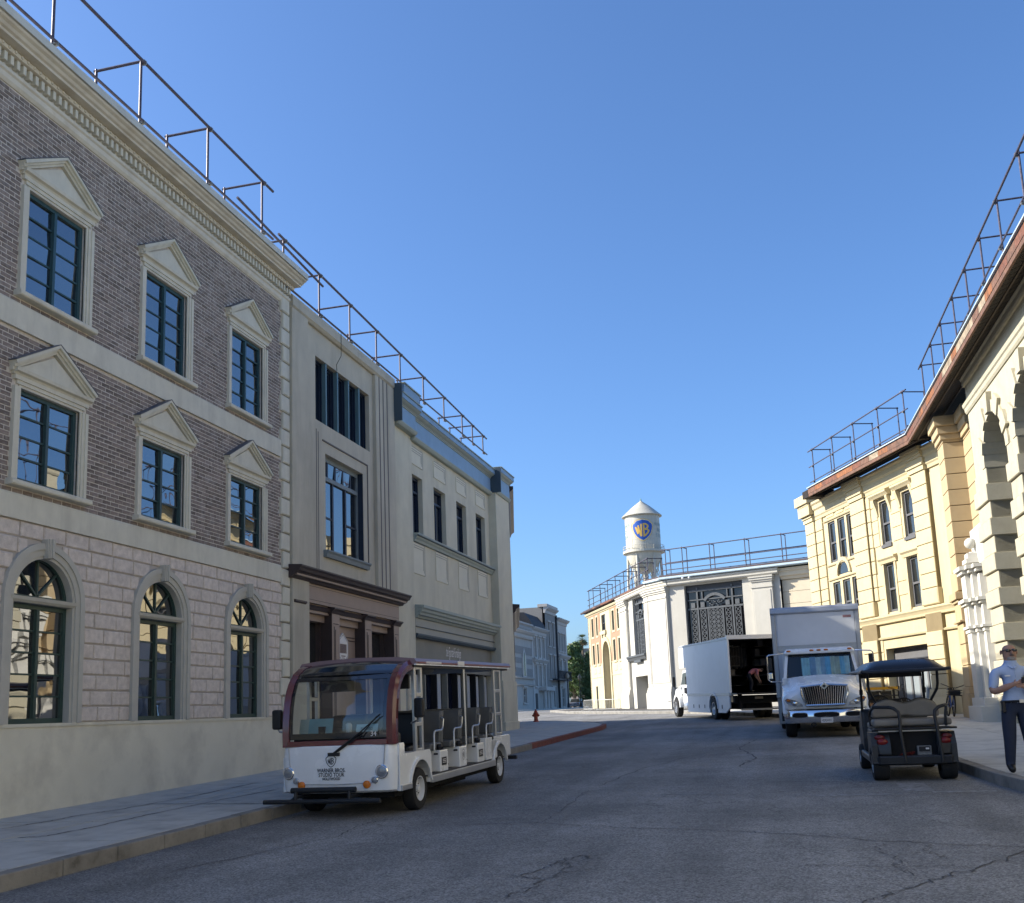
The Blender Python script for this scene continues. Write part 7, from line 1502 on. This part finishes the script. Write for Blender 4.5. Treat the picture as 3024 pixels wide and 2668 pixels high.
# ================================================================ people
m_skin = mk('skin', (.36, .20, .14), rough=.55, var=.08, scale=12, bump=.1, bscale=90)
m_shirt = mk('pale_blue_shirt', (.36, .44, .62), rough=.85, var=.08, scale=7, bump=.35, bscale=22)
m_navyp = mk('navy_trousers', (.018, .024, .045), rough=.85, var=.12, scale=8, bump=.3, bscale=20)
m_pinks = mk('pink_shirt', (.42, .15, .17), rough=.85, var=.1, scale=7, bump=.3, bscale=22)
m_darkp = mk('dark_trousers', (.02, .02, .025), rough=.85, var=.1)
m_shoe = mk('black_leather', (.012, .012, .013), rough=.4)
def skinned(name, nodes, edges, par, mats, pick, k=K, sub=2):
    """nodes: id -> (xyz, rx, ry); one continuous skin, coloured by the limb each face belongs to"""
    ids = list(nodes); me = bpy.data.meshes.new(name); me.from_pydata([tuple(c*k for c in nodes[i][0]) for i in ids], [(ids.index(a), ids.index(b)) for a, b in edges], []); me.update()
    ob = bpy.data.objects.new(name, me); COL.objects.link(ob)
    sm = ob.modifiers.new('skin', 'SKIN'); sm.use_smooth_shade = True; sm.branch_smoothing = .6
    for n, i in enumerate(ids):
        v = me.skin_vertices[0].data[n]; v.radius = (nodes[i][1]*k, nodes[i][2]*k); v.use_root = (n == 0)
    ss = ob.modifiers.new('sub', 'SUBSURF'); ss.levels = sub; ss.render_levels = sub
    dg = bpy.context.evaluated_depsgraph_get(); m2 = bpy.data.meshes.new_from_object(ob.evaluated_get(dg)); bpy.data.objects.remove(ob); m2.name = name
    m2.materials.clear(); [m2.materials.append(m) for m in mats]
    segs = [(Vector(nodes[a][0])*k, Vector(nodes[b][0])*k, a, b) for a, b in edges]
    for p in m2.polygons:
        c = p.center; best = None
        for A, B_, a, b in segs:
            d = B_-A; t = max(0, min(1, (c-A).dot(d)/max(1e-9, d.length_squared))); q = (c-(A+d*t)).length-(nodes[a][1]*(1-t)+nodes[b][1]*t)*k
            if best is None or q < best[0]: best = (q, a, b, t)
        p.material_index = pick(best[1], best[2], best[3], c/k); p.use_smooth = True
    o = bpy.data.objects.new(name, m2); return link(o, par)
def hand(nodes, edges, pre, wrist, d, out_, thumb, s=.72, curl=.6, pal=None):
    """palm and five curled fingers grown from a wrist node; d = pointing direction, out_ = back of the hand, thumb = thumb side"""
    d = Vector(d).normalized(); th = Vector(thumb).normalized(); w_ = Vector(nodes[wrist][0]); up_ = Vector(out_).normalized()
    p1 = w_+d*.050*s*1.4; nodes[pre+'palm'] = (tuple(p1), .030*s*1.2, .018*s*1.3); edges.append((wrist, pre+'palm'))
    for i, (off, ln) in enumerate(((.030, .85), (.010, 1.0), (-.010, .93), (-.029, .72))):
        b = p1+th*off*s+d*.042*s; f1 = b+d*.036*s*ln-up_*.010*s*curl; f2 = f1+d*.024*s*ln-up_*.028*s*curl
        n0, n1, n2 = pre+'f%da' % i, pre+'f%db' % i, pre+'f%dc' % i
        nodes[n0] = (tuple(b), .0105*s, .0105*s); nodes[n1] = (tuple(f1), .0095*s, .0095*s); nodes[n2] = (tuple(f2), .008*s, .008*s); edges += [(pre+'palm', n0), (n0, n1), (n1, n2)]
    t1 = w_+d*.03*s+th*.040*s; t2 = t1+d*.035*s+th*.018*s; nodes[pre+'ta'] = (tuple(t1), .013*s, .013*s); nodes[pre+'tb'] = (tuple(t2), .0095*s, .0095*s); edges += [(pre+'palm', pre+'ta'), (pre+'ta', pre+'tb')]
# --- man at the right edge: standing on the pavement, forearms folded in front, holding a phone
mx, my = 2.66, 13.25; mz = gz(my)+KH+.004
P1 = thing('person', 'bald bearded man in sunglasses, pale blue shirt and navy trousers, arms folded on the pavement', 'person', (mx, my, mz), (0, 0, R(6)), local=True)
N = {'pelvis': ((0, .01, .80), .135, .105), 'belly': ((0, -.015, .92), .150, .125), 'chest': ((0, 0, 1.07), .158, .118), 'uchest': ((0, .012, 1.18), .140, .090), 'neck': ((0, .012, 1.265), .066, .066), 'jaw': ((0, -.012, 1.325), .072, .080), 'head': ((0, 0, 1.415), .088, .104), 'crown': ((0, .010, 1.490), .064, .074),
     'rh': ((-.085, .01, .74), .098, .10), 'rk': ((-.105, -.01, .41), .072, .075), 'ra': ((-.125, .02, .09), .052, .055), 'rt': ((-.135, -.10, .035), .040, .034),
     'lh': ((.085, .01, .74), .098, .10), 'lk': ((.11, -.005, .41), .072, .075), 'la': ((.135, .03, .09), .052, .055), 'lt': ((.16, -.09, .035), .040, .034),
     'rs': ((-.185, .01, 1.175), .070, .066), 're': ((-.235, -.02, .935), .055, .055), 'rw': ((-.055, -.185, 1.02), .032, .034),
     'ls': ((.185, .01, 1.175), .070, .066), 'le': ((.235, -.02, .935), .055, .055), 'lw': ((.075, -.185, .985), .032, .034)}
E_ = [('pelvis', 'belly'), ('belly', 'chest'), ('chest', 'uchest'), ('uchest', 'neck'), ('neck', 'jaw'), ('jaw', 'head'), ('head', 'crown'), ('pelvis', 'rh'), ('rh', 'rk'), ('rk', 'ra'), ('ra', 'rt'), ('pelvis', 'lh'), ('lh', 'lk'), ('lk', 'la'), ('la', 'lt'), ('uchest', 'rs'), ('rs', 're'), ('re', 'rw'), ('uchest', 'ls'), ('ls', 'le'), ('le', 'lw')]
hand(N, E_, 'rH', 'rw', (.92, -.25, .32), (-.1, -1, .2), (-.2, .1, 1)); hand(N, E_, 'lH', 'lw', (-.9, -.2, .25), (0, -1, .2), (0, .1, 1))
def pick1(a, b, t, c):
    if a in ('neck', 'jaw', 'head') or (a == 'uchest' and b == 'neck' and t > .45): return 0
    if a in ('rs', 'ls'): return 1 if t < .80 else 0
    if a in ('re', 'le', 'rw', 'lw') or a[:2] in ('rH', 'lH'): return 0
    if a in ('ra', 'la'): return 3
    if a in ('rk', 'lk') and c.z < .075: return 3
    if c.z < .822: return 2
    return 1
body = skinned('body', N, E_, P1, [m_skin, m_shirt, m_navyp, m_shoe], pick1)
MB().path([(.146*math.cos(R(a)), .002+.117*math.sin(R(a)), .826) for a in range(0, 360, 15)], .016, 6, closed=True).build('belt', m_shoe, P1, smooth=True); rbox(-.02+.03, .03+.03, -.136, -.118, .808, .846).build('belt_buckle', m_silver, P1)
m_beard = mk('grey_beard', (.27, .24, .22), rough=.9, var=.2, scale=40, bump=.6, bscale=120)
MB().ball((0, -.046, 1.325), .062, 16, (.90, .74, .66)).build('beard', m_beard, P1, smooth=True); MB().ball((0, -.094, 1.362), .028, 10, (1.1, .5, .36)).build('moustache', mk('dark_moustache', (.12, .10, .09), rough=.9), P1, smooth=True)
MB().ball((0, -.104, 1.392), .020, 10, (.8, 1.0, 1.2)).build('nose', m_skin, P1, smooth=True)
for sx in (-1, 1):
    MB().ball((sx*.088, .012, 1.400), .026, 10, (.45, .8, 1.2)).build('ear', m_skin, P1, smooth=True)
    g_ = MB().ball((sx*.036, -.090, 1.418), .029, 10, (1.1, .42, .70)).build('sunglass_lens', m_glossblk, P1, smooth=True); MB().tube((sx*.066, -.076, 1.422), (sx*.090, .01, 1.416), .004, 5).build('sunglass_arm', m_black, P1)
MB().tube((-.014, -.104, 1.422), (.014, -.104, 1.422), .004, 5).build('sunglass_bridge', m_black, P1)
MB().path([(-.075, -.01, 1.262), (-.045, -.07, 1.235), (-.006, -.098, 1.205)], .010, 6).path([(.075, -.01, 1.262), (.045, -.07, 1.235), (.006, -.098, 1.205)], .010, 6).build('collar', m_shirt, P1, smooth=True)
MB().path([(0, -.112, 1.19), (.0, -.128, 1.10)], .004, 5).build('placket', mk('shirt_seam', (.26, .33, .48), rough=.9), P1)
rbox(-.115, -.055, -.122, -.112, 1.115, 1.130).build('name_badge', m_white, P1); rbox(.03, .065, -.235, -.215, 1.03, 1.10).build('phone', m_ink, P1, bevel=.006)
rbox(-.165, -.125, -.07, -.02, .70, .83).build('radio', m_black, P1, bevel=.01)
# --- worker bending inside the far truck
a20 = R(20); wx, wy = 1.02, -1.75
px_, py_ = -2.55+math.cos(a20)*wx-math.sin(a20)*wy, 40.5+math.sin(a20)*wx+math.cos(a20)*wy; pz_ = gz(40.5)+.972+SL*(py_-40.5)+.012
P2 = thing('person', 'worker in a pink shirt bending forward inside the open truck', 'person', (px_, py_, pz_), (0, 0, a20), local=True)
N2 = {'pelvis': ((-.08, 0, .66), .10, .11), 'belly': ((.02, 0, .74), .11, .12), 'chest': ((.14, 0, .80), .115, .125), 'uchest': ((.24, 0, .81), .10, .11), 'neck': ((.32, -.01, .80), .05, .05), 'head': ((.40, -.015, .79), .075, .07), 'crown': ((.46, -.02, .76), .055, .055),
      'rh': ((-.09, -.08, .60), .085, .085), 'rk': ((.01, -.10, .34), .06, .06), 'ra': ((-.06, -.11, .06), .04, .04), 'rt': ((.07, -.12, .03), .035, .03), 'lh': ((-.09, .08, .60), .085, .085), 'lk': ((.03, .10, .34), .06, .06), 'la': ((-.02, .11, .06), .04, .04), 'lt': ((.11, .12, .03), .035, .03),
      'rs': ((.22, -.15, .78), .06, .06), 're': ((.20, -.20, .58), .042, .042), 'rw': ((.28, -.19, .42), .03, .03), 'ls': ((.22, .15, .78), .06, .06), 'le': ((.24, .20, .58), .042, .042), 'lw': ((.34, .17, .44), .03, .03)}
E2_ = [('pelvis', 'belly'), ('belly', 'chest'), ('chest', 'uchest'), ('uchest', 'neck'), ('neck', 'head'), ('head', 'crown'), ('pelvis', 'rh'), ('rh', 'rk'), ('rk', 'ra'), ('ra', 'rt'), ('pelvis', 'lh'), ('lh', 'lk'), ('lk', 'la'), ('la', 'lt'), ('uchest', 'rs'), ('rs', 're'), ('re', 'rw'), ('uchest', 'ls'), ('ls', 'le'), ('le', 'lw')]
hand(N2, E2_, 'rH', 'rw', (.4, .05, -.9), (1, 0, .3), (0, 1, 0)); hand(N2, E2_, 'lH', 'lw', (.4, -.05, -.9), (1, 0, .3), (0, -1, 0))
def pick2(a, b, t, c):
    if a in ('neck', 'head'): return 0
    if a in ('rs', 'ls'): return 1 if t < .7 else 0
    if a in ('re', 'le', 'rw', 'lw') or a[:2] in ('rH', 'lH'): return 0
    if a in ('ra', 'la'): return 3
    return 2 if (a in ('rh', 'rk', 'lh', 'lk') or b in ('rh', 'lh') or c.x < -.10) else 1
skinned('body', N2, E2_, P2, [m_skin, m_pinks, m_darkp, m_shoe], pick2)
MB().ball((.425, -.015, .815), .078, 12, (1, .95, .8)).build('hair', mk('brown_hair', (.06, .04, .03), rough=.9), P2, smooth=True)
